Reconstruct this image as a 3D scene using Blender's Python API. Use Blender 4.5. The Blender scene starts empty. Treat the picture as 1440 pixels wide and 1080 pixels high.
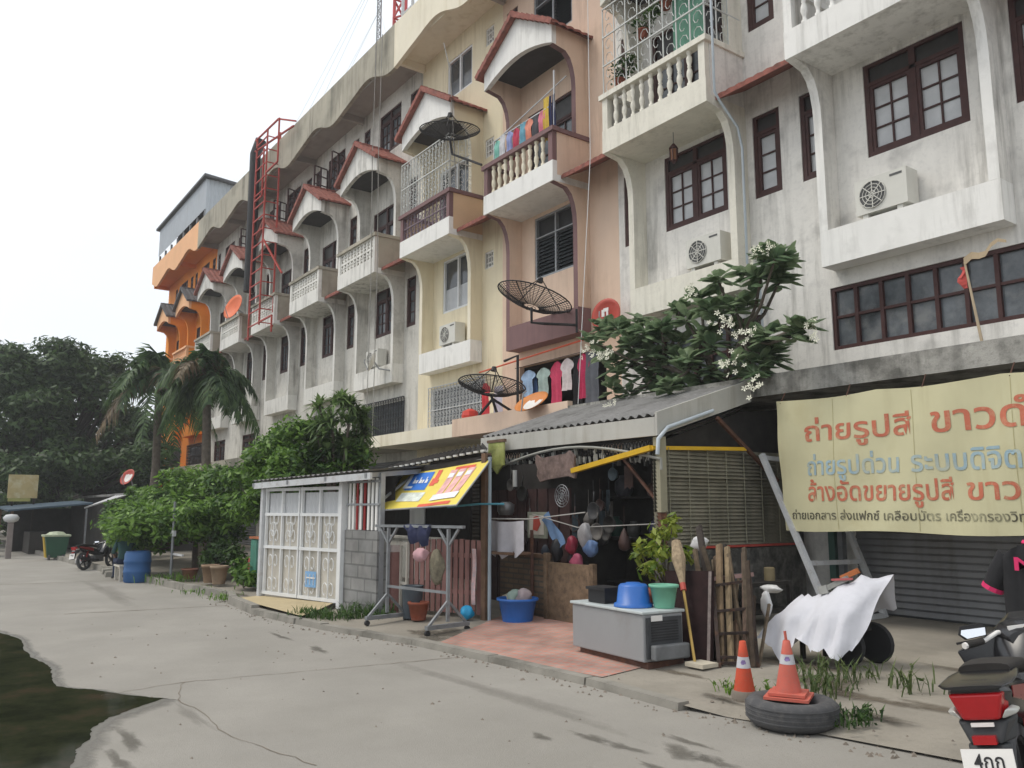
import bpy, math, random
from math import radians as R, sin, cos, pi, sqrt, atan2
from mathutils import Vector as V, Matrix
random.seed(7)
S = bpy.context.scene
COL = S.collection
# ---------------------------------------------------------------- camera
PITCH, YAW = 8.5428, 35.490
fh = V((-cos(R(YAW)), sin(R(YAW)), 0)); rt = V((sin(R(YAW)), cos(R(YAW)), 0))
fwd = fh*cos(R(PITCH)) + V((0, 0, 1))*sin(R(PITCH)); upv = rt.cross(fwd)
cd = bpy.data.cameras.new('camera'); cam = bpy.data.objects.new('camera', cd); COL.objects.link(cam)
cam.matrix_world = Matrix((rt, upv, -fwd)).transposed().to_4x4()
cam.location = (0, 0, 1.6)
cd.sensor_width = 36; cd.lens = 1165/1440*36; cd.clip_start = .05; cd.clip_end = 3000
S.camera = cam
# ---------------------------------------------------------------- sky, sun, exposure
W = bpy.data.worlds.new('World'); S.world = W; W.use_nodes = True
wn, wl = W.node_tree.nodes, W.node_tree.links
bg = wn['Background']; bg.inputs[1].default_value = .15
sky = wn.new('ShaderNodeTexSky'); sky.sky_type = 'NISHITA'; sky.sun_disc = False
SUN_EL, SUN_AZ = R(58), atan2(-.55, -.75)
sky.sun_elevation = SUN_EL; sky.sun_rotation = SUN_AZ
sky.air_density = 1; sky.dust_density = 3
tc = wn.new('ShaderNodeTexCoord'); mp = wn.new('ShaderNodeMapping'); mp.inputs['Scale'].default_value = (1, 1, 2.6)
nz = wn.new('ShaderNodeTexNoise'); nz.inputs['Scale'].default_value = 1.6; nz.inputs['Detail'].default_value = 5
cr = wn.new('ShaderNodeMapRange'); cr.inputs[1].default_value = .3; cr.inputs[2].default_value = .7
cl = wn.new('ShaderNodeMix'); cl.data_type = 'RGBA'
cl.inputs[6].default_value = (4.9, 5.2, 5.5, 1); cl.inputs[7].default_value = (5.6, 5.72, 5.8, 1)
mx = wn.new('ShaderNodeMix'); mx.data_type = 'RGBA'; mx.inputs[0].default_value = .9     # thin overcast over the blue sky
wl.new(tc.outputs['Generated'], mp.inputs[0]); wl.new(mp.outputs[0], nz.inputs[0]); wl.new(nz.outputs[0], cr.inputs[0])
wl.new(cr.outputs[0], cl.inputs[0]); wl.new(sky.outputs[0], mx.inputs[6]); wl.new(cl.outputs[2], mx.inputs[7])
wl.new(mx.outputs[2], bg.inputs[0])
sl = bpy.data.lights.new('sun', 'SUN'); sl.energy = 1.25; sl.angle = R(25); sl.color = (1, .94, .84)
so = bpy.data.objects.new('sun', sl); COL.objects.link(so)
sd = V((sin(SUN_AZ)*cos(SUN_EL), cos(SUN_AZ)*cos(SUN_EL), sin(SUN_EL)))
so.rotation_euler = sd.to_track_quat('Z', 'Y').to_euler(); so.location = (0, 0, 40)
S.view_settings.view_transform = 'Standard'; S.view_settings.look = 'None'
S.view_settings.exposure = 0.52; S.view_settings.gamma = 1
S.render.engine = 'CYCLES'
S.cycles.max_bounces = 8; S.cycles.transparent_max_bounces = 6
# ---------------------------------------------------------------- helpers
def lin(r, g, b):
    return tuple((c/255/12.92 if c <= 10 else ((c/255+.055)/1.055)**2.4) for c in (r, g, b))
class MB:
    """collects polygons and builds them as one mesh object"""
    def __init__(s): s.v = []; s.f = []; s.m = []; s.mi = 0
    def poly(s, *pts, m=None):
        i = len(s.v); s.v += [tuple(p) for p in pts]; s.f.append(tuple(range(i, i+len(pts)))); s.m.append(s.mi if m is None else m); return s
    def grid(s, rows, close=False):
        i = len(s.v); n = len(rows[0])
        for r_ in rows: s.v += [tuple(p) for p in r_]
        for a in range(len(rows)-1):
            for b in range(n if close else n-1):
                c = (b+1) % n
                s.f.append((i+a*n+b, i+a*n+c, i+(a+1)*n+c, i+(a+1)*n+b)); s.m.append(s.mi)
        return s
    def hexa(s, p):
        i = len(s.v); s.v += [tuple(q) for q in p]
        for f in ((0, 3, 2, 1), (4, 5, 6, 7), (0, 1, 5, 4), (1, 2, 6, 5), (2, 3, 7, 6), (3, 0, 4, 7)):
            s.f.append(tuple(i+k for k in f)); s.m.append(s.mi)
        return s
    def box(s, x0, x1, y0, y1, z0, z1):
        return s.hexa([(x0, y0, z0), (x1, y0, z0), (x1, y1, z0), (x0, y1, z0), (x0, y0, z1), (x1, y0, z1), (x1, y1, z1), (x0, y1, z1)])
    def bar(s, p, q, w, h=None, up=(0, 0, 1)):
        p, q = V(p), V(q); h = h or w; d = (q-p).normalized(); u = V(up)
        if abs(d.dot(u)) > .98: u = V((1, 0, 0))
        a = d.cross(u).normalized()*w/2; b = a.cross(d).normalized()*h/2
        return s.hexa([p-a-b, p+a-b, p+a+b, p-a+b, q-a-b, q+a-b, q+a+b, q-a+b])
    def tube(s, pts, r, n=6):
        pts = [V(p) for p in pts]; k = len(pts); rows = []
        rs = r if isinstance(r, (list, tuple)) else [r]*k
        ref = None
        for i, p in enumerate(pts):
            d = (pts[min(i+1, k-1)]-pts[max(i-1, 0)]).normalized()
            if ref is None: ref = V((0, 0, 1)) if abs(d.z) < .9 else V((1, 0, 0))
            a = d.cross(ref).normalized(); b = a.cross(d).normalized(); ref = b
            rows.append([p+(a*cos(t*2*pi/n)+b*sin(t*2*pi/n))*rs[i] for t in range(n)])
        s.grid(rows, True)
        s.poly(*rows[0][::-1]); s.poly(*rows[-1]); return s
    def lathe(s, prof, c=(0, 0, 0), n=14, ax='z', cap=True):
        def P(r, z, t):
            a, b = r*cos(t), r*sin(t)
            q = {'z': (a, b, z), 'x': (z, a, b), 'y': (a, z, b)}[ax]
            return (c[0]+q[0], c[1]+q[1], c[2]+q[2])
        rows = [[P(r, z, k*2*pi/n) for k in range(n)] for r, z in prof]
        s.grid(rows, True)
        if cap:
            if prof[0][0] > 1e-4: s.poly(*rows[0][::-1])
            if prof[-1][0] > 1e-4: s.poly(*rows[-1])
        return s
    def prism(s, pl, ax, a, b, em=None):
        def P(u, v, w): return {'x': (w, u, v), 'y': (u, w, v), 'z': (u, v, w)}[ax]
        n = len(pl); A = [P(u, v, a) for u, v in pl]; B = [P(u, v, b) for u, v in pl]
        s.poly(*A); s.poly(*B[::-1])
        for i in range(n):
            j = (i+1) % n; s.poly(A[i], B[i], B[j], A[j], m=(em(i) if em else None))
        return s
    def xf(s, M, i0=0):
        for i in range(i0, len(s.v)): s.v[i] = tuple(M @ V(s.v[i]))
        return s
    def build(s, name, mats, parent=None, smooth=False, base=None):
        me = bpy.data.meshes.new(name)
        o0 = ORG.get(parent.name, V()) if parent else V(base or (0, 0, 0))
        me.from_pydata([tuple(V(p)-o0) for p in s.v], [], s.f)
        ml = mats if isinstance(mats, (list, tuple)) else [mats]
        for m in ml: me.materials.append(m)
        if len(ml) > 1: me.polygons.foreach_set('material_index', s.m)
        if smooth: me.polygons.foreach_set('use_smooth', [True]*len(s.f))
        me.update()
        o = bpy.data.objects.new(name, me); COL.objects.link(o)
        if parent: o.parent = parent; ORG[o.name] = o0
        else: o.location = o0; ORG[o.name] = o0
        return o
ORG = {}
def bevel(o, w, seg=2):
    b = o.modifiers.new('bevel', 'BEVEL'); b.width = w; b.segments = seg; b.limit_method = 'ANGLE'; b.angle_limit = R(30)
    return o
def tag(o, label, cat, group=None, kind=None):
    o['label'] = label; o['category'] = cat
    if group: o['group'] = group
    if kind: o['kind'] = kind
    return o
def thing(name, label, cat, loc=(0, 0, 0), group=None, local=False):
    o = bpy.data.objects.new(name, None); COL.objects.link(o); o.location = loc; o.empty_display_size = .2
    ORG[o.name] = V((0, 0, 0)) if local else V(loc)
    return tag(o, label, cat, group)
def struct(name, mb, m, smooth=False):
    o = mb.build(name, m, smooth=smooth); o['kind'] = 'structure'; return o
def dup(root, loc, rz=0, label=None, group=None, sc=None):
    r = root.copy(); COL.objects.link(r); r.location = loc; r.rotation_euler = (0, 0, rz)
    if label: r['label'] = label
    if group: r['group'] = group
    if sc: r.scale = (sc,)*3
    for ch in list(root.children):
        c = ch.copy(); COL.objects.link(c); c.parent = r
        for g in list(ch.children):
            d = g.copy(); COL.objects.link(d); d.parent = c
    return r
# ---------------------------------------------------------------- materials
def mat(name, col, rough=.8, var=.12, scale=4, metal=0, bump=0, bscale=40, spec=.3, stain=None, streak=None, sub=None, grime=None):
    """stain / streak / grime = (colour, amount 0-1, scale): blotches, vertical run marks, fine speckle"""
    m = bpy.data.materials.new(name); m.use_nodes = True
    n, l = m.node_tree.nodes, m.node_tree.links; b = n['Principled BSDF']
    g = n.new('ShaderNodeNewGeometry')
    def noise(sc, det=4, vec=None, rg=.6):
        t = n.new('ShaderNodeTexNoise'); t.inputs['Scale'].default_value = sc; t.inputs['Detail'].default_value = det; t.inputs['Roughness'].default_value = rg
        l.new(vec or g.outputs['Position'], t.inputs['Vector']); return t.outputs[0]
    def mrange(x, a, c, to=1):
        t = n.new('ShaderNodeMapRange'); t.inputs[1].default_value = a; t.inputs[2].default_value = c; t.inputs[4].default_value = to
        l.new(x, t.inputs[0]); return t.outputs[0]
    def mix(f, a, c):
        t = n.new('ShaderNodeMix'); t.data_type = 'RGBA'; l.new(f, t.inputs[0])
        for k, x in ((6, a), (7, c)):
            if isinstance(x, tuple): t.inputs[k].default_value = (*x, 1)
            else: l.new(x, t.inputs[k])
        return t.outputs[2]
    cur = mix(mrange(noise(scale), .3, .7), tuple(c*(1-var) for c in col), tuple(min(c*(1+var), .95) for c in col))
    if stain:
        c, a, sc = stain; cur = mix(mrange(noise(sc, 6), .62-a*.25, .72-a*.1, min(1, a*1.3)), cur, c)
    if streak:
        c, a, sc = streak; mpn = n.new('ShaderNodeMapping'); mpn.inputs['Scale'].default_value = (sc, sc, sc*.09)
        l.new(g.outputs['Position'], mpn.inputs[0]); f1 = mrange(noise(1, 5, mpn.outputs[0], .65), .48, .70, min(1, a*1.7)); f2 = mrange(noise(.55, 3), .36, .62)
        mm_ = n.new('ShaderNodeMath'); mm_.operation = 'MULTIPLY'; l.new(f1, mm_.inputs[0]); l.new(f2, mm_.inputs[1]); cur = mix(mm_.outputs[0], cur, c)
    if grime:
        c, a, sc = grime; cur = mix(mrange(noise(sc, 8, None, .7), .5, .7, a), cur, c)
    l.new(cur, b.inputs['Base Color'])
    b.inputs['Roughness'].default_value = rough; b.inputs['Metallic'].default_value = metal; b.inputs['Specular IOR Level'].default_value = spec
    if bump:
        bp = n.new('ShaderNodeBump'); bp.inputs['Strength'].default_value = bump; bp.inputs['Distance'].default_value = .02
        l.new(noise(bscale, 5), bp.inputs['Height']); l.new(bp.outputs[0], b.inputs['Normal'])
    return m
def brickmat(name, c1, c2, mortar, sx, sz, axes='xz', rough=.85, off=.5, ms=.02):
    m = bpy.data.materials.new(name); m.use_nodes = True
    n, l = m.node_tree.nodes, m.node_tree.links; b = n['Principled BSDF']
    g = n.new('ShaderNodeNewGeometry'); sp = n.new('ShaderNodeSeparateXYZ'); cb = n.new('ShaderNodeCombineXYZ'); l.new(g.outputs['Position'], sp.inputs[0])
    l.new(sp.outputs[axes[0].upper()], cb.inputs[0]); l.new(sp.outputs[axes[1].upper()], cb.inputs[1])
    t = n.new('ShaderNodeTexBrick'); l.new(cb.outputs[0], t.inputs[0])
    t.inputs['Color1'].default_value = (*c1, 1); t.inputs['Color2'].default_value = (*c2, 1); t.inputs['Mortar'].default_value = (*mortar, 1)
    t.inputs['Scale'].default_value = 1; t.inputs['Brick Width'].default_value = sx; t.inputs['Row Height'].default_value = sz
    t.inputs['Mortar Size'].default_value = ms; t.offset = off
    z = n.new('ShaderNodeTexNoise'); z.inputs['Scale'].default_value = 3; z.inputs['Detail'].default_value = 8; l.new(g.outputs['Position'], z.inputs[0])
    r = n.new('ShaderNodeMapRange'); r.inputs[1].default_value = .35; r.inputs[2].default_value = .7; r.inputs[3].default_value = .65; r.inputs[4].default_value = 1.1; l.new(z.outputs[0], r.inputs[0])
    mu = n.new('ShaderNodeMix'); mu.data_type = 'RGBA'; mu.blend_type = 'MULTIPLY'; mu.inputs[0].default_value = 1
    l.new(t.outputs[0], mu.inputs[6]); l.new(r.outputs[0], mu.inputs[7]); l.new(mu.outputs[2], b.inputs['Base Color'])
    b.inputs['Roughness'].default_value = rough
    bp = n.new('ShaderNodeBump'); bp.inputs['Strength'].default_value = .5; bp.inputs['Distance'].default_value = .01; l.new(t.outputs[1], bp.inputs['Height']); bp.invert = True
    l.new(bp.outputs[0], b.inputs['Normal']); return m
def leafmat(name, c1, c2, rough=.5):
    m = bpy.data.materials.new(name); m.use_nodes = True
    n, l = m.node_tree.nodes, m.node_tree.links; b = n['Principled BSDF']
    g = n.new('ShaderNodeNewGeometry'); z = n.new('ShaderNodeTexNoise'); z.inputs['Scale'].default_value = 1.3; z.inputs['Detail'].default_value = 4; l.new(g.outputs['Position'], z.inputs[0])
    ad = n.new('ShaderNodeMath'); ad.operation = 'ADD'; l.new(z.outputs[0], ad.inputs[0])
    ml = n.new('ShaderNodeMath'); ml.operation = 'MULTIPLY_ADD'; ml.inputs[1].default_value = .5; ml.inputs[2].default_value = -.25; l.new(g.outputs['Random Per Island'], ml.inputs[0]); l.new(ml.outputs[0], ad.inputs[1])
    r = n.new('ShaderNodeMapRange'); r.inputs[1].default_value = .25; r.inputs[2].default_value = .8; l.new(ad.outputs[0], r.inputs[0])
    mx = n.new('ShaderNodeMix'); mx.data_type = 'RGBA'; mx.inputs[6].default_value = (*c1, 1); mx.inputs[7].default_value = (*c2, 1); l.new(r.outputs[0], mx.inputs[0])
    l.new(mx.outputs[2], b.inputs['Base Color']); b.inputs['Roughness'].default_value = rough; b.inputs['Specular IOR Level'].default_value = .35
    tr = n.new('ShaderNodeBsdfTranslucent'); l.new(mx.outputs[2], tr.inputs[0])
    ms = n.new('ShaderNodeMixShader'); ms.inputs[0].default_value = .4; l.new(b.outputs[0], ms.inputs[1]); l.new(tr.outputs[0], ms.inputs[2])
    l.new(ms.outputs[0], n['Material Output'].inputs[0]); return m
def softmat(name, col, amount=1, rough=.9, scale=9):
    # a stain with a soft, broken edge: its strength comes from the mesh's 'fade' attribute and noise
    m = bpy.data.materials.new(name); m.use_nodes = True; n, l = m.node_tree.nodes, m.node_tree.links; b = n['Principled BSDF']
    b.inputs['Base Color'].default_value = (*col, 1); b.inputs['Roughness'].default_value = rough
    a = n.new('ShaderNodeAttribute'); a.attribute_name = 'fade'; g = n.new('ShaderNodeNewGeometry'); z = n.new('ShaderNodeTexNoise'); z.inputs['Scale'].default_value = scale; z.inputs['Detail'].default_value = 7; z.inputs['Roughness'].default_value = .7; l.new(g.outputs['Position'], z.inputs[0])
    ad = n.new('ShaderNodeMath'); ad.operation = 'ADD'; l.new(a.outputs['Fac'], ad.inputs[0]); l.new(z.outputs[0], ad.inputs[1])
    r = n.new('ShaderNodeMapRange'); r.inputs[1].default_value = .62; r.inputs[2].default_value = 1.15; r.inputs[4].default_value = amount; l.new(ad.outputs[0], r.inputs[0])
    t = n.new('ShaderNodeBsdfTransparent'); ms = n.new('ShaderNodeMixShader'); l.new(r.outputs[0], ms.inputs[0]); l.new(t.outputs[0], ms.inputs[1]); l.new(b.outputs[0], ms.inputs[2]); l.new(ms.outputs[0], n['Material Output'].inputs[0]); return m
MOLD = (.045, .045, .04); DIRT = (.13, .11, .085)
white_wall = mat('weathered_white_wall', (.73, .71, .67), .85, .06, 2, bump=.15, stain=((.27, .26, .25), .36, 1.6), streak=((.22, .21, .19), .42, 6), grime=((.4, .39, .38), .3, 14))
cream_white = mat('cream_white_paint', (.74, .71, .62), .8, .05, 2, bump=.1, streak=((.3, .28, .22), .35, 6), grime=((.4, .38, .33), .25, 10))
trim_white = mat('white_trim_paint', (.80, .79, .76), .8, .05, 2, bump=.1, streak=((.33, .32, .29), .35, 6), stain=((.4, .39, .37), .25, 2))
grey_wall = mat('grey_white_wall', (.63, .61, .56), .85, .08, 1.5, bump=.15, stain=((.27, .25, .22), .42, 1.1), streak=((.2, .185, .155), .6, 5), grime=((.24, .23, .21), .35, 12))
grey_trim = mat('grey_white_trim', (.74, .725, .68), .85, .06, 1.5, stain=((.28, .27, .25), .35, 1.5), streak=((.2, .19, .17), .5, 6))
dirty_conc = mat('dirty_parapet_concrete', (.40, .37, .30), .9, .12, .8, bump=.2, stain=((.2, .19, .15), .5, .7), streak=((.12, .11, .09), .6, 4))
soffit_mat = mat('soffit_concrete', (.34, .31, .28), .9, .1, 1, stain=((.2, .18, .16), .4, .9))
peach = mat('peach_paint', (.70, .53, .41), .8, .05, 1.5, streak=((.45, .31, .22), .45, 5), stain=((.56, .42, .32), .3, 1.2))
peach_deep = mat('deep_peach_paint', (.64, .45, .33), .8, .05, 1.5)
mauve = mat('mauve_paint', (.20, .115, .115), .75, .08, 2, streak=((.1, .07, .07), .3, 6))
yellow_wall = mat('cream_yellow_paint', (.74, .66, .48), .8, .05, 1.5, streak=((.45, .36, .22), .4, 5))
pale_yellow = mat('pale_cream_paint', (.78, .72, .58), .8, .05, 1.5, streak=((.5, .42, .26), .45, 4))
tan_side = mat('tan_paint', (.64, .46, .29), .8, .06, 1.5)
orange = mat('orange_paint', (.82, .27, .02), .7, .06, 1)
orange_pale = mat('pale_orange_paint', (.84, .47, .25), .75, .06, 1)
tile_red = mat('red_roof_tile', (.26, .092, .07), .8, .35, 9, stain=((.09, .07, .06), .35, 3))
tile_grey = mat('grey_roof_tile', (.10, .10, .105), .8, .2, 9)
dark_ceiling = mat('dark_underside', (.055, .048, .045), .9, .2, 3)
brown_frame = mat('dark_brown_wood', (.055, .022, .02), .6, .2, 8)
black_frame = mat('black_frame', (.018, .017, .018), .5, .2, 8)
white_frame = mat('white_metal_frame', (.68, .69, .69), .5, .05, 5)
grey_glass = mat('curtained_glass', (.44, .45, .46), .25, .12, 3, spec=.5)
dark_glass = mat('dark_glass', (.05, .055, .06), .12, .25, 2.5, spec=.6)
blue_glass = mat('blue_grey_glass', (.085, .095, .105), .2, .5, 2.6, spec=.5, grime=((.16, .17, .18), .5, 5), stain=((.24, .24, .23), .4, 2.2))
transom_dark = mat('transom_dark', (.035, .033, .032), .35, .25, 6)
ac_white = mat('ac_white_plastic', (.62, .61, .56), .55, .05, 3, streak=((.35, .33, .28), .3, 9))
ac_dark = mat('ac_fan_dark', (.09, .09, .09), .6, .1, 5)
mesh_dark = mat('dark_dish_metal', (.035, .034, .036), .6, .15, 5, metal=.3)
rust = mat('rusty_steel', (.10, .05, .035), .8, .3, 12, stain=((.2, .08, .04), .4, 9))
steel = mat('galvanised_steel', (.30, .31, .32), .5, .15, 6, metal=.4)
pale_steel = mat('pale_painted_steel', (.50, .51, .52), .6, .1, 6, stain=((.22, .13, .08), .25, 8))
concrete = mat('road_concrete', (.298, .281, .252), .9, .1, .7, bump=.45, bscale=110, stain=((.255, .24, .212), .5, .5), streak=((.265, .25, .222), .5, 1.1), grime=((.225, .21, .185), .5, 40))
yard_conc = mat('yard_concrete', (.27, .245, .205), .9, .12, 1.2, bump=.3, bscale=60, stain=((.17, .155, .13), .5, .9), grime=((.2, .18, .15), .5, 22))
kerb_conc = mat('kerb_concrete', (.25, .235, .205), .9, .15, 3, bump=.3, stain=((.1, .095, .08), .5, 2))
mold_conc = mat('mouldy_concrete', (.36, .35, .32), .9, .15, 4, bump=.3, stain=((.07, .068, .06), .62, 2.2), streak=((.05, .05, .045), .85, 5), grime=((.1, .1, .09), .6, 16))
tan_ramp = mat('tan_ramp_paint', (.44, .36, .22), .9, .1, 2, stain=((.3, .24, .15), .4, 2))
soil = mat('dark_soil', (.06, .05, .038), .95, .3, 6, bump=.4)
# ================================================================ the row of shophouses
WY, FY, BY, UW = 11.2, 10.2, 10.85, 4.15
def window(par, x0, x1, z0, z1, st, y=WY):
    f = MB(); g = MB(); w = x1-x0; h = z1-z0; ya, yb = y+.02, y+.11
    def B(a, b, c, d, t=0): f.box(a, b, ya+t, yb, c, d)
    def quad(a, b, c, d, m=0, t=.08): g.poly((a, y+t, c), (b, y+t, c), (b, y+t, d), (a, y+t, d), m=m)
    e = .002
    if st in ('brown', 'brown_dark', 'narrow', 'narrow_dark'):
        b = .075
        B(x0+e, x0+b, z0+e, z1-e); B(x1-b, x1-e, z0+e, z1-e); B(x0+b, x1-b, z0+e, z0+b); B(x0+b, x1-b, z1-b*.7, z1-e)
        zt = z0+h*.76; B(x0+b, x1-b, zt, zt+.06)
        nl = 2 if w > 1 else 1; lw = (w-2*b-(.09 if nl == 2 else 0))/nl
        if nl == 2: B(x0+b+lw, x1-b-lw, z0+b, z1-b*.7)
        for k in range(nl):
            a = x0+b+k*(lw+.09); s = .05; c = a+lw
            B(a, a+s, z0+b, zt, .012); B(c-s, c, z0+b, zt, .012); B(a+s, c-s, z0+b, z0+b+s, .012); B(a+s, c-s, zt-s, zt, .012)
            nc = 2 if nl == 2 else 1
            for i in range(1, nc): B(a+lw*i/nc-.012, a+lw*i/nc+.012, z0+b+s, zt-s, .03)
            for j in (1, 2):
                zz = z0+b+s+(zt-z0-b-2*s)*j/3; B(a+s, c-s, zz-.012, zz+.012, .034)
        quad(x0+b, x1-b, z0+b, zt, 0); quad(x0+b, x1-b, zt+.06, z1-.05, 1, .07)
        lower = grey_glass if 'dark' not in st else blue_glass
        fo = f.build('window', brown_frame, par); g.build('pane', [lower, transom_dark], fo)
    elif st == 'louver':
        b = .05
        B(x0+e, x0+b, z0+e, z1-e); B(x1-b, x1-e, z0+e, z1-e); B(x0+b, x1-b, z0+e, z0+b); B(x0+b, x1-b, z1-b, z1-e)
        xm = (x0+x1)/2; B(xm-.025, xm+.025, z0+b, z1-b); zt = z0+h*.66; B(x0+b, xm-.025, zt, zt+.03); B(xm+.025, x1-b, zt, zt+.03)
        fo = f.build('window', steel if h < 1.7 else black_frame, par)
        n = int(h*.66/.085)
        for i in range(n):
            z = z0+b+i*(zt-z0-b)/n
            g.poly((x0+b, y+.03, z), (x1-b, y+.03, z), (x1-b, y+.08, z+.075), (x0+b, y+.08, z+.075), m=1)
        quad(x0+b, x1-b, z0+b, z1-b, 0, .1); g.build('pane', [black_frame, dark_glass], fo)
    elif st == 'white':
        b = .06
        B(x0+e, x0+b, z0+e, z1-e); B(x1-b, x1-e, z0+e, z1-e); B(x0+b, x1-b, z0+e, z0+b); B(x0+b, x1-b, z1-b, z1-e)
        xm = (x0+x1)/2; B(xm-.035, xm+.035, z0+b, z1-b)
        quad(x0+b, x1-b, z0+b, z0+h*.45, 1); quad(x0+b, x1-b, z0+h*.45, z1-b, 0)
        fo = f.build('window', white_frame, par); g.build('pane', [dark_glass, blue_glass if h < 1.2 else grey_glass], fo)
    elif st == 'vent':
        b = .05
        B(x0+e, x0+b, z0+e, z1-e); B(x1-b, x1-e, z0+e, z1-e); B(x0+b, x1-b, z0+e, z0+b); B(x0+b, x1-b, z1-b, z1-e)
        for i in range(1, 3): B(x0+w*i/3-.015, x0+w*i/3+.015, z0+b, z1-b)
        for i in range(1, 3): B(x0+b, x1-b, z0+h*i/3-.015, z0+h*i/3+.015, .01)
        quad(x0+b, x1-b, z0+b, z1-b, 0); fo = f.build('window', grey_trim, par); g.build('pane', blue_glass, fo)
    elif st == 'strip':
        b = .06; n = max(2, round(w/.4))
        B(x0+e, x0+b, z0+e, z1-e); B(x1-b, x1-e, z0+e, z1-e); B(x0+b, x1-b, z0+e, z0+b); B(x0+b, x1-b, z1-b, z1-e)
        for i in range(1, n): B(x0+w*i/n-.028, x0+w*i/n+.028, z0+b, z1-b, .004)
        B(x0+b, x1-b, z0+h*.52-.02, z0+h*.52+.02, .012)
        quad(x0+b, x1-b, z0+b, z1-b, 0); fo = f.build('window', brown_frame, par); g.build('pane', blue_glass, fo)
    elif st in ('grille', 'grille_white'):
        b = .05
        B(x0+e, x0+b, z0+e, z1-e); B(x1-b, x1-e, z0+e, z1-e); B(x0+b, x1-b, z0+e, z0+b); B(x0+b, x1-b, z1-b, z1-e)
        quad(x0+b, x1-b, z0+b, z1-b, 0)
        fo = f.build('window', grey_trim if st == 'grille' else white_frame, par); g.build('pane', blue_glass, fo)
        gr = MB(); ironwork(gr, x0-.05, x1+.05, z0-.03, z1+.03, y-.06, .16, .011)
        gr.build('security_grille', mesh_dark if st == 'grille' else pale_steel, par)
    return fo
def ironwork(m, x0, x1, z0, z1, y, step, r, curl=True, horiz=2):
    """wrought iron: uprights, rails and S curls"""
    n = max(2, round((x1-x0)/step))
    for i in range(n+1):
        x = x0+(x1-x0)*i/n; m.bar((x, y, z0), (x, y, z1), r*1.6)
    for j in range(horiz+1):
        z = z0+(z1-z0)*j/horiz; m.bar((x0, y-.012, z), (x1, y-.012, z), r*2)
    if curl:
        for i in range(n):
            xc = x0+(x1-x0)*(i+.5)/n; rr = (x1-x0)/n*.36; zc = z0+rr
            while zc < z1-rr*.5:
                s = 1 if int(zc*20) % 2 else -1
                m.tube([(xc+s*rr*cos(t)*(1-t/9), y-.004, zc+rr*1.25*sin(t)*(1-t/12)) for t in [k*.8 for k in range(8)]], r*.7, 4)
                zc += rr*2.6
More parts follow.
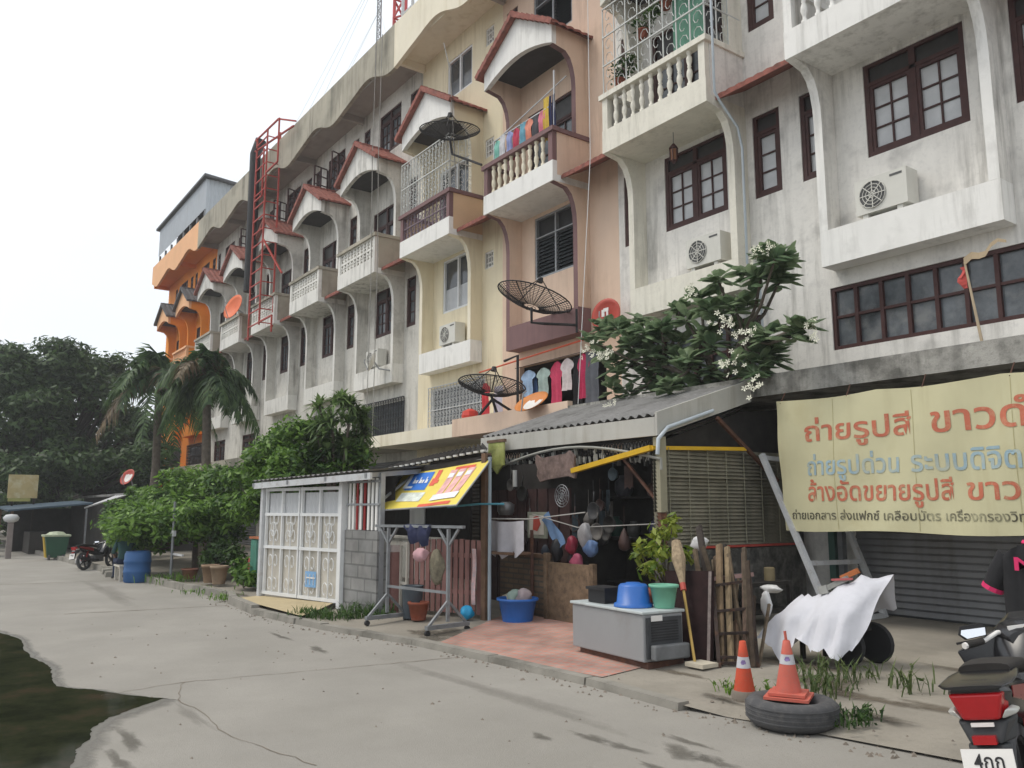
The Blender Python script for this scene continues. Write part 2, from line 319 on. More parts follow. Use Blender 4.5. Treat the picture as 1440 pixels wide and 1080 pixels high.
def shophouse(xl, label, P):
    """one bay of the terrace; P = options"""
    X = lambda a: xl+a
    o = thing('shophouse', label, 'building', (xl+UW/2, WY, .1), group=P.get('group', 'shophouses in the terrace'))
    wm, tm, fm = P['wall'], P['trim'], P.get('edge', P['trim'])
    ext = P.get('ext', 0); extl = P.get('extl', 0)
    W4 = P.get('w4', 'brown_dark'); Wm = P.get('wm', 'brown_dark'); Wn = P.get('wn', 'narrow_dark')
    holes = [(.7, 3.5, .12, 2.95), (1.3, 2.8, 6.8, 8.27)]
    wins = [(1.3, 2.8, 6.8, 8.27, Wm)]
    w1 = P.get('w1', Wn); w2 = P.get('w2', Wn)
    for (a, b, st) in ((3.38, 3.93, w1), (.17, .64, w2)):
        if st:
            if st == 'vent': z = [(7.55, 8.0), (10.5, 11.0), (13.6, 14.1)]; a, b = 3.35, 3.75
            else: z = [(6.8, 8.27), (9.86, 11.3), (12.85, 14.05)]
            for zz in z: holes.append((a, b, *zz)); wins.append((a, b, *zz, st))
    holes += [(1.05, 2.85, 8.52, 10.9), P.get('h4', (1.34, 2.8, 12.7, 14.1))]
    wins.append((1.05, 2.85, 8.52, 10.9, P.get('wd', 'brown_dark'))); wins.append((*holes[-1], W4))
    mz = P.get('mezz', (.75, 3.4, 3.65, 4.75, 'grille')); holes.append(mz[:4]); wins.append(mz) if mz[4] else None
    # wall shell
    m = MB(); xs = sorted({-extl, 0, UW+ext} | {h[0] for h in holes} | {h[1] for h in holes}); zs = sorted({0, 14.75} | {h[2] for h in holes} | {h[3] for h in holes})
    for i in range(len(xs)-1):
        for j in range(len(zs)-1):
            cx, cz = (xs[i]+xs[i+1])/2, (zs[j]+zs[j+1])/2
            if not any(h[0] < cx < h[1] and h[2] < cz < h[3] for h in holes):
                m.poly((X(xs[i]), WY, zs[j]), (X(xs[i+1]), WY, zs[j]), (X(xs[i+1]), WY, zs[j+1]), (X(xs[i]), WY, zs[j+1]))
    for h in holes:
        a, b, c, d = X(h[0]), X(h[1]), h[2], h[3]; y2 = WY+.14
        m.poly((a, WY, c), (a, y2, c), (b, y2, c), (b, WY, c)); m.poly((a, WY, d), (b, WY, d), (b, y2, d), (a, y2, d))
        m.poly((a, WY, c), (a, WY, d), (a, y2, d), (a, y2, c)); m.poly((b, WY, c), (b, y2, c), (b, y2, d), (b, WY, d))
    xa, xb = X(-extl)+.003, X(UW+ext)-.003
    m.poly((xa, WY, 0), (xa, WY, 14.75), (xa, 20, 14.75), (xa, 20, 0)); m.poly((xb, WY, 0), (xb, 20, 0), (xb, 20, 14.75), (xb, WY, 14.75))
    m.poly((xa, 20, 0), (xa, 20, 14.75), (xb, 20, 14.75), (xb, 20, 0)); m.poly((xa, WY, 14.75), (xb, WY, 14.75), (xb, 20, 14.75), (xa, 20, 14.75))
    m.build('wall', wm, o)
    for w in wins: window(o, X(w[0]), X(w[1]), w[2], w[3], w[4])
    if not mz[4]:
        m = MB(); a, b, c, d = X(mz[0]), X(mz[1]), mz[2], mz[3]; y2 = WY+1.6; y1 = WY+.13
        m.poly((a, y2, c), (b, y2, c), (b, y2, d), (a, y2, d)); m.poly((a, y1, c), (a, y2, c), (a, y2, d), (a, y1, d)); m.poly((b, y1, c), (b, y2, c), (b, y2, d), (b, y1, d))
        m.poly((a, y1, c), (b, y1, c), (b, y2, c), (a, y2, c)); m.poly((a, y1, d), (b, y1, d), (b, y2, d), (a, y2, d)); m.build('room', dark_ceiling, o)  # room box coloured dark to stand in for its unlit inside
    # ground floor opening
    g = MB(); n = 30
    for i in range(n):
        z = .12+i*2.83/n; zz = z+2.83/n
        g.poly((X(.7), WY+.05, z), (X(3.5), WY+.05, z), (X(3.5), WY+.02, z+.03), (X(.7), WY+.02, z+.03))
        g.poly((X(.7), WY+.02, z+.03), (X(3.5), WY+.02, z+.03), (X(3.5), WY+.05, zz), (X(.7), WY+.05, zz))
    g.build('roller_shutter', P.get('shutter', shutter_grey), o)
    # first-floor concrete ledge
    lt = P.get('ledge_top', 3.5); lm = P.get('ledge', dirty_conc)
    m = MB(); m.prism([(9.8, 3.2), (9.8, lt), (9.92, lt), (9.92, 3.38), (WY, 3.38), (WY, 3.2)], 'x', X(-extl), X(UW+ext)); m.build('concrete_ledge', lm, o)
    # planter ledge under the recessed window
    m = MB(); m.prism([(BY, 5.2), (BY, 5.75), (WY-.003, 5.75), (WY-.003, 5.2)], 'x', X(.65), X(3.25)); m.build('planter_ledge', P.get('box', tm), o)
    # curved brackets, two storeys
    def curve(zb, zt):
        return [(BY, zb), (BY, zt-.85), (BY-.015, zt-.6), (BY-.06, zt-.38), (BY-.14, zt-.19), (BY-.27, zt-.06), (FY+.03, zt), (WY-.002, zt), (WY-.002, zb)]
    for (zb, zt) in ((5.752, 8.348), (9.54, 11.43)):
        for a in (.65, 3.11):
            m = MB(); m.prism(curve(zb, zt), 'x', X(a), X(a+.14), em=lambda i: 1 if i < 6 else 0); m.build('arch_bracket', [P.get('side', wm), fm], o)
    # balcony
    m = MB(); m.box(X(.65), X(3.25), FY+.12, WY-.003, 8.35, 8.5); m.box(X(.65), X(3.25), FY, FY+.12, 8.35, 8.8)
    bo = m.build('balcony', tm, o)
    for a in (.65, 3.13): m = MB(); m.box(X(a), X(a+.12), FY+.123, WY-.003, 8.502, 9.44); m.build('side_wall', P.get('bside', P.get('side', wm)), bo)
    m = MB(); m.box(X(.60), X(3.30), FY-.04, FY+.15, 9.44, 9.54); m.box(X(.61), X(.81), FY+.15, WY-.003, 9.44, 9.535); m.box(X(3.09), X(3.29), FY+.15, WY-.003, 9.44, 9.535)
    m.build('handrail', P.get('rail', tm), bo)
    bs = P.get('bal', 'block')
    for a in (.66, 3.1): m = MB(); m.box(X(a), X(a+.14), FY+.003, FY+.117, 8.8, 9.44); m.build('corner_post', P.get('post', tm), bo)
    if bs == 'turned':
        prof = [(.05, 0), (.05, .05), (.03, .07), (.032, .12), (.055, .2), (.05, .27), (.028, .34), (.04, .36), (.028, .38), (.05, .46), (.052, .52), (.03, .58), (.05, .6), (.05, .64)]
        first = None
        for i in range(9):
            x = X(.98+i*2.0/8.6*1.0+.01)
            if first is None:
                q = MB(); q.lathe(prof, (0, 0, 0), 10); first = q.build('baluster', P.get('balm', tm), bo, True); bm0 = first
                me = first.data
                for vv in me.vertices: vv.co += ORG[bo.name]
                first.location = V((x, FY+.06, 8.8))-ORG[bo.name]
            else:
                c = bm0.copy(); COL.objects.link(c); c.parent = bo; c.location = V((x, FY+.06, 8.8))-ORG[bo.name]
    elif bs == 'block':
        m = MB(); x = X(.8)
        for i in range(10):
            for j in range(2):
                x0, z0 = x+i*.23, 8.8+j*.32
                m.box(x0, x0+.23, FY+.03, FY+.09, z0, z0+.035); m.box(x0, x0+.23, FY+.03, FY+.09, z0+.285, z0+.32)
                m.box(x0, x0+.03, FY+.032, FY+.088, z0+.035, z0+.285); m.box(x0+.2, x0+.23, FY+.032, FY+.088, z0+.035, z0+.285)
                cx, cz = x0+.115, z0+.16
                for k in range(4):
                    t = k*pi/2+pi/4; m.bar((cx+.03*cos(t), FY+.06, cz+.03*sin(t)), (cx+.13*cos(t), FY+.06, cz+.14*sin(t)), .03, .05, (0, 1, 0))
        m.build('breeze_block_screen', P.get('balm', tm), bo)
    elif bs == 'iron':
        m = MB(); ironwork(m, X(.8), X(3.1), 8.8, 9.44, FY+.06, .19, .015); m.build('iron_railing', mauve_iron, bo)
    # gabled hood
    m = MB(); ax0, ax1 = .52, 3.38; zs0, ez, rz = 11.43, 11.82, 12.7; cx = (ax0+ax1)/2
    arch = [(X(.65+2.6*i/14), zs0+.3*sin(pi*i/14)**.9 if 0 < i < 14 else zs0) for i in range(15)]
    top = [(X(3.25), ez+.06), (X(cx), rz-.04), (X(.65), ez+.06)]
    m.prism(arch+top, 'y', FY, FY+.12)
    ho = m.build('balcony_hood', tm, o)
    for a in (.652, 3.13): m = MB(); m.box(X(a), X(a+.118), FY+.122, WY-.003, 11.432, ez+.05); m.build('hood_side', P.get('side', wm), ho)
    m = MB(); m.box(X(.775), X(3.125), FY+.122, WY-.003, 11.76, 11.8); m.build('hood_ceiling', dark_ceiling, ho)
    m = MB()
    for sgn in (-1, 1):
        ex = cx+sgn*(cx-ax0+.04); nrm = V((sgn*(rz-ez), 0, cx-ax0)).normalized()
        rows_t = []; ny = 24; y0, y1 = FY-.13, WY-.003
        for k in range(ny+1):
            y = y0+(y1-y0)*k/ny; h = .025+.03*abs(sin(pi*(y-y0)/.21))
            rows_t.append([V((X(cx), y, rz))+nrm*h, V((X((cx+ex)/2), y, (rz+ez)/2-.012))+nrm*h, V((X(ex), y, ez-.03))+nrm*h])
        m.grid(rows_t)
        rb = [[V((X(cx), y, rz-.04)), V((X(ex), y, ez-.07))] for y in (y0, y1)]; m.grid(rb)
        for i in range(ny): m.poly(rows_t[i][2], rows_t[i+1][2], V(rows_t[i+1][2])-V((0, 0, .06)), V(rows_t[i][2])-V((0, 0, .06)))
        # verge tiles stepping down the gable
        nt = 8
        for k in range(nt):
            a, b = k/nt, (k+1)/nt
            p = V((X(cx), FY-.09, rz))*(1-a)+V((X(ex), FY-.09, ez-.03))*a; q = V((X(cx), FY-.09, rz))*(1-b)+V((X(ex), FY-.09, ez-.03))*b
            m.bar(p+nrm*.02, q+nrm*(-.005), .12, .12, nrm)
    for k in range(6): m.tube([(X(cx), FY-.15+k*.19, rz+.035), (X(cx), FY+.06+k*.19, rz+.05)], .06, 7)
    m.build('roof_tiles', P.get('tile', tile_red), ho)
    if P.get('open4'):
        h4 = P.get('h4', (1.34, 2.8, 12.7, 14.1))
        for sx, ang in ((h4[0], R(-115)), (h4[1], R(-70))):
            m = MB(); w = .62; T = Matrix.Translation((X(sx), WY-.01, 0)) @ Matrix.Rotation(ang if sx > 2 else R(-75), 4, 'Z')
            for a in (0, w/2-.02, w-.05): m.box(a, a+.05, -.02, .02, h4[2]+.05, h4[3]-.35)
            for k in range(4): z = h4[2]+.05+k*.33; m.box(.05, w-.05, -.015, .015, z, z+.04)
            m.xf(T); m.build('open_casement', brown_frame, o)
    # little tiled canopy over the narrow windows to the right of the bay
    if P.get('canopy', True):
        m = MB(); a, b = X(3.26), X(4.79)
        rows_t = []
        for k in range(33):
            x = a+(b-a)*k/32; h = .03+.028*abs(sin(pi*(x-a)/.19)); rows_t.append([(x, WY-.003, 8.86+h), (x, 10.78, 8.66+h), (x, 10.42, 8.46+h)])
        m.grid(rows_t)
        m.poly((a, WY-.003, 8.82), (a, 10.42, 8.42), (b, 10.42, 8.42), (b, WY-.003, 8.82))
        for k in range(32): m.poly(rows_t[k][2], rows_t[k+1][2], (rows_t[k+1][2][0], 10.42, 8.42), (rows_t[k][2][0], 10.42, 8.42))
        m.poly((b, WY-.003, 8.82), (b, 10.42, 8.42), rows_t[-1][2], rows_t[-1][0]); m.poly((a, WY-.003, 8.82), (a, 10.42, 8.42), rows_t[0][2], rows_t[0][0])
        m.build('window_canopy', P.get('tile', tile_red), o)
    # wavy parapet, soffit
    def wv(x): return 14.45+.2*sin((x-xl)/UW*2*pi-pi/2)+.04*sin((x-xl)/UW*4*pi)
    N = 24; x0, x1 = X(-extl), X(UW+ext)
    pl = [(x0+(x1-x0)*i/N, wv(x0+(x1-x0)*i/N)) for i in range(N+1)]+[(x1, 15.64), (x0, 15.64)]
    m = MB(); m.prism(pl, 'y', 10.22, 10.34); m.build('parapet', P.get('par', dirty_conc), o)
    m = MB(); m.box(x0+.001, x1-.001, 10.342, WY-.002, 14.6, 14.72); m.box(x0+.001, x0+.12, 10.342, WY-.002, 14.38, 14.598); m.build('soffit', P.get('sof', soffit_mat), o)
    return o, X
shutter_grey = mat('shutter_metal', (.21, .215, .225), .55, .1, 2, metal=.2, streak=((.12, .11, .1), .35, 5))
shutter_dark = mat('old_brown_shutter', (.05, .04, .032), .8, .2, 2)
mauve_iron = mat('mauve_iron', (.19, .14, .17), .6, .15, 8)
iron_white = mat('white_iron', (.55, .56, .54), .6, .1, 8)
pA = dict(wall=white_wall, trim=trim_white, wm='brown', wn='narrow', bal='turned', ledge=mold_conc, mezz=(.54, 3.75, 3.98, 4.95, 'strip'), ext=4.2, par=dirty_conc)
pB = dict(wall=white_wall, trim=cream_white, side=cream_white, bside=white_wall, wm='brown', wn='narrow', bal='turned', ledge=mold_conc, mezz=(.75, 3.4, 3.75, 4.8, 'strip'), shutter=shutter_dark)
pC = dict(wall=peach, trim=trim_white, edge=mauve, side=peach, box=mauve, rail=mauve, post=mauve, wm='louver', w4='louver', h4=(1.3, 2.75, 12.55, 14.1), w1=None, w2='narrow', bal='turned', balm=pale_yellow, ledge=peach, ledge_top=3.6, mezz=(.7, 3.7, 3.72, 4.85, None), par=peach, shutter=shutter_dark)
pD = dict(wall=yellow_wall, trim=trim_white, edge=pale_yellow, side=yellow_wall, bside=tan_side, wm='white', w4='white', h4=(1.42, 2.7, 12.9, 14.05), w1='vent', w2=None, rail=mauve, post=mauve, bal='iron', wd='white', ledge=pale_yellow, mezz=(.75, 3.4, 3.6, 4.8, 'grille_white'), par=pale_yellow, sof=pale_yellow, shutter=shutter_dark)
pG = dict(wall=grey_wall, trim=grey_trim, ledge=dirty_conc, bside=dirty_conc, rail=dirty_conc)
pO = dict(wall=orange, trim=orange_pale, edge=orange, side=orange, par=orange_pale, sof=orange, tile=tile_grey, ledge=orange, wm='grille', balm=orange_pale, box=orange)
XA = -7.8
B_ = {}
B_['A'] = shophouse(XA, 'mould-stained white shophouse with the faded banner and the grey roller shutter', pA)
B_['B'] = shophouse(XA-UW, 'cream white shophouse with caged balcony plants, next to the peach one', pB)
B_['C'] = shophouse(XA-2*UW, 'peach shophouse with mauve trim and laundry on its balcony', pC)
B_['D'] = shophouse(XA-3*UW, 'cream yellow shophouse with mauve iron balcony railing', pD)
gl = ['grey shophouse directly beside the cream yellow one, mould-streaked and with a breeze-block balcony',
      'grey shophouse with a breeze-block balcony, second from the cream yellow one',
      'middle one of the five grey shophouses, right of the red steel ladder tower',
      'grey shophouse behind the red steel ladder tower',
      'grey shophouse directly joined to the orange ones, orange dish on its balcony']
for k in range(5):
    q = dict(pG)
    q['open4'] = k in (1, 2, 3)
    if k == 1: q['mezz'] = (.75, 2.2, 3.65, 4.75, 'grille')
    if k >= 2: q['mezz'] = (1.2, 2.9, 3.65, 4.7, 'brown_dark')
    B_['EFGHI'[k]] = shophouse(XA-(4+k)*UW, gl[k], q)
B_['J'] = shophouse(XA-9*UW, 'orange shophouse joined to the grey terrace', pO)
q = dict(pO); q['extl'] = 1.5
B_['K'] = shophouse(XA-10*UW, 'end orange shophouse behind the palms, far end of the terrace', q)
# ================================================================ ground
m = MB(); m.poly((-400, -300, -.06), (300, -300, -.06), (300, 300, -.06), (-400, 300, -.06)); struct('ground', m, soil)
m = MB(); m.poly((-140, -16, 0), (40, -16, 0), (40, 7, 0), (-140, 7, 0)); struct('road', m, concrete)
KERB = [(-50, 3.2), (-33, 3.7), (-26, 4.0), (-20.5, 4.25), (-17.4, 4.5), (-15.4, 4.75), (-14.5, 4.52), (-13, 4.4), (-11.5, 4.52), (-10.8, 4.6), (-8.96, 5.0), (-7.5, 5.12), (-6.04, 5.2), (-4.85, 5.16), (-4.3, 5.3), (-2.5, 5.6), (6, 5.9)]
def yz(y): return .045+.075*min(1, max(0, (y-5.0)/1.6))
def kerb_y(x):
    for (a, b), (c, d) in zip(KERB, KERB[1:]):
        if a <= x <= c: return b+(d-b)*(x-a)/(c-a)
    return 5.2
m = MB(); rows = []
xs = sorted({k[0] for k in KERB} | {-50+i*.5 for i in range(113)})
for x in xs:
    k = kerb_y(x); lo = .05*min(1, max(0, (x+5.0)/.5)); rows.append([(x, k+(11.25-k)*t, yz(k+(11.25-k)*t)-lo*(1 if t < .04 else .6 if t < .1 else 0)) for t in (0, .05, .12, .2, .3, .5, 1)])
m.grid(rows); struct('pavement', m, yard_conc)
m = MB()
for (a, b), (c, d) in zip(KERB, KERB[1:]):
    n = max(1, int((c-a)/.9))
    for i in range(n):
        t, u = i/n, (i+1)/n-.012/(c-a)
        p, q = V((a+(c-a)*t, b+(d-b)*t, 0)), V((a+(c-a)*u, b+(d-b)*u, 0))
        if p.x > -4.9: continue
        o = V((random.uniform(-.01, .01), random.uniform(-.012, .012), random.uniform(-.012, .006)))
        h = .075 if p.x > -14.4 else .13
        m.hexa([p+o+V((0, -.07, -.05)), q+o+V((0, -.07, -.05)), q+o+V((0, .07, -.05)), p+o+V((0, .07, -.05)), p+o+V((0, -.05, h)), q+o+V((0, -.05, h)), q+o+V((0, .07, h)), p+o+V((0, .07, h))])
struct('kerb', m, kerb_conc)
def sheet(poly, z, name, mt, n=10, rag=0, kind='structure'):
    """flat quad (a,b,c,d) laid 6 mm over the yard"""
    a, b, c, d = [V((*p, 0)) for p in poly]; rows = []
    for i in range(n+1):
        r_ = []
        for j in range(n+1):
            u, v = i/n, j/n; p = a*(1-u)*(1-v)+b*u*(1-v)+c*u*v+d*(1-u)*v
            if rag and (i in (0, n) or j in (0, n)): p += V((random.uniform(-rag, rag), random.uniform(-rag, rag), 0))
            r_.append((p.x, p.y, z(p.y)))
        rows.append(r_)
    mm = MB(); mm.grid(rows); return struct(name, mm, mt, True)
pave_red = brickmat('red_paving', (.50, .22, .165), (.44, .24, .19), (.36, .28, .24), .1, .1, 'xy', off=.5, ms=.012)
sheet([(-8.58, 5.06), (-5.98, 5.28), (-6.1, 7.3), (-10.1, 7.3)], lambda y: yz(y)+.008, 'paving', pave_red, 14)
sheet([(-14.45, 4.55), (-11.55, 4.58), (-12.35, 5.4), (-14.5, 5.0)], lambda y: yz(y)+.05+.04*(y-4.5), 'ramp', tan_ramp)
# puddle in a dark green-brown colour with a weak gloss
def wetmat():
    m = bpy.data.materials.new('dark_puddle_water'); m.use_nodes = True; n, l = m.node_tree.nodes, m.node_tree.links
    g = n.new('ShaderNodeNewGeometry'); z = n.new('ShaderNodeTexNoise'); z.inputs['Scale'].default_value = 1.7; z.inputs['Detail'].default_value = 9; z.inputs['Roughness'].default_value = .7; l.new(g.outputs['Position'], z.inputs[0])
    r = n.new('ShaderNodeValToRGB'); e = r.color_ramp.elements; e[0].position = .38; e[0].color = (.012, .014, .008, 1); e[1].position = .68; e[1].color = (.040, .031, .019, 1); x = e.new(.52); x.color = (.022, .025, .013, 1); l.new(z.outputs[0], r.inputs[0])
    d = n.new('ShaderNodeBsdfDiffuse'); l.new(r.outputs[0], d.inputs[0]); gl = n.new('ShaderNodeBsdfGlossy'); gl.inputs['Roughness'].default_value = .05
    z2 = n.new('ShaderNodeTexNoise'); z2.inputs['Scale'].default_value = 7; z2.inputs['Detail'].default_value = 4; l.new(g.outputs['Position'], z2.inputs[0]); bp = n.new('ShaderNodeBump'); bp.inputs['Strength'].default_value = .15; l.new(z2.outputs[0], bp.inputs['Height']); l.new(bp.outputs[0], gl.inputs['Normal'])
    mr = n.new('ShaderNodeMapRange'); mr.inputs[1].default_value = .45; mr.inputs[2].default_value = .75; mr.inputs[3].default_value = .025; mr.inputs[4].default_value = .075; l.new(z.outputs[0], mr.inputs[0])
    ms = n.new('ShaderNodeMixShader'); l.new(mr.outputs[0], ms.inputs[0]); l.new(d.outputs[0], ms.inputs[1]); l.new(gl.outputs[0], ms.inputs[2]); l.new(ms.outputs[0], n['Material Output'].inputs[0]); return m
puddle_m = wetmat()
pp = [(-13.3, .95), (-12.6, 1.12), (-12.09, 1.21), (-11.3, 1.16), (-10.61, 1.17), (-10.1, 1.25), (-9.8, 1.26), (-9.2, 1.2), (-8.81, 1.19), (-8.6, 1.3), (-8.46, 1.43), (-8.1, 1.6), (-7.72, 1.86), (-7.5, 1.62), (-7.27, 1.37), (-7.0, 1.2), (-6.68, 1.14), (-6.45, 1.02), (-6.28, .99), (-6.02, .93), (-5.7, .8), (-5.5, .4), (-5.6, -.4), (-6.5, -1.2), (-9, -1.5), (-12, -.8), (-14, .2)]
pts = []
for i in range(len(pp)):
    a, b = V((*pp[i], 0)), V((*pp[(i+1) % len(pp)], 0))
    for t in [q/7 for q in range(7)]:
        p = a.lerp(b, t); pts.append((p.x+random.uniform(-.012, .012), p.y+random.uniform(-.01, .01), .004))
ctr = V((-9.3, .2, 0))
m = MB(); n_ = len(pts); wet = softmat('wet_concrete', (.17, .16, .137), .8, .5, 3)
m.v = [(p[0], p[1], .0025) for p in pts]+[(p[0]+(.22 if p[0] > -8 else .1)*random.uniform(.93, 1.07)*(1 if p[0] > -9.3 else -.3), p[1]+.13*random.uniform(.93, 1.07)*(1 if p[1] > .3 else -1), .0025) for p in pts]
for i in range(n_): j = (i+1) % n_; m.f.append((i, n_+i, n_+j, j)); m.m.append(0)
ob = struct('wet_edge', m, wet); at = ob.data.attributes.new('fade', 'FLOAT', 'POINT'); at.data.foreach_set('value', [.75]*n_+[0.0]*n_)
m = MB(); m.poly(*pts); struct('puddle', m, puddle_m)
# joints and cracks in the concrete, worn dark patches
crack_m = mat('crack_dirt', (.19, .155, .12), .95, .3, 9)
def strip(pts, w, mt, z=.004):
    mm = MB(); P = []
    for a, b in zip(pts, pts[1:]):
        n = max(2, int((V(b)-V(a)).length/.12))
        P += [V(a).lerp(V(b), i/n) for i in range(n)]
    P.append(V(pts[-1])); L = []; Rr = []
    for i, p in enumerate(P):
        d = (P[min(i+1, len(P)-1)]-P[max(i-1, 0)]).normalized(); nn = V((-d.y, d.x)); q = p+nn*random.uniform(-.02, .02)
        ww = w*random.uniform(.35, 1.2); L.append((q.x+nn.x*ww/2, q.y+nn.y*ww/2, z)); Rr.append((q.x-nn.x*ww/2, q.y-nn.y*ww/2, z))
    mm.grid([L, Rr]); return struct('road_crack', mm, mt)
strip([(-8.15, 1.45), (-8.31, 2.17), (-8.08, 3.8), (-7.95, 4.95)], .013, crack_m)
strip([(-8.31, 2.17), (-7.6, 1.95), (-7.1, 2.0), (-6.3, 1.95), (-5.2, 2.2)], .008, crack_m)
strip([(-14.6, 2.0), (-14.3, 4.4)], .03, crack_m); strip([(-21, 1.5), (-20.6, 4.1)], .04, crack_m)
strip([(-3.2, -2), (-3.15, 2.1), (-3.0, 5.2)], .02, crack_m)
patch_m = softmat('damp_patch', (.12, .11, .09), .6)
dirt_s = softmat('dirt_smear', (.10, .085, .065), .8)
dirt_m = mat('dark_dirt', (.13, .115, .095), .95, .3, 9)
def blob(cx, cy, rx, ry, mt, name, z=.005, n=26):
    mm = MB(); ph = [random.uniform(0, 6.28) for _ in range(5)]
    pts = []
    for i in range(n):
        t = 2*pi*i/n; r = 1+.22*sin(2*t+ph[0])+.18*sin(3*t+ph[1])+.14*sin(5*t+ph[2])+.1*sin(9*t+ph[3])
        pts.append((cx+rx*r*cos(t), cy+ry*r*sin(t), z+yz(cy+ry*r*sin(t))*(1 if cy > kerb_y(cx)+.1 else 0)))
    o_ = cy > kerb_y(cx)+.1
    def zz(y): return z+yz(y)*(1 if o_ else 0)
    mm.v = [(cx, cy, zz(cy))]+[(cx+(p[0]-cx)*f, cy+(p[1]-cy)*f, zz(cy+(p[1]-cy)*f)) for f in (.55, 1.15) for p in pts]
    for i in range(n):
        j = (i+1) % n; mm.f += [(0, 1+i, 1+j), (1+i, 1+n+i, 1+n+j, 1+j)]; mm.m += [0, 0]
    ob = struct(name, mm, mt); at = ob.data.attributes.new('fade', 'FLOAT', 'POINT'); at.data.foreach_set('value', [.8]+[.5]*n+[0.0]*n); return ob
for x, y, a, b in ((-4.66, 4.02, .16, .03), (-4.38, 4.05, .13, .035), (-4.03, 4.27, .15, .07), (-3.8, 4.3, .11, .05), (-4.9, 3.75, .1, .025), (-6.5, 1.36, .22, .04), (-6.02, 1.2, .2, .03), (-3.95, 3.9, .1, .02), (-4.2, 4.5, .2, .02), (-10.5, 3.9, .25, .03), (-9.3, 3.9, .2, .04)):
    blob(x, y, a*1.5, b*1.9, patch_m, 'damp_patch')
for x, y, a, b in ((-4.0, 5.75, .3, .1), (-3.6, 5.9, .2, .06), (-4.75, 5.5, .18, .05), (-9.05, 5.5, .5, .2), (-8.9, 5.2, .25, .1), (-15.6, 4.9, .6, .1)):
    blob(x, y, a*1.2, b*1.3, dirt_s, 'dirt', .006)

soft_dirt = softmat('soft_yard_dirt', (.13, .105, .075), .7, scale=6)
for x, y, a, b in ((-4.5, 6.5, .5, .28), (-4.0, 6.3, .35, .15), (-3.3, 6.4, .5, .12), (-5.2, 7.0, .5, .3), (-3.6, 8.0, .9, .12), (-4.4, 5.85, .35, .12), (-5.6, 5.9, .3, .08), (-9.4, 5.3, .3, .12)):
    blob(x, y, a, b, soft_dirt, 'dirt', .0045)
# worn lanes, old wet run-offs on the road
worn = softmat('worn_concrete', (.20, .185, .16), .28, scale=5)
for x, y, a, b, mt in ((-6.2, 4.3, 1.5, .16, worn), (-18, 3.2, 2.5, .25, worn), (-7.0, 1.9, .6, .05, worn), (-3.4, 3.6, .7, .1, worn)):
    blob(x, y, a, b, mt, 'road_wear', .0025, 60)
m = MB(); rs = random.Random(5)
for k in range(620):
    if k < 380: x = rs.uniform(-16, -3); y = kerb_y(x)+rs.gauss(-.08, .12)
    elif k < 520: x = rs.uniform(-6, -2.2); y = rs.uniform(5.3, 9)
    else: x = rs.uniform(-14, -3); y = rs.uniform(1.5, 5)
    s_ = rs.uniform(.006, .02)*(1.3 if k < 380 else 1); z = yz(y)-.01 if y > kerb_y(x)+.08 else .0
    a = [(x+s_*rs.uniform(.6, 1.2)*cos(t), y+s_*rs.uniform(.6, 1.2)*sin(t), z) for t in (0, 1.4, 2.9, 4.4)]; tp = (x, y, z+s_*.9)
    for i in range(4): m.poly(a[i], a[(i+1) % 4], tp)
o = m.build('gravel', mat('grit', (.2, .17, .14), .95, .5, 20)); o['kind'] = 'stuff'; tag(o, 'loose grit and small stones along the kerb and yard', 'gravel')
# ================================================================ things fixed to the facades
def aircon(loc, label, first=[None]):
    if first[0]: return dup(first[0], loc, 0, label)
    o = thing('air_conditioner', label, 'air conditioner', loc, 'air conditioners on the ledges', True); first[0] = o
    m = MB(); m.box(-.39, .39, -.15, .15, .06, .58); m.box(-.30, -.22, -.13, .13, 0, .06); m.box(.22, .30, -.13, .13, 0, .06); m.build('casing', ac_white, o)
    m = MB(); m.lathe([(.2, -.152), (.2, -.158), (.0, -.158)], (-.12, 0, .32), 20, 'y', False); g = m.build('fan_grille', ac_dark, o)
    m = MB()
    for r in (.2, .15, .1, .05): m.tube([(-.12+r*cos(t*pi/9), -.166, .32+r*sin(t*pi/9)) for t in range(19)], .006, 4)
    for k in range(8): m.bar((-.12, -.163, .32), (-.12+.2*cos(k*pi/4), -.163, .32+.2*sin(k*pi/4)), .012)
    m.build('guard', ac_white, g)
    m = MB(); m.box(.15, .33, -.156, -.151, .5, .53); m.build('badge', ac_dark, o)
    return o
aircon((-6.14, 10.99, 5.752), 'white air conditioner on the ledge of the stained white shophouse above the banner')
aircon((-9.45, 10.99, 5.752), 'white air conditioner behind the white-flowered tree, above its left branches')
aircon((-18.1, 10.99, 5.752), 'white air conditioner on the ledge of the cream yellow shophouse')
aircon((-22.5, 10.99, 5.752), 'small white air conditioner on the nearest grey shophouse')
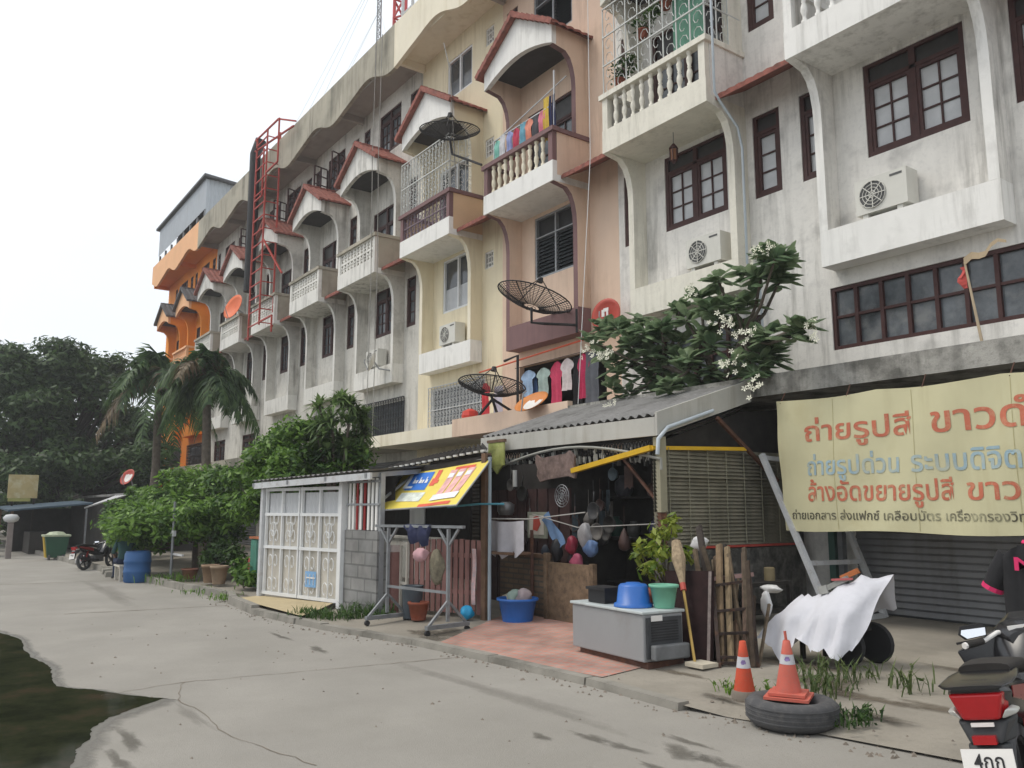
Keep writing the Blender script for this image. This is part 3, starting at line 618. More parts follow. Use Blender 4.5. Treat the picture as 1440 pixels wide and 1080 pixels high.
# dishes --------------------------------------------------------
def mesh_dish(loc, R_, nrm, label, arm):
    o = thing('satellite_dish', label, 'satellite dish', loc, 'black mesh satellite dishes')
    n = V(nrm).normalized(); q = n.to_track_quat('Z', 'Y').to_matrix().to_4x4(); M = Matrix.Translation(V(loc)) @ q
    d = R_*.28
    m = MB()
    def P(r, t): return M @ V((r*cos(t), r*sin(t), d*(r/R_)**2))
    for k in range(48): m.tube([P(R_*j/5, k*pi/24) for j in range(1, 6)], .006 if k % 6 else .014, 4)
    for r in [R_*j/9 for j in range(1, 10)]+[R_*(j+.5)/9 for j in range(2, 9)]: m.tube([P(r, t*pi/14) for t in range(29)], .016 if r > R_*.95 else .006, 4)
    b = m.build('reflector', mesh_dark, o)
    m = MB(); f = M @ V((0, 0, R_*.85))
    for k in range(3): m.tube([P(R_*.75, k*2*pi/3+.4), f], .011, 5)
    m.tube([f, M @ V((0, 0, R_*.72))], [.05, .07], 8); m.build('feed', mesh_dark, o)
    m = MB()
    for seg in arm: m.tube(seg, .03, 7)
    m.build('mount', mesh_dark, o)
    return o
mesh_dish((-13.4, 10.05, 5.72), .8, (.12, .30, 1), 'black mesh satellite dish in front of the peach shophouse', [[(-13.4, 10.05, 5.72), (-13.4, 10.05, 5.4), (-13.2, 10.2, 5.36), (-12.9, BY+.02, 5.36)], [(-12.9, BY, 5.2), (-12.9, BY, 5.7)]])
mesh_dish((-14.45, 9.75, 4.0), .72, (-.05, .18, 1), 'black mesh satellite dish standing on the ledge below, on a tripod', [[(-14.45, 9.75, 4.0), (-14.45, 9.95, 3.5)], [(-14.45, 9.8, 3.9), (-15.3, 9.88, 3.5)], [(-14.45, 9.8, 3.9), (-14.2, 10.6, 3.42)], [(-13.75, 9.95, 3.5), (-13.75, 9.95, 4.75), (-14.3, 10.0, 4.72)]])
mesh_dish((-16.6, 9.95, 10.62), .74, (.13, -.08, 1), 'black mesh satellite dish beside the hood of the cream yellow shophouse', [[(-16.6, 9.95, 10.62), (-16.55, 10.0, 10.2), (-16.2, 10.1, 10.0), (-15.5, FY-.03, 9.6)]])
# solid dishes
def dish(loc, R_, nrm, mt, label, pole, inner=None, nm='satellite_dish'):
    o = thing(nm, label, 'satellite dish', loc); n = V(nrm).normalized(); M = Matrix.Translation(V(loc)) @ n.to_track_quat('Z', 'Y').to_matrix().to_4x4()
    m = MB(); m.lathe([(0, 0), (R_*.5, R_*.07), (R_*.8, R_*.17), (R_, R_*.28), (R_, R_*.31), (R_*.8, R_*.2), (R_*.5, R_*.1), (0, R_*.03)], n=26, cap=False); m.xf(M); m.build('reflector', mt, o, True)
    if inner:
        m = MB(); m.lathe([(0, R_*.034), (R_*.5, R_*.105), (R_*.62, R_*.135)], n=22, cap=False); m.v = [(x*.9, y*1.1+R_*.1, z+.004) for x, y, z in m.v]; m.xf(M); m.build('emblem', inner, o, True)
    m = MB(); m.tube([M @ V((0, -R_, R_*.28)), M @ V((0, -R_*.3, R_*.95)), M @ V((0, 0, R_*.95))], .015, 5); m.build('feed_arm', steel, o)
    m = MB(); m.tube(pole, .025, 6); m.build('pole', steel, o); return o
orange_dish = mat('orange_dish_paint', (.55, .20, .05), .55, .1, 3); red_dish = mat('red_dish_paint', (.42, .07, .05), .5, .08, 3); white_gloss = mat('white_gloss', (.72, .70, .67), .4, .03, 5)
bright_orange = mat('bright_orange_paint', (.7, .16, .06), .5, .06, 4)
dish((-12.95, 9.75, 3.6), .36, (.15, -.75, 1.0), orange_dish, 'small orange dish with a white centre on the ledge of the peach shophouse', [(-12.95, 9.8, 3.6), (-12.95, 9.88, 3.5)], white_gloss)
dish((-11.98, 10.9, 5.38), .34, (.25, -1, .12), red_dish, 'round red dish with white lettering beside the flowering tree', [(-11.98, 10.9, 5.38), (-11.98, WY, 5.3)])
m = MB(); m.box(-12.06, -11.98, 10.785, 10.8, 5.36, 5.5); m.box(-12.0, -11.86, 10.78, 10.795, 5.45, 5.52); m.box(-11.92, -11.87, 10.782, 10.797, 5.3, 5.45); m.build('white_mark', white_gloss, bpy.data.objects['satellite_dish.004'])
dish((-33.3, 9.95, 9.65), .55, (.3, -1, .35), bright_orange, 'orange dish on the balcony of the last grey shophouse', [(-33.3, 9.95, 9.65), (-33.3, FY+.05, 9.5)])
dish((-33.0, 6.3, 2.7), .32, (.5, -.9, .5), red_dish, 'red dish on the low roof left of the orange building', [(-33, 6.35, 2.75), (-33, 6.5, 2.2)], white_gloss)
dish((-21.6, 10.5, 5.8), .3, (-.5, -.8, .3), grey_trim, 'small grey dish beside the air conditioner of the nearest grey shophouse', [(-21.6, 10.5, 5.8), (-21.5, 10.6, 5.6), (-21.3, BY, 5.55)])
# caged balconies ------------------------------------------------
o = thing('balcony_cage', 'pale iron cage closing the plant-filled balcony top right of the peach shophouse', 'cage', (-10, 10.2, 9.54))
m = MB(); ironwork(m, -11.28, -8.72, 9.545, 11.35, 10.24, .32, .012, True, 3); m.build('front_panel', iron_white, o)
m = MB(); i0 = len(m.v); ironwork(m, 0, .9, 9.545, 11.35, 0, .3, .011, True, 3); m.xf(Matrix.Translation((-8.72, 10.25, 0)) @ Matrix.Rotation(R(90), 4, 'Z')); m.build('side_panel', iron_white, o)
green_sheet = mat('green_netting', (.10, .24, .17), .7, .2, 6)
m = MB(); m.grid([[(-9.6+i*.09, 10.42+.02*sin(i*1.7), z) for i in range(9)] for z in (9.55, 10.2, 11.3)])
tag(m.build('green_netting', green_sheet, base=(-9.2, 10.42, 9.55)), 'green netting hung inside the caged balcony', 'netting')
o = thing('balcony_cage', 'white iron cage closing the balcony of the cream yellow shophouse', 'cage', (-18.3, 10.2, 9.54))
m = MB(); ironwork(m, -19.6, -17.05, 9.545, 11.0, 10.22, .17, .012, True, 2); m.build('front_panel', iron_white, o)
m = MB(); ironwork(m, 0, .9, 9.545, 11.0, 0, .2, .011, True, 2); m.xf(Matrix.Translation((-17.04, 10.25, 0)) @ Matrix.Rotation(R(90), 4, 'Z')); m.build('side_panel', iron_white, o)
# lantern
o = thing('lantern', 'small dark brown lantern hanging under the caged balcony', 'lantern', (-9.84, 10.6, 8.3))
m = MB(); m.tube([(-9.84, 10.6, 8.34), (-9.84, 10.6, 8.12)], .006, 5); m.build('chain', mesh_dark, o)
m = MB(); m.lathe([(.02, 8.12), (.09, 8.03), (.075, 8.02)], (-9.84, 10.6, 0), 6); m.lathe([(.07, 7.80), (.05, 7.78), (.02, 7.74)], (-9.84, 10.6, 0), 6)
for k in range(6): m.bar((-9.84+.07*cos(k*pi/3), 10.6+.07*sin(k*pi/3), 7.8), (-9.84+.075*cos(k*pi/3), 10.6+.075*sin(k*pi/3), 8.02), .012)
m.build('frame', brown_frame, o)
m = MB(); m.lathe([(.055, 7.805), (.06, 8.015)], (-9.84, 10.6, 0), 6); m.build('glass', mat('amber_glass', (.2, .08, .03), .3), o)
# pvc pipe
pvc = mat('pale_blue_pvc', (.46, .51, .55), .4, .05, 5)
m = MB(); m.tube([(-8.5, 10.17, 12.5), (-8.5, 10.17, 9.9), (-8.5, 10.17, 8.42), (-8.5, 10.3, 8.28), (-8.5, 10.72, 7.95), (-8.5, 10.82, 7.6), (-8.5, 10.82, 5.6), (-8.48, 11.1, 5.3), (-8.48, 11.14, 3.5)], .022, 8)
tag(m.build('drain_pipe', pvc, smooth=True, base=(-8.5, 10.8, 3.5)), 'pale blue drain pipe running down the corner of the caged balcony', 'pipe')
grey_pipe = mat('grey_pipe', (.30, .29, .27), .7, .2, 5)
m = MB(); m.tube([(-17.2, 10.1, 13.5), (-16.9, 10.12, 12.6), (-16.6, 10.15, 9.4)], .015, 5)
tag(m.build('cable', grey_pipe, base=(-16.9, 10.1, 9.4)), 'thin cable dropping from the cream parapet', 'cable')
for x, l in ((-20.9, 'cable hanging down the first grey shophouse, right one of a close pair'), (-21.3, 'cable hanging down the first grey shophouse, left one of a close pair')):
    m = MB(); m.tube([(x, 10.15, 15.6), (x, 10.12, 12), (x+.05, 10.15, 8), (x+.1, 10.1, 3.4)], .012, 5)
    tag(m.build('cable', grey_pipe, base=(x, 10.1, 3.4)), l, 'cable')
m = MB(); m.tube([(-11.62, 9.78, 3.5), (-11.6, 10.15, 8.4), (-11.62, 10.15, 14.4)], .007, 5)
tag(m.build('cable', white_frame, base=(-11.6, 10, 3.5)), 'white cable running up beside the round red dish', 'cable')
# laundry --------------------------------------------------------
def garment(kind, x, z1, w, h, y, col, label, grp, band=None):
    """a hung garment with folds: shirt, towel, trousers"""
    mt = mat('cloth', col, .9, .12, 14); m = MB(); nx, nz = 9, 10; ph = random.uniform(0, 6)
    if kind == 'trousers':
        for s in (-1, 1):
            m.grid([[(x+s*w*.25+(i/4-.5)*w*.44*(1-.25*j/nz), y+.025*sin(i*1.9+ph+j*.4)+s*.01, z1-h*j/nz) for i in range(5)] for j in range(nz+1)])
    else:
        rows = []
        for j in range(nz+1):
            v = j/nz; ww = w*(1 if kind == 'towel' else (.3+.7*min(1, v*7)) if v < .15 else (1-.1*v) if v < .32 else .6+.1*v)
            rows.append([(x+(i/(nx-1)-.5)*ww, y+.03*sin(i*1.5+ph)*(.3+v)+.01*sin(j), z1-h*v-(.05*h*abs(i/(nx-1)-.5) if kind == 'shirt' and v < .3 else 0)) for i in range(nx)])
        m.grid(rows)
    return tag(m.build('garment', mt, smooth=True, base=(x, y, z1-h)), label, 'laundry', grp)
gb = 'laundry on the peach shophouse balcony'
yb = 10.34
lst = [('shirt', -15.1, .3, .5, (.22, .5, .42), 'pale green shirt at the left end of the balcony laundry'), ('towel', -14.87, .2, .55, (.6, .6, .62), 'white towel in the balcony laundry beside the pale green shirt'),
       ('shirt', -14.62, .3, .5, (.28, .32, .55), 'lilac blue shirt in the balcony laundry'), ('shirt', -14.35, .3, .75, (.45, .05, .09), 'dark red shirt in the balcony laundry'),
       ('towel', -14.1, .22, .5, (.15, .35, .45), 'turquoise towel in the balcony laundry'), ('shirt', -13.85, .32, .6, (.7, .28, .2), 'salmon shirt in the balcony laundry'),
       ('towel', -13.62, .2, .6, (.08, .08, .09), 'black towel in the balcony laundry'), ('shirt', -13.4, .3, .65, (.62, .2, .26), 'pink patterned shirt in the balcony laundry'),
       ('towel', -13.22, .22, 1.0, (.6, .42, .07), 'mustard towel near the right end of the balcony laundry'), ('trousers', -13.02, .2, 1.0, (.03, .035, .09), 'navy trousers at the right end of the balcony laundry')]
for k, x, w, h, c, l in lst: garment(k, x, 10.12+(.25 if h > .9 else 0)+random.uniform(-.03, .05), w, h, yb, c, l, gb)
o = thing('clothes_rack', 'pale metal drying rack inside the peach shophouse balcony', 'rack', (-14, 10.36, 8.5))
m = MB()
for x in (-15.25, -12.98): m.bar((x, 10.36, 8.502), (x, 10.36, 10.15 if x < -14 else 10.9), .03)
m.build('upright', pale_steel, o)
m = MB(); m.bar((-15.25, 10.36, 10.14), (-12.98, 10.36, 10.14), .025); m.bar((-15.25, 10.4, 10.15), (-12.98, 10.7, 10.88), .02); m.build('crossbar', pale_steel, o)
gm = 'laundry in the open first-floor window'
for k, x, w, h, z, c, l in [('shirt', -14.95, .55, .6, 4.72, (.30, .42, .58), 'light blue shirt in the open window above the small orange dish'), ('trousers', -14.85, .34, .85, 4.6, (.06, .12, .26), 'blue jeans in the open window above the small orange dish'),
        ('shirt', -14.4, .5, .6, 4.7, (.35, .45, .42), 'grey green shirt in the open window'), ('shirt', -13.95, .5, .95, 4.78, (.55, .06, .13), 'long red dress in the middle of the open window'),
        ('shirt', -13.6, .45, .7, 4.8, (.66, .6, .6), 'white shirt in the open window, right of the long red dress'), ('towel', -13.3, .25, 1.0, 4.78, (.02, .02, .022), 'black towel in the open window'),
        ('shirt', -13.05, .4, .95, 4.82, (.5, .04, .11), 'crimson dress in the open window, near its right end'), ('towel', -12.75, .4, 1.1, 4.82, (.12, .13, .15), 'grey curtain at the right end of the open window')]:
    garment(k, x, z, w, h, WY-.05+random.uniform(-.04, .04), c, l, gm)
m = MB(); m.tube([(-15.5, WY-.06, 4.83), (-12.3, WY-.06, 4.86)], .008, 5); tag(m.build('clothes_line', mesh_dark, base=(-14, WY, 4.8)), 'clothes line across the open first-floor window', 'clothes line')
garment('shirt', -15.95, 4.5, .4, .75, 10.6, (.55, .05, .06), 'red shirt hanging behind the tripod dish', gm)
garment('towel', -15.6, 4.4, .35, .8, 10.75, (.5, .48, .55), 'lilac cloth hanging behind the tripod dish', gm)
m = MB(); m.lathe([(.16, 0), (.2, .18), (.17, .28), (.05, .34)], (-15.8, 10.1, 3.5), 9); tag(m.build('bundle', mat('red_plastic', (.6, .06, .04), .5), base=(-15.8, 10.1, 3.5)), 'red bundle on the ledge behind the tripod dish', 'bundle')
m = MB(); m.tube([(-16.8, 11.0, 4.9), (-12.0, 10.95, 5.08)], .02, 6); tag(m.build('wire', mat('red_wire', (.6, .12, .06), .6), base=(-14, 11, 5)), 'orange red line strung over the open first-floor window', 'line')
# flag on a stick
o = thing('flag', 'torn faded flag on a thin stick at the long window', 'flag', (-4.62, 10.4, 3.55))
m = MB(); m.tube([(-4.55, 10.0, 3.5), (-4.72, 10.1, 4.55)], [.018, .012], 6); m.build('stick', mat('bare_wood', (.4, .32, .22), .8), o)
m = MB(); m.grid([[(-4.74+.03*sin(i*1.3)-.05*(j % 2), 10.1+.02*sin(i+j), 4.5-.045*i) if j else (-4.71, 10.1, 4.5-.045*i) for j in range(3)] for i in range(7)]); m.build('cloth', mat('faded_red_cloth', (.45, .08, .07), .9), o)
m = MB(); m.grid([[(-4.72+.5*i/6, 10.08+.03*sin(i), 4.6+.12*i/6+.04*sin(i*1.7)-.1*j*(1-i/9)) for i in range(7)] for j in range(2)]); m.build('awning_rag', mat('tan_rag', (.42, .33, .22), .9), o)
# rooftop --------------------------------------------------------
roof_metal = mat('corrugated_metal', (.42, .45, .48), .5, .06, 2, metal=.2, streak=((.3, .3, .3), .3, 6))
o = thing('rooftop_shed', 'corrugated metal shed on the roof of the orange building', 'shed', (-45, 11, 14.75))
m = MB(); N = 40
for k in range(N):
    x = -50.8+k*9.8/N; x2 = x+9.8/N; m.poly((x, 10.5, 16.35), ((x+x2)/2, 10.46, 16.35), ((x+x2)/2, 10.46, 17.95), (x, 10.5, 17.95)); m.poly(((x+x2)/2, 10.46, 16.35), (x2, 10.5, 16.35), (x2, 10.5, 17.95), ((x+x2)/2, 10.46, 17.95))
for k in range(40):
    y = 10.5+k*.2; y2 = y+.2; m.poly((-41, y, 14.8), (-40.96, (y+y2)/2, 14.8), (-40.96, (y+y2)/2, 17.9), (-41, y, 17.9)); m.poly((-40.96, (y+y2)/2, 14.8), (-41, y2, 14.8), (-41, y2, 17.9), (-40.96, (y+y2)/2, 17.9))
m.build('cladding', roof_metal, o)
m = MB(); m.box(-50.8, -41.02, 11.5, 18, 14.8, 17.9); m.build('back_wall', dark_ceiling, o)
for k in range(8): m = MB(); m.box(-50.7+k*1.35, -50.6+k*1.35, 10.5, 10.6, 14.76, 16.35); m.build('post', steel, o)
m = MB(); m.hexa([(-51, 10.3, 17.96), (-40.7, 10.3, 17.96), (-40.7, 18.6, 17.3), (-51, 18.6, 17.3), (-51, 10.3, 18.08), (-40.7, 10.3, 18.08), (-40.7, 18.6, 17.42), (-51, 18.6, 17.42)]); m.build('roof', tile_grey, o)
red_steel = mat('red_steel_paint', (.40, .06, .045), .6, .15, 6)
o = thing('ladder_tower', 'red steel ladder tower rising past the parapet of the grey terrace', 'tower', (-31, 9.8, 7.6))
m = MB()
xa, xb, y0 = -30.95, -29.75, 9.75
for x, y in ((xa, y0), (xb, y0), (xb, y0+.5)): m.bar((x, y, 7.9 if x == xa else 8.3), (x, y, 15.6 if x == xa else 15.95), .055)
for k in range(15): z = 8.4+k*.52; m.bar((xa, y0, z), (xb, y0, z), .04); m.bar((xb, y0, z), (xb, y0+.45, z), .035)
m.build('ladder', red_steel, o)
m = MB()
for a, b in [((xa-.2, y0, 15.55), (-27.8, y0+.3, 15.4)), ((xa-.2, y0, 16.0), (-28.6, y0, 15.9)), ((-28.6, y0, 15.9), (-27.6, y0+.3, 15.5)), ((xa, y0, 16.0), (xa, y0, 15.5)), ((-28.5, y0, 15.9), (-28.5, y0, 14.2)), ((-29.7, y0, 14.2), (-28.5, y0, 14.2)), ((-30.9, y0, 13.4), (-30.1, y0, 13.4)), ((-30.1, y0, 13.4), (-30.1, y0, 15.3)), ((xb, y0, 8.4), (-28.4, y0, 8.4)), ((-28.4, y0, 8.4), (-28.4, y0, 7.8)), ((xb, y0, 11.6), (-28.4, y0+.3, 10.0))]: m.bar(a, b, .055)
m.build('bracket', red_steel, o)
m = MB(); m.tube([(-31.75, 9.95, 10.0), (-31.75, 9.95, 15.7), (-31.6, 10.1, 16.3)], .22, 10); tag(m.build('duct', black_frame, smooth=True, base=(-31.75, 9.95, 10)), 'black flue duct beside the red ladder tower', 'duct')
def mast(x, y, z0, z1, w, label, mt, guys=()):
    o = thing('antenna_mast', label, 'mast', (x, y, z0)); m = MB()
    L = [(w/2, 0), (-w/4, w*.43), (-w/4, -w*.43)]
    for a, b in L: m.bar((x+a, y+b, z0), (x+a*.8, y+b*.8, z1), w*.14)
    n = int((z1-z0)/w/1.2)
    for k in range(n):
        z, z2 = z0+(z1-z0)*k/n, z0+(z1-z0)*(k+1)/n
        for q in range(3):
            a, b = L[q], L[(q+1) % 3]; m.bar((x+a[0], y+a[1], z), (x+b[0], y+b[1], z2), w*.09); m.bar((x+a[0], y+a[1], z), (x+b[0], y+b[1], z), w*.09)
    m.build('lattice', mt, o)
    if guys:
        m = MB()
        for g_ in guys: m.tube([(x, y, z1*.97), g_], .005, 4)
        m.build('guy_wire', steel, o)
    return o
mast(-26.0, 12.5, 14.75, 20.6, .22, 'thin grey antenna mast on the roof, leftmost of the masts', steel, [(-34, 12, 14.8), (-30, 11, 14.8), (-23, 12, 14.8)])
mast(-25.2, 13, 14.75, 24, .62, 'red and white lattice mast on the roof, right of the thin grey one', mat('red_white_steel', (.45, .07, .07), .6, .3, 2, stain=((.6, .6, .6), .5, .8)), [(-42, 12, 14.8), (-39, 12, 14.8), (-36, 12, 14.8)])
o = thing('roof_railing', 'bluish metal frame at the start of the cream parapet on the roof', 'railing', (-20, 11, 15.6)); m = MB()
for x in (-20.1, -19.5): m.bar((x, 10.4, 14.75), (x, 10.4, 17.2), .07)
m.build('upright', pale_steel, o); m = MB()
for z in (15.9, 16.5, 17.1): m.bar((-20.1, 10.4, z), (-19.5, 10.4, z), .05)
m.build('crossbar', pale_steel, o)
# ================================================================ yards in front of the shops
block_m = brickmat('grey_block', (.22, .22, .215), (.26, .255, .245), (.15, .15, .145), .39, .19, 'xz', ms=.014)
brick_m = brickmat('old_brick', (.20, .13, .08), (.15, .10, .065), (.10, .085, .065), .24, .075, 'xz', ms=.014)
asb = mat('asbestos_sheet', (.23, .225, .22), .9, .12, 2, stain=((.09, .088, .08), .5, 1.6), grime=((.1, .1, .09), .4, 12))
pink_wood = mat('dusty_pink_wood', (.27, .14, .125), .75, .12, 5, streak=((.1, .05, .05), .4, 8))
black_stuff = mat('black_wood_and_shade', (.028, .025, .023), .9, .3, 5)  # near-black for dark things, and for painted shade on the added backings
brown_post = mat('brown_post_wood', (.14, .085, .055), .8, .25, 8)
beige_sheet = mat('beige_fibre_sheet', (.52, .49, .43), .7, .08, 3, streak=((.35, .3, .24), .35, 5))
trans_sheet = mat('translucent_sheet', (.50, .51, .52), .5, .06, 3)
def corr(m, A, B, C, D, n, amp):
    """corrugated sheet: A-B is the edge with the waves, C-D the opposite one (A-D and B-C are the ribs)"""
    A, B, C, D = V(A), V(B), V(C), V(D); nn = (B-A).cross(D-A).normalized(); rows = [[], []]; K = n*6
    for i in range(K+1):
        t = i/K; o = nn*amp*cos(2*pi*n*t); rows[0].append(A.lerp(B, t)+o); rows[1].append(D.lerp(C, t)+o)
    m.grid(rows); m.grid([[p-nn*.008 for p in r_] for r_ in rows])
# --- white gate of the left yard
P0, P1 = V((-14.4, 5.0, .1)), V((-12.25, 5.44, .1)); gd = (P1-P0).normalized()
def GP(s, z, off=0): p = P0+(P1-P0)*s; n = V((gd.y, -gd.x, 0)); return V((p.x+n.x*off, p.y+n.y*off, z))
o = thing('gate', 'white steel double gate with scrollwork and pale backing sheets', 'gate', tuple(P0.lerp(P1, .5)))
for s in (-.03, 1.03):
    m = MB(); m.bar(GP(s, .08), GP(s, 2.08), .11); m.build('gate_post', pale_steel if s < 0 else white_frame, o)
for a, b in ((0, .49), (.5, 1)):
    m = MB()
    for s in (a+.015, (a+b)/2, b-.01): m.bar(GP(s, .16), GP(s, 1.95), .045)
    for z in (.18, .95, 1.5, 1.92): m.bar(GP(a, z), GP(b, z), .05)
    lf = m.build('gate_leaf', white_frame, o)
    m = MB(); m.poly(GP(a, .2, -.03), GP(b, .2, -.03), GP(b, 1.5, -.03), GP(a, 1.5, -.03)); m.build('backing_sheet', beige_sheet, lf)
    m = MB(); corr(m, GP(a, 1.5, -.03), GP(b, 1.5, -.03), GP(b, 1.86, -.03), GP(a, 1.86, -.03), 10, .01); m.build('top_sheet', trans_sheet, lf)
    m = MB()
    for k in range(2):
        sc = a+(b-a)*(.27+.48*k); w = (b-a)*.17
        for z0 in (.2, .58, 1.0, 1.28):
            for sg in (-1, 1):
                m.tube([GP(sc+sg*w*.45*(1-cos(t)*(1-t/9)), z0+.13+.13*sin(t)*(1-t/12), .01) for t in [q*.7 for q in range(9)]], .009, 4)
        m.bar(GP(sc, .2, .01), GP(sc, 1.5, .01), .018)
        m.tube([GP(sc+w*.4*cos(t), 1.25+.12*sin(t), .015) for t in [q*pi/6 for q in range(13)]], .008, 4)
    m.build('scrollwork', white_frame, lf)
m = MB(); m.poly(GP(.6, .35, .03), GP(.74, .35, .03), GP(.74, .6, .03), GP(.6, .6, .03), m=0)
m.mi = 1
for k in range(3): m.bar(GP(.62+.045*k, .39, .036), GP(.62+.045*k, .56, .036), .012, .004)
m.bar(GP(.62, .5, .037), GP(.73, .5, .037), .004, .02)
tag(m.build('notice', [mat('sky_blue_board', (.2, .38, .62), .6), white_gloss], base=tuple(GP(.67, .35, .03))), 'small blue notice low on the white gate', 'notice')
o = thing('carport_roof', 'flat grey sheet roof above the white gate', 'roof', (-13, 6.2, 2.1))
m = MB(); A, B = V((-14.62, 4.82, 2.08)), V((-11.1, 5.36, 2.16)); C, D = V((-11.6, 8.6, 2.46)), V((-15.2, 8.1, 2.4)); corr(m, A, B, C, D, 24, .011); m.build('sheet', asb, o)
m = MB(); m.bar(A+V((0, .03, -.09)), B+V((0, .03, -.09)), .04, .1); m.build('fascia', pale_steel, o)
for s in (.0, .33, .66, .97): m = MB(); m.bar(A.lerp(B, s)-V((0, 0, .08)), D.lerp(C, s)-V((0, 0, .08)), .05, .07); m.build('rafter', steel, o)
o = thing('slat_screen', 'screen of white and red upright slats beside the white gate, on a grey block wall', 'screen', (-11.65, 5.52, 1.27))
m = MB(); m2 = MB()
for k in range(8):
    s = k/8; p = V((-12.08, 5.5, 0)).lerp(V((-11.2, 5.58, 0)), s+.04)
    (m2 if k in (2, 4) else m).bar((p.x, p.y, 1.28), (p.x, p.y, 2.05), .058 if k not in (2, 4) else .05, .02, (0, 1, 0))
m.build('white_slats', trim_white, o); m2.build('red_slats', mat('dark_red_slat', (.28, .025, .025), .7), o)
m = MB(); m.bar((-12.1, 5.48, 1.66), (-11.18, 5.57, 1.66), .02, .03); m.bar((-12.1, 5.48, 2.0), (-11.18, 5.57, 2.0), .02, .03); m.build('rail', steel, o)
m = MB(); m.poly((-12.1, 5.75, 1.28), (-11.18, 5.83, 1.28), (-11.18, 5.83, 2.08), (-12.1, 5.75, 2.08)); m.build('backing', black_stuff, o)
m = MB(); m.hexa([(-12.12, 5.46, .05), (-11.18, 5.55, .05), (-11.18, 5.72, .05), (-12.12, 5.63, .05), (-12.12, 5.46, 1.27), (-11.18, 5.55, 1.27), (-11.18, 5.72, 1.27), (-12.12, 5.63, 1.27)])
tag(m.build('block_wall', block_m, base=(-11.65, 5.55, .1)), 'short grey block wall under the slat screen', 'wall')
# --- picket fence, its posts and little gate
o = thing('picket_fence', 'dusty pink picket fence behind the steel rack', 'fence', (-10.3, 6.2, .12))
fa, fb = V((-10.95, 5.95, .12)), V((-9.72, 6.42, .12))
for z in (.45, .95): m = MB(); m.bar(fa+V((0, .03, z-.12)), fb+V((0, .03, z-.12)), .03, .06); m.build('rail', pink_wood, o)
for k in range(13):
    p = fa.lerp(fb, (k+.5)/13); h = 1.17+random.uniform(-.015, .015); d = (fb-fa).normalized()*.035; n = V((d.y, -d.x, 0)).normalized()*.022
    m = MB(); m.hexa([p-d+V((0, 0, .04)), p+d+V((0, 0, .04)), p+d-n+V((0, 0, .04)), p-d-n+V((0, 0, .04)), p-d+V((0, 0, h-.12)), p+d+V((0, 0, h-.12)), p+d-n+V((0, 0, h-.12)), p-d-n+V((0, 0, h-.12))]); m.build('picket', pink_wood, o)
for x, y, h, l in ((-11.72, 5.68, 1.0, 'dusty pink fence post with a white cap, left one of the pair'), (-11.22, 5.86, 1.06, 'dusty pink fence post with a white cap, right one of the pair')):
    o = thing('fence_post', l, 'post', (x, y, .1), 'capped pink fence posts'); m = MB(); m.box(x-.07, x+.07, y-.07, y+.07, .08, h-.1); m.build('shaft', pink_wood, o)
    m = MB(); m.box(x-.073, x+.073, y-.073, y+.073, h-.098, h); m.build('cap', mat('pinkish_white', (.5, .42, .40), .8), o)
o = thing('picket_gate', 'short pink picket gate between the two capped posts', 'fence', (-11.47, 5.77, .2)); m = MB()
for x in (-11.56, -11.38): m.box(x-.03, x+.03, 5.76+(x+11.5)*.35, 5.79+(x+11.5)*.35, .35, .98)
m.build('picket', pink_wood, o); m = MB(); m.bar((-11.65, 5.73, .55), (-11.29, 5.86, .55), .03, .05); m.build('rail', pink_wood, o)
o = thing('yard_gate', 'narrow white framed gate leaf left of the picket fence', 'gate', (-11.03, 5.93, .12)); m = MB()
for x in (-11.12, -10.93): m.box(x-.018, x+.018, 5.9, 5.93, .1, 1.12)
m.box(-11.10, -10.95, 5.903, 5.927, 1.06, 1.11); m.box(-11.10, -10.95, 5.903, 5.927, .5, .54); m.build('frame', beige_sheet, o)
# dark stuff in the yard behind the fence
o = thing('storage_shed', 'dark timber shed in the yard behind the picket fence', 'shed', (-10.8, 8.6, .12))
m = MB(); m.box(-12.05, -9.6, 7.9, 9.6, .1, 2.3); m.build('wall', black_stuff, o)
m = MB()
for k in range(9): m.box(-11.95+k*.27, -11.72+k*.27, 7.86, 7.897, .12, 1.9)
m.build('door_boards', mat('dark_red_boards', (.05, .025, .024), .85, .3, 5), o)
# posts and corrugated roof over the fence
o = thing('lean_to_roof', 'dark corrugated lean-to roof with a white scalloped edge above the yellow awning', 'roof', (-11, 7.5, 2.4))
m = MB(); corr(m, (-12.5, 6.3, 2.24), (-9.55, 6.4, 2.40), (-11.5, 7.6, 2.66), (-13.6, 7.5, 2.5), 17, .024); m.build('sheet', black_stuff, o)
m = MB()
for k in range(17): p = V((-12.5, 6.28, 2.24)).lerp(V((-9.55, 6.38, 2.4)), (k+.5)/17); m.bar(p-V((.05, 0, 0)), p+V((.05, 0, 0)), .03, .028)
m.build('edge_caps', mat('edge_cap_white', (.5, .5, .47), .8), o)
m = MB(); m.bar((-12.4, 6.34, 2.14), (-9.55, 6.44, 2.29), .06, .08); m.build('beam', black_stuff, o)
for (x, y, h, mt, l, w) in ((-11.2, 5.62, 2.12, steel, 'grey steel post at the corner of the block wall', .07), (-9.62, 6.42, 2.36, brown_post, 'brown timber post at the right end of the picket fence', .1)):
    m = MB(); m.box(x-w/2, x+w/2, y-w/2, y+w/2, .08, h); tag(m.build('post', mt, base=(x, y, .1)), l, 'post')
m = MB(); m.tube([(-9.5, 6.4, .1), (-9.5, 6.4, 2.3)], .024, 8); tag(m.build('drain_pipe', mat('grey_blue_pvc', (.3, .36, .4), .5), base=(-9.5, 6.4, .1)), 'thin grey blue pipe against the brown post of the picket fence', 'pipe')
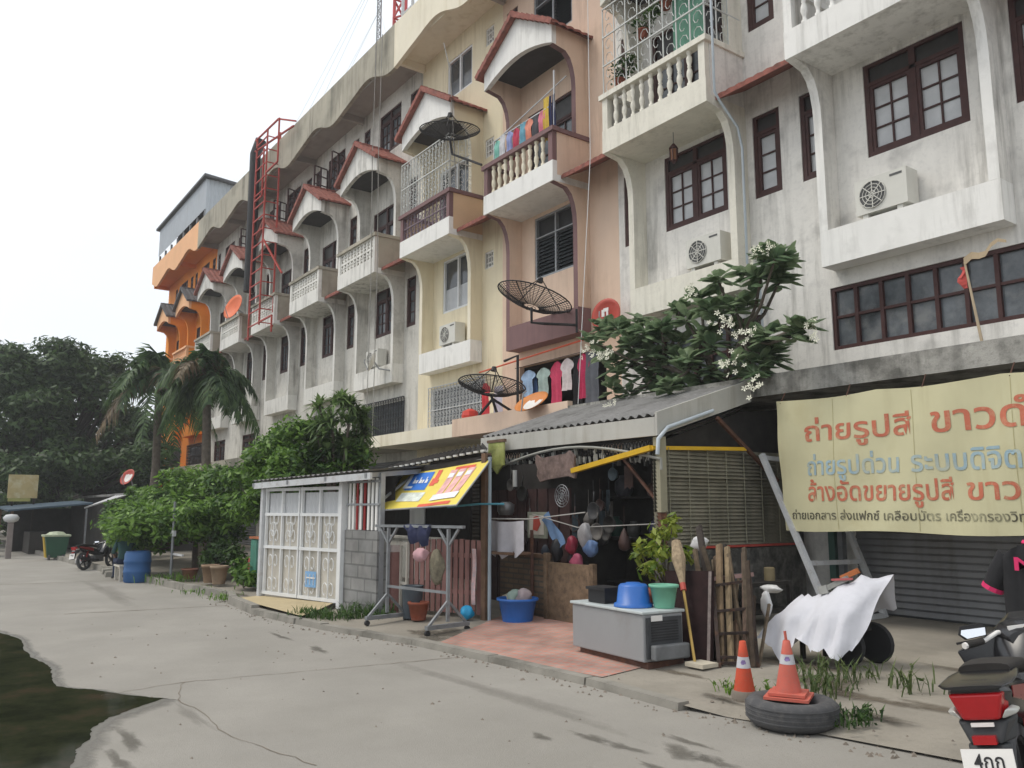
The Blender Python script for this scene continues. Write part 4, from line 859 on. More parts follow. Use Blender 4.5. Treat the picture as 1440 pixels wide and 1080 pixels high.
m = MB(); m.tube([(-10.2, 6.15, 1.62), (-9.62, 6.3, 1.66), (-9.3, 6.5, 1.66)], .016, 6); tag(m.build('pole', mat('blue_rod', (.07, .25, .33), .5), base=(-9.9, 6.2, 1.62)), 'blue rod between the yellow awning and the brown post', 'rod')
# --- yellow awning
yel = mat('yellow_vinyl', (.72, .58, .10), .5, .08, 2, stain=((.6, .38, .08), .25, 1.6))
o = thing('awning', 'yellow printed advertising awning over the pink fence', 'awning', (-10.6, 6.1, 1.9))
TL, TR, BR, BL = V((-11.93, 6.4, 2.2)), V((-9.5, 6.42, 2.27)), V((-9.2, 5.68, 1.64)), V((-11.35, 5.66, 1.57))
an = (BR-BL).cross(TL-BL).normalized()
def AP(u, v, off=0):
    p = BL*(1-u)*(1-v)+BR*u*(1-v)+TR*u*v+TL*(1-u)*v; return p+an*(off+.012*sin(u*9)*(1-v)-.03*sin(pi*u)*sin(pi*v))
m = MB(); m.grid([[AP(i/16, j/8) for i in range(17)] for j in range(9)]); m.build('sheet', yel, o, True)
def patch(pts, off): return [AP(u, v, off) for u, v in pts]
def AQ(m, u0, u1, v0, v1, off, k=0): m.grid([[AP(u0+(u1-u0)*i/6+k*(v0+(v1-v0)*j/4), v0+(v1-v0)*j/4, off) for i in range(7)] for j in range(5)])
bl, wh, rd, pk = mat('ad_blue', (.03, .16, .55), .5), mat('ad_white', (.72, .74, .76), .5), mat('ad_red', (.65, .10, .05), .5), mat('ad_pink', (.70, .38, .36), .5, .3, 6)
of = .006 if an.y < 0 else -.006
m = MB(); AQ(m, .16, .42, .46, .88, of); m.build('blue_square', bl, o)
m = MB(); AQ(m, .13, .175, .5, .84, of*2); AQ(m, .13, .25, .5, .55, of*2)
for k, w in enumerate((.03, .018, .03, .018, .028)): AQ(m, .22+k*.037, .22+k*.037+w, .62, .70, of*2); AQ(m, .22+k*.037, .22+k*.037+.01, .62, .76 if k % 2 == 0 else .68, of*2.2)
m.build('lettering', wh, o)
m = MB(); AQ(m, .16, .46, .18, .4, of); m.build('white_patch', mat('ad_pale', (.62, .66, .60), .5, .3, 9), o)
m = MB()
for a, b, c, d in ((.46, .51, .7, .9), (.44, .5, .55, .72), (.49, .53, .6, .68)): AQ(m, a, b, c, d, of)
m.build('red_figure', rd, o)
m = MB()
for k in range(3): AQ(m, .62+k*.1, .70+k*.1, .16, .86, of)
m.build('pink_columns', pk, o)
m = MB()
for k in range(3): AQ(m, .63+k*.1, .69+k*.1, .68, .78, of*2)
AQ(m, .60, .92, .16, .3, of*2); m.build('small_print', wh, o)
m = MB(); AQ(m, .66, .88, .86, .92, of); AQ(m, .5, .9, .03, .1, of); m.build('red_arc', rd, o)
m = MB(); m.tube([TL-an*.0+V((0, 0, .02)), TR+V((0, 0, .02))], .018, 6); m.tube([BL, BR], .014, 6); m.tube([TL, BL], .012, 6); m.tube([TR, BR], .012, 6); m.build('frame', steel, o)
m = MB(); m.bar((-11.2, 5.62, 1.72), (-11.55, 6.3, 2.1), .03); m.build('strut', steel, o)
# --- steel rack on wheels
steel = mat('dull_grey_steel', (.22, .23, .24), .55, .2, 6, metal=.3)
o = thing('steel_rack', 'grey steel T-frame rack on castors in front of the pink fence', 'rack', (-9.8, 5.45, .12))
ra, rb = V((-10.45, 5.36, 0)), V((-9.17, 5.55, 0)); rd_ = (rb-ra).normalized(); rn = V((-rd_.y, rd_.x, 0))
for p, nm in ((ra, 1), (rb, 1)):
    m = MB(); m.bar(p+V((0, 0, .2)), p+V((0, 0, 1.34)), .038); m.build('upright', steel, o)
    m = MB(); m.bar(p-rn*.34+V((0, 0, .15)), p+rn*.34+V((0, 0, .15)), .06, .05); m.bar(p-rn*.3+V((0, 0, .17)), p+V((0, 0, .45)), .03); m.bar(p+rn*.3+V((0, 0, .17)), p+V((0, 0, .45)), .03); m.build('foot', steel, o)
    m = MB()
    for s in (-.32, .32):
        c = p+rn*s; m.lathe([(.035, -.02), (.035, .02)], (c.x, c.y, .087), 10, 'x')
    m.build('castor', mesh_dark, o)
m = MB(); m.bar(ra-rd_*.3+V((0, 0, 1.36)), rb+rd_*.3+V((0, 0, 1.37)), .045, .035); m.build('top_bar', steel, o)
m = MB(); m.bar(ra+V((0, 0, .55)), rb+V((0, 0, .55)), .032); m.build('lower_bar', steel, o)
for p, s in ((ra, 1), (ra, -1), (rb, 1), (rb, -1)):
    m = MB(); m.bar(p+rd_*s*.2+V((0, 0, 1.345)), p+V((0, 0, 1.12)), .028); m.build('brace', steel, o)
def crumple(c, r, mt, name, label, cat, sq=(1, 1, 1), seed=0, grp=None):
    rnd = random.Random(seed); m = MB(); ph = [rnd.uniform(0, 6.3) for _ in range(6)]; rows = []
    for i in range(9):
        th = pi*i/8; rows.append([])
        for j in range(14):
            f = 2*pi*j/14; q = 1+.22*sin(3*f+ph[0]+2*th)+.16*sin(5*f+ph[1]-3*th)+.12*cos(4*th+ph[2]+f)
            rows[-1].append((c[0]+r*sq[0]*q*sin(th)*cos(f), c[1]+r*sq[1]*q*sin(th)*sin(f), c[2]+r*sq[2]*(1-cos(th)*(1+.1*sin(ph[3])))))
    m.grid(rows, True); return tag(m.build(name, mt, smooth=True, base=c), label, cat, grp)
navy = mat('navy_cloth', (.025, .03, .07), .9, .3, 9)
m = MB(); m.grid([[ra.lerp(rb, .30+.45*i/9)+V((0, .03*sin(i*2)-.04*sin(pi*j/5), 1.39-(.30+.08*sin(i*1.1))*sin(pi*(i+.5)/10)*j/5)) for i in range(10)] for j in range(6)])
tag(m.build('cloth', navy, smooth=True, base=(-9.8, 5.45, 1.2)), 'navy cloth slung over the steel rack', 'cloth')
crumple((-10.25, 5.75, .86), .13, mat('pale_pink_cloth', (.55, .33, .36), .9), 'bundle', 'pale pink bundle hanging behind the steel rack', 'bundle', (1.2, .6, .8), 3)
crumple((-10.05, 5.9, .55), .16, mat('dry_grey_leaves', (.2, .18, .13), .95, .3, 20), 'dried_bunch', 'dry grey brown bunch hanging on the picket fence', 'bundle', (.8, .5, 1.6), 5)
m = MB(); m.lathe([(.13, 0), (.15, .42), (.16, .44), (.13, .43), (.12, .05)], (-10.45, 5.75, .1), 14); tag(m.build('bucket', mat('grey_bucket', (.07, .085, .1), .6), smooth=True, base=(-10.45, 5.75, .1)), 'tall dark grey bucket behind the left foot of the steel rack', 'bucket')
terra = mat('terracotta', (.24, .07, .04), .8, .2, 6)
def pot(c, r, h, label, mt=None, grp=None):
    o = thing('plant_pot', label, 'plant pot', c, grp); m = MB(); m.lathe([(r*.7, 0), (r, h*.86), (r*1.08, h*.86), (r*1.08, h), (r*.92, h), (r*.88, h*.85), (0, h*.85)], c, 16); m.build('pot', mt or terra, o, True); return o
pot((-10.22, 5.72, .1), .14, .24, 'terracotta pot at the foot of the picket fence')
crumple((-9.75, 6.2, .1), .09, mat('cyan_plastic', (.03, .33, .6), .4), 'plastic_bag', 'bright blue plastic bag at the right end of the picket fence', 'bag', (1, 1, 1.2), 8)
m = MB(); m.grid([[(-9.83+.1*i/3, 6.33+.01*sin(j), 1.05-.75*j/6) for i in range(4)] for j in range(7)]); tag(m.build('poster', mat('pale_pink_print', (.6, .42, .42), .7, .3, 7, stain=((.3, .5, .62), .4, 9)), base=(-9.8, 6.33, .3)), 'narrow pale pink print fixed to the end of the picket fence', 'poster')
m = MB(); m.box(-9.3-.7, -9.3+.2, 6.42, 6.8, .99, 1.02); tag(m.build('shelf_board', brown_post, base=(-9.6, 6.6, 1)), 'board laid between the brown post and the canopy yard', 'board')
# --- canopy shop
o = thing('shop_canopy', 'grey asbestos canopy with a pale fascia over the junk-filled shop front', 'canopy', (-9.9, 9, 2.5))
m = MB(); A, B, C, D = (-11.95, 7.9, 2.82), (-7.78, 7.9, 2.84), (-7.78, 9.78, 3.42), (-11.95, 9.78, 3.44); corr(m, A, B, C, D, 26, .022); m.build('roof_sheet', asb, o)
fas = mat('pale_fascia', (.46, .45, .41), .8, .08, 2, streak=((.25, .22, .17), .4, 5))
m = MB(); m.box(-11.95, -7.78, 7.86, 7.895, 2.55, 2.80); m.build('front_fascia', fas, o)
m = MB(); m.hexa([(-7.775, 7.86, 2.55), (-7.735, 7.86, 2.55), (-7.735, 9.8, 3.14), (-7.775, 9.8, 3.14), (-7.775, 7.86, 2.86), (-7.735, 7.86, 2.86), (-7.735, 9.8, 3.46), (-7.775, 9.8, 3.46)]); m.build('side_fascia', fas, o)
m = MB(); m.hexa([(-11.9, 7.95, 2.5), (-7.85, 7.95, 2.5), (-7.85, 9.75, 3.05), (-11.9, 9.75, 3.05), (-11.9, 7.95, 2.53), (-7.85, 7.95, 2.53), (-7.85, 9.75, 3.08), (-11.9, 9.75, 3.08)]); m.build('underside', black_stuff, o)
m = MB(); m.box(-7.86, -7.74, 7.9, 8.02, 1.55, 2.54); m.build('post', mat('pale_olive_paint', (.30, .28, .2), .8, .1, 4), o)
m = MB(); m.box(-7.85, -7.75, 7.91, 8.01, .1, 1.548); m.build('post_base', rust, o)
m = MB(); m.box(-11.93, -11.85, 7.9, 7.98, .1, 2.54); m.build('post', brown_post, o)
m = MB(); m.tube([(-11.75, 7.88, 2.2)]+[(-11.6+3.9*i/12, 7.88, 2.24+.26*sin(pi*i/12)) for i in range(13)]+[(-7.7, 7.88, 2.1)], .022, 6); m.build('arched_rail', mat('rail_grey', (.28, .28, .25), .6), o)
m = MB(); m.tube([(-7.72, 7.84, 2.3), (-7.7, 7.84, 2.5), (-7.68, 8.0, 2.66), (-7.68, 8.9, 2.94)], .027, 8); m.build('gutter_pipe', pvc, o, True)
m = MB(); m.bar((-7.7, 9.0, 2.85), (-7.72, 10.3, 2.0), .05); m.build('brace', rust, o); m = MB(); m.bar((-7.75, 8.0, 1.55), (-8.5, 7.95, 2.3), .035); m.build('brace', rust, o)
orn = [MB(), MB()]
for k in range(150):
    x = -11.8+3.95*random.random(); z = random.choice((2.5, 2.45, 2.4, 2.36)); h = random.uniform(.05, .12); z -= .12*random.random()*(1 if abs(x+9.8) > 1.2 else .3)
    orn[k % 2].bar((x, 7.93+random.uniform(-.02, .02), z), (x+random.uniform(-.02, .02), 7.93, z-h), random.uniform(.03, .06), .012)
bb = orn[0].build('hanging_ornaments', mat('shell_white', (.36, .36, .33), .7, .3, 12), o); bb['kind'] = 'stuff'
bb = orn[1].build('hanging_ornaments', mat('shell_dark', (.06, .06, .055), .7, .3, 12), o); bb['kind'] = 'stuff'
m = MB()
for k in range(60): x = -11.85+k*4.05/60; m.bar((x, 7.97, 2.54), (x+.07, 7.97, 2.28+.1*sin(k/60*pi)), .012)
for k in range(60): x = -11.85+k*4.05/60; m.bar((x+.07, 7.97, 2.54), (x, 7.97, 2.28+.1*sin(k/60*pi)), .012)
m.build('lattice', mesh_dark, o)
yb_ = mat('yellow_bar_paint', (.62, .38, .02), .6, .1, 5)
m = MB(); m.bar((-9.35, 7.75, 2.14), (-7.82, 7.83, 2.39), .08, .07); m.bar((-7.82, 7.83, 2.39), (-7.72, 9.6, 2.44), .06, .05)
tag(m.build('yellow_bar', yb_, base=(-8.6, 7.8, 2.2)), 'bent yellow bar hung under the canopy', 'bar')
# side wall between the two shop yards
slat = mat('olive_slats', (.21, .195, .145), .85, .2, 4, streak=((.06, .055, .04), .5, 5))
o = thing('slatted_wall', 'olive grey slatted side wall between the canopy and the banner', 'wall', (-7.85, 9.2, .1))
m = MB(); n = 26
for k in range(n):
    z = 1.1+k*1.32/n; m.hexa([(-7.86, 7.9, z), (-7.80, 7.9, z), (-7.80, 10.9, z), (-7.86, 10.9, z), (-7.88, 7.9, z+.05), (-7.84, 7.9, z+.05), (-7.84, 10.9, z+.05), (-7.88, 10.9, z+.05)])
m.build('slats', slat, o)
m = MB()
for k in range(7): y = 8.1+k*.38; m.tube([(-7.77, y, 1.12), (-7.77, y, 2.4)], .007, 5)
m.build('wire_bars', mat('olive_wire', (.22, .21, .15), .7), o)
m = MB(); m.bar((-7.77, 7.95, 2.02), (-7.77, 10.7, 2.02), .02); m.build('batten', slat, o)
m = MB(); m.bar((-7.78, 8.6, 1.08), (-7.78, 10.9, 1.08), .04, .03); m.build('sill', red_steel, o)
stone_m = mat('dark_rubble', (.10, .095, .085), .95, .5, 9, bump=1, bscale=12, stain=((.03, .03, .028), .6, 5))
m = MB(); m.box(-7.88, -7.74, 7.9, 10.9, .05, 1.05); m.build('rubble_base', stone_m, o)
m = MB(); m.prism([(7.98, .05), (11.1, .05), (11.1, 3.15), (9.75, 3.0), (7.98, 2.46)], 'x', -7.95, -7.885); m.build('backing', black_stuff, o)
# low brick wall and panel
o = thing('low_wall', 'low brown brick wall under the canopy, left of the wooden panel', 'wall', (-9.75, 7.2, .1))
m = MB(); m.box(-10.3, -9.2, 7.13, 7.28, .08, .93); m.build('bricks', brick_m, o); m = MB(); m.box(-10.32, -9.19, 7.11, 7.3, .932, .97); m.build('capping', brown_post, o)
m = MB(); m.bar((-9.45, 7.08, .1), (-9.45, 7.08, 1.3), .035); m.build('pipe', rust, o)
m = MB(); m.box(-9.15, -9.08, 7.05, 7.12, .08, 1.0); m.box(-8.2, -8.13, 7.05, 7.12, .08, .9); m.box(-9.08, -8.2, 7.08, 7.12, .12, .88)
tag(m.build('wooden_panel', mat('mottled_wood', (.16, .11, .07), .9, .4, 9, grime=((.06, .045, .035), .6, 20)), base=(-8.65, 7.1, .1)), 'mottled wooden panel beside the low brick wall', 'panel')
# added near-black backing and shelves, put in to keep the shop dark
o = thing('shade_backing', 'added near-black shelved backing that darkens the shop under the canopy', 'shade_backing', (-9.6, 8.6, .1))
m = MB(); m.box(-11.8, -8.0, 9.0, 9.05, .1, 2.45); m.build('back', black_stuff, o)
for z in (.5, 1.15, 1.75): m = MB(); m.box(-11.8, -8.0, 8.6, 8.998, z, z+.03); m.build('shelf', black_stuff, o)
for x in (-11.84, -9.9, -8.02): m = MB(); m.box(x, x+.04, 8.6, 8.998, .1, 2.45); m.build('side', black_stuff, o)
for k, (x, z, r, c) in enumerate([(-11.5, 1.18, .12, (.09, .08, .07)), (-11.1, 1.18, .1, (.16, .05, .04)), (-10.7, 1.18, .14, (.05, .07, .09)), (-10.2, 1.18, .12, (.12, .1, .07)), (-9.6, 1.18, .13, (.03, .08, .06)), (-9.2, 1.18, .1, (.11, .11, .1)), (-8.7, 1.18, .13, (.05, .05, .1)), (-8.3, 1.18, .11, (.07, .05, .04)), (-11.3, 1.78, .12, (.07, .07, .07)), (-10.4, 1.78, .13, (.1, .07, .05)), (-9.4, 1.78, .14, (.06, .06, .07)), (-8.6, 1.78, .12, (.09, .08, .06))]):
    m = MB(); m.lathe([(r*.7, 0), (r, r*.6), (r*.95, r*1.6), (r*.5, r*2), (r*.5, r*2.3)], (x, 8.8, z), 10); tag(m.build('jar', mat('jar_glaze', c, .5, .3, 6), smooth=True, base=(x, 8.8, z)), 'dim jar on the added dark shelves under the canopy', 'jar', 'jars on the added dark shelves')
# goods hung under the canopy
m = MB(); m.grid([[(-9.74+.82*i/9, 6.55+.05*sin(i*1.4)*(.4+j*.1), 1.44-.44*j/6-(.06*sin(i*1.9) if j == 6 else 0)-.02*sin(pi*i/9)) for i in range(10)] for j in range(7)])
tag(m.build('cloth', mat('grey_lilac_cloth', (.42, .41, .44), .95, .08, 9), smooth=True, base=(-9.3, 6.55, 1)), 'ragged grey white cloth hung beside the brown post', 'cloth')
m = MB(); m.tube([(-9.6, 6.5, 1.46), (-8.9, 6.62, 1.46)], .01, 5); m.tube([(-8.9, 6.62, 1.46), (-8.2, 7.0, 1.55)], .008, 5); tag(m.build('rope', grey_pipe, base=(-9, 6.6, 1.4)), 'rope holding the ragged cloth', 'rope')
m = MB(); out = [(-10.22, 2.42), (-10.1, 2.36), (-9.5, 2.40), (-9.42, 2.44), (-9.3, 2.35), (-9.32, 2.2), (-9.27, 2.12), (-9.3, 2.03), (-9.45, 2.07), (-9.95, 2.03), (-10.12, 2.0), (-10.2, 2.1), (-10.18, 2.2), (-10.24, 2.3)]
m.prism(out, 'y', 7.74, 7.78); tag(m.build('carved_board', mat('worn_brown_board', (.17, .12, .105), .85, .35, 9, grime=((.3, .22, .2), .4, 18)), base=(-9.75, 7.76, 2.0)), 'worn carved brown board hanging under the canopy', 'sign')
o = thing('hanging_sign', 'faded green and yellow hanging sign at the left end of the canopy', 'sign', (-11.3, 7.8, 2.2)); m = MB(); m.box(-11.57, -11.12, 7.76, 7.79, 2.30, 2.68); m.prism([(-11.5, 2.298), (-11.32, 2.16), (-11.16, 2.298)], 'y', 7.762, 7.788); m.build('board', mat('faded_green_print', (.30, .33, .10), .7, .5, 5, stain=((.5, .48, .25), .5, 3)), o)
m = MB(); m.box(-11.6, -11.09, 7.75, 7.8, 2.682, 2.73); m.build('frame', brown_post, o)
m = MB(); m.tube([(-10.72, 7.7, 1.94), (-10.72, 7.7, 2.2)], .035, 10); tag(m.build('tube_lamp', mat('milky_tube', (.5, .5, .48), .4), base=(-10.72, 7.7, 1.94)), 'short unlit white tube hanging under the canopy', 'lamp')
o = thing('picture', 'framed picture with a red figure, leaning under the canopy', 'picture', (-9.6, 7.3, 1.18)); m = MB(); m.box(-9.82, -9.38, 7.28, 7.31, 1.18, 1.55); m.build('frame', mat('pale_green_frame', (.24, .25, .2), .7, .2, 6), o)
m = MB(); m.box(-9.77, -9.43, 7.275, 7.279, 1.23, 1.5); m.build('backing', beige_sheet, o); m = MB(); m.prism([(-9.68, 1.3), (-9.58, 1.28), (-9.5, 1.38), (-9.55, 1.5), (-9.66, 1.48)], 'y', 7.268, 7.274); m.build('figure', red_dish, o)
o = thing('wire_fan', 'dim round wire fan cover hanging under the canopy', 'fan', (-9.42, 7.6, 1.78)); m = MB()
for r in (.16, .12, .08, .04): m.tube([(-9.42+r*cos(t*pi/9), 7.6, 1.78+r*sin(t*pi/9)) for t in range(19)], .006, 4)
for k in range(10): m.bar((-9.42, 7.6, 1.78), (-9.42+.16*cos(k*pi/5), 7.6, 1.78+.16*sin(k*pi/5)), .006)
m.build('guard', steel, o)
m = MB(); m.lathe([(.1, 0), (.13, .06), (.13, .16), (.06, .2)], (-10.4, 7.3, 1.5), 14); tag(m.build('pot', mat('dark_aluminium', (.16, .16, .16), .4, .2, 8, metal=.6), smooth=True, base=(-10.4, 7.3, 1.5)), 'dark aluminium pot hung above the ragged cloth', 'pot')
m = MB(); m.grid([[V((-9.38, 7.25, 1.5)).lerp(V((-8.92, 7.2, 1.1)), j/8)+V((.035*(i-2), .02*sin(i*2+j), .03*(i-2))) for i in range(5)] for j in range(9)])
tag(m.build('towel', mat('blue_grey_towel', (.12, .2, .34), .95), smooth=True, base=(-9.15, 7.2, 1.1)), 'blue towel slung diagonally under the canopy', 'towel')
for c, r, col, l, s, sd in [((-8.72, 7.2, 1.0), .11, (.32, .03, .06), 'dark red bag hanging under the canopy', (1, .8, 1), 1), ((-8.5, 7.25, 1.08), .13, (.42, .41, .42), 'white plastic bag hanging above the dark red one', (1, .8, 1.2), 2), ((-8.33, 7.2, .98), .11, (.13, .22, .42), 'pale blue bag hanging beside the potted plant', (1.2, .8, .9), 4), ((-8.55, 7.15, .8), .11, (.45, .09, .16), 'pink bag, lowest of the hanging bags', (1, .8, .9), 6), ((-9.05, 7.2, .85), .13, (.02, .02, .025), 'black bag hanging below the blue towel', (.8, .7, 1.3), 9), ((-8.78, 7.25, .78), .11, (.03, .02, .025), 'black bag hanging between the wooden panel and the pink bag', (.8, .7, 1.3), 7), ((-9.3, 7.2, .85), .1, (.03, .04, .06), 'dark navy bag above the wooden panel', (.8, .7, 1.2), 11)]:
    crumple(c, r, mat('bag_plastic', tuple(c*.55 for c in col), .5, .2, 9), 'bag', l, 'bag', tuple(q*f for q, f in zip(s, (.85, .7, 1.05))), sd, 'bags hanging under the canopy')
m = MB(); m.tube([(-9.6, 7.2, 1.52), (-8.6, 7.2, 1.35), (-7.85, 7.9, 1.4)], .008, 5); tag(m.build('cord', grey_pipe, base=(-9, 7.2, 1.4)), 'cord from which the bags hang under the canopy', 'cord')

# crowded utensils hanging in the dark shop front
ru = random.Random(21); lab = 'dim kitchen utensil or bag hanging in the dark shop front under the canopy'
for k in range(34):
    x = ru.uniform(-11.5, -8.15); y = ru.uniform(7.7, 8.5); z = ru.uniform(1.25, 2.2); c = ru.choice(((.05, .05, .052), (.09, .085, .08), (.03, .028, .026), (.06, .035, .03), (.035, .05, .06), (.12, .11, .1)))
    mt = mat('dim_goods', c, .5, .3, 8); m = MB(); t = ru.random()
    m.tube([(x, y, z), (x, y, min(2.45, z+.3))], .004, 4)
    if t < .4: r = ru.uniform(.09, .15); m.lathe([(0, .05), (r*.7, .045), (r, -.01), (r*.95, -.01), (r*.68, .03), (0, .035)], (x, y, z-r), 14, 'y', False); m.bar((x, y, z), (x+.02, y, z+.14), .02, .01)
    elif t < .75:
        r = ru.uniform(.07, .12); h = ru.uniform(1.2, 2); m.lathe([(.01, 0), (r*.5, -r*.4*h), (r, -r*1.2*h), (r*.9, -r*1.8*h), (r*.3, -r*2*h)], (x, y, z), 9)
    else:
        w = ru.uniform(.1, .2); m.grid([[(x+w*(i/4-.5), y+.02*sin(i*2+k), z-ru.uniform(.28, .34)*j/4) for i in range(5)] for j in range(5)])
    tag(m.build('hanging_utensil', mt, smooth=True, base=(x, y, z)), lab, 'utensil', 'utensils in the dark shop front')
# ================================================================ things on the paving and the right-hand yard
blue_pl = mat('blue_plastic', (.02, .12, .42), .4, .1, 5, spec=.5)
o = thing('tub', 'blue plastic tub full of washing on the red paving', 'tub', (-9.2, 6.65, .12)); m = MB(); m.lathe([(.2, 0), (.25, .26), (.28, .27), (.28, .3), (.25, .3), (.24, .26), (.2, .03), (0, .03)], (-9.2, 6.65, .122), 22); m.build('bowl', blue_pl, o, True)
crumple((-9.28, 6.68, .3), .11, mat('grey_green_rag', (.3, .38, .33), .9), 'rag', 'grey green rag in the blue tub', 'rag', (1, 1, 1), 12)
crumple((-9.08, 6.66, .3), .11, mat('grey_pink_rag', (.36, .3, .31), .9), 'rag', 'pinkish grey rag in the blue tub', 'rag', (.8, .9, 1.2), 14)
m = MB(); m.lathe([(.12, 0), (.12, .3), (.04, .33)], (-9.5, 6.75, .12), 12); tag(m.build('drum', mat('cream_drum', (.45, .4, .3), .6), smooth=True, base=(-9.5, 6.75, .12)), 'cream canister behind the blue tub', 'canister')
# old freezer lying on its back
fr = mat('grey_enamel', (.27, .275, .28), .45, .05, 2, stain=((.2, .17, .15), .2, 3)); fr_top = mat('pale_top', (.44, .48, .48), .5, .08, 3, stain=((.22, .2, .17), .35, 4)); fr_dark = mat('dark_back', (.055, .058, .062), .7, .2, 5)
o = thing('freezer', 'old grey freezer laid on its back on the red paving', 'freezer', (-6.45, 6.05, .1))
M = Matrix.Translation((-5.92, 5.76, .12)) @ Matrix.Rotation(atan2(-.09, 1.17), 4, 'Z')
def loc(m): return m.xf(M)
m = MB(); m.box(-1.17, 0, 0, .50, .03, .47); b = bevel(loc(m).build('body', fr, o), .012)
m = MB(); m.box(-1.19, .015, -.02, .52, .472, .50); bevel(loc(m).build('lid', fr_top, o), .008)
m = MB(); m.box(.002, .02, .03, .47, .06, .44); loc(m).build('back_panel', fr_dark, o)
m = MB()
for k in range(8): m.box(.021, .026, .08, .42, .22+k*.025, .232+k*.025)
loc(m).build('condenser', mesh_dark, o)
m = MB(); m.box(.021, .1, .06, .5, .05, .19); bevel(loc(m).build('compressor_housing', mat('mid_grey_metal', (.15, .155, .16), .6, .2, 6), o), .015)
m = MB(); m.box(.0205, .024, .08, .22, .4, .46); loc(m).build('label_sticker', white_gloss, o)
m = MB(); m.box(-1.1, 0, .05, .5, -.05, .028); loc(m).build('base', rust, o)
FT = .624
m = MB(); m.box(-6.88, -6.62, 5.9, 6.12, FT, FT+.13); m.box(-6.9, -6.6, 5.88, 6.14, FT+.132, FT+.16); tag(m.build('black_container', mat('black_plastic', (.02, .02, .022), .5), base=(-6.75, 6, FT)), 'black plastic container on the freezer, left of the blue basin', 'container')
m = MB(); m.lathe([(.2, 0), (.195, .03), (.17, .04), (.15, .2), (.13, .22), (.08, .225), (.07, .235), (0, .235)], (-6.3, 6.0, FT), 20); tag(m.build('basin', blue_pl, smooth=True, base=(-6.3, 6.0, FT)), 'blue basin turned upside down on the freezer', 'basin')
m = MB(); m.lathe([(.1, 0), (.135, .2), (.15, .2), (.15, .225), (.13, .225), (.12, .18), (0, .15)], (-6.03, 6.16, FT), 18); tag(m.build('bucket', mat('mint_plastic', (.16, .40, .28), .45), smooth=True, base=(-6.03, 6.16, FT)), 'mint green bucket on the right end of the freezer', 'bucket')
o = pot((-6.55, 6.75, .12), .2, .62, 'terracotta planter behind the freezer'); 
o = thing('broom', 'worn broom leaning head-up against the end of the freezer', 'broom', (-5.68, 6.2, .12))
a, b = V((-5.66, 6.18, .12)), V((-6.28, 6.62, 1.25)); m = MB(); m.tube([a, a.lerp(b, .66)], .014, 6); m.build('handle', mat('yellow_cane', (.42, .28, .08), .6), o)
m = MB(); m.tube([a.lerp(b, .62), a.lerp(b, .7), a.lerp(b, .85), b], [.025, .04, .075, .05], 9); m.build('bristles', mat('straw', (.30, .23, .15), .95, .3, 30), o)
m = MB(); m.tube([a.lerp(b, .58), a.lerp(b, .64)], .03, 8); m.build('binding', red_dish, o)
m = MB(); m.box(-5.72, -5.5, 6.1, 6.32, .118, .155); tag(m.build('offcut', mat('pale_offcut', (.5, .45, .36), .8), base=(-5.6, 6.2, .12)), 'pale offcut of board at the foot of the broom', 'board')
# scrap timber pile
o = thing('door_panel', 'dark maroon door panel leaning by the freezer', 'door', (-5.8, 6.35, .12)); m = MB(); m.hexa([(-6.02, 6.27, .12), (-5.60, 6.33, .12), (-5.60, 6.37, .12), (-6.02, 6.31, .12), (-6.44, 6.6, .94), (-5.84, 6.66, .97), (-5.84, 6.70, .97), (-6.44, 6.64, .94)]); m.build('board', mat('dark_maroon', (.022, .011, .011), .85, .35, 9, spec=.15), o)
m = MB(); m.bar((-5.63, 6.33, .13), (-5.86, 6.66, .96), .03, .03); m.build('edge', mat('chipped_edge', (.16, .13, .12), .8, .4, 14), o)
planks = [((-5.56, 6.42, .12), (-5.98, 6.95, 1.22), .07, (.20, .14, .085)), ((-5.5, 6.5, .12), (-5.9, 6.98, 1.2), .06, (.24, .18, .11)), ((-5.6, 6.5, .12), (-6.1, 7.05, 1.1), .09, (.12, .085, .06)), ((-5.46, 6.55, .12), (-5.82, 6.95, .75), .06, (.17, .11, .07)), ((-5.7, 6.6, .12), (-6.48, 7.2, 1.4), .08, (.05, .04, .035)), ((-5.4, 6.6, .12), (-5.7, 7.0, 1.15), .045, (.12, .08, .06)), ((-5.62, 6.55, .12), (-5.96, 7.0, .98), .1, (.10, .075, .055))]
pl_l = ['tan plank in the scrap pile, leftmost tall one', 'palest plank in the scrap pile', 'broad brown plank in the scrap pile behind the tan ones', 'short reddish tan plank in the scrap pile', 'blackened beam leaning left behind the scrap pile', 'thin dark stick at the right of the scrap pile', 'broad dull brown plank low in the scrap pile']
for (a, b, w, c), l in zip(planks, pl_l): m = MB(); m.bar(a, b, w, .03, (0, 1, 0)); tag(m.build('plank', mat('plank_wood', c, .85, .25, 9, streak=((c[0]*.4, c[1]*.4, c[2]*.4), .6, 20)), base=a), l, 'plank', 'planks leaning by the freezer')
rust_dark = mat('dark_rusty_steel', (.038, .026, .022), .85, .4, 14, stain=((.12, .055, .03), .4, 12))
for k in range(24):
    a = V((-5.85+.024*k+random.uniform(-.04, .04), 6.62+random.uniform(-.08, .1), .12)); b = a+V((random.uniform(-.6, -.15), random.uniform(.2, .5), random.uniform(.5, 1.1))); c = random.choice(((.05, .035, .025), (.08, .06, .042), (.14, .105, .07), (.03, .025, .022)))
    m = MB(); m.bar(a, b, random.uniform(.02, .06), random.uniform(.015, .03), (0, 1, 0)); tag(m.build('stick', mat('scrap_wood', c, .9, .4, 12), base=a), 'old dark stick or batten bundled into the scrap pile by the freezer', 'stick', 'sticks bundled in the scrap pile')
o = thing('metal_frame', 'rusty ladder-like metal frame leaning on the scrap pile', 'frame', (-5.4, 6.5, .12))
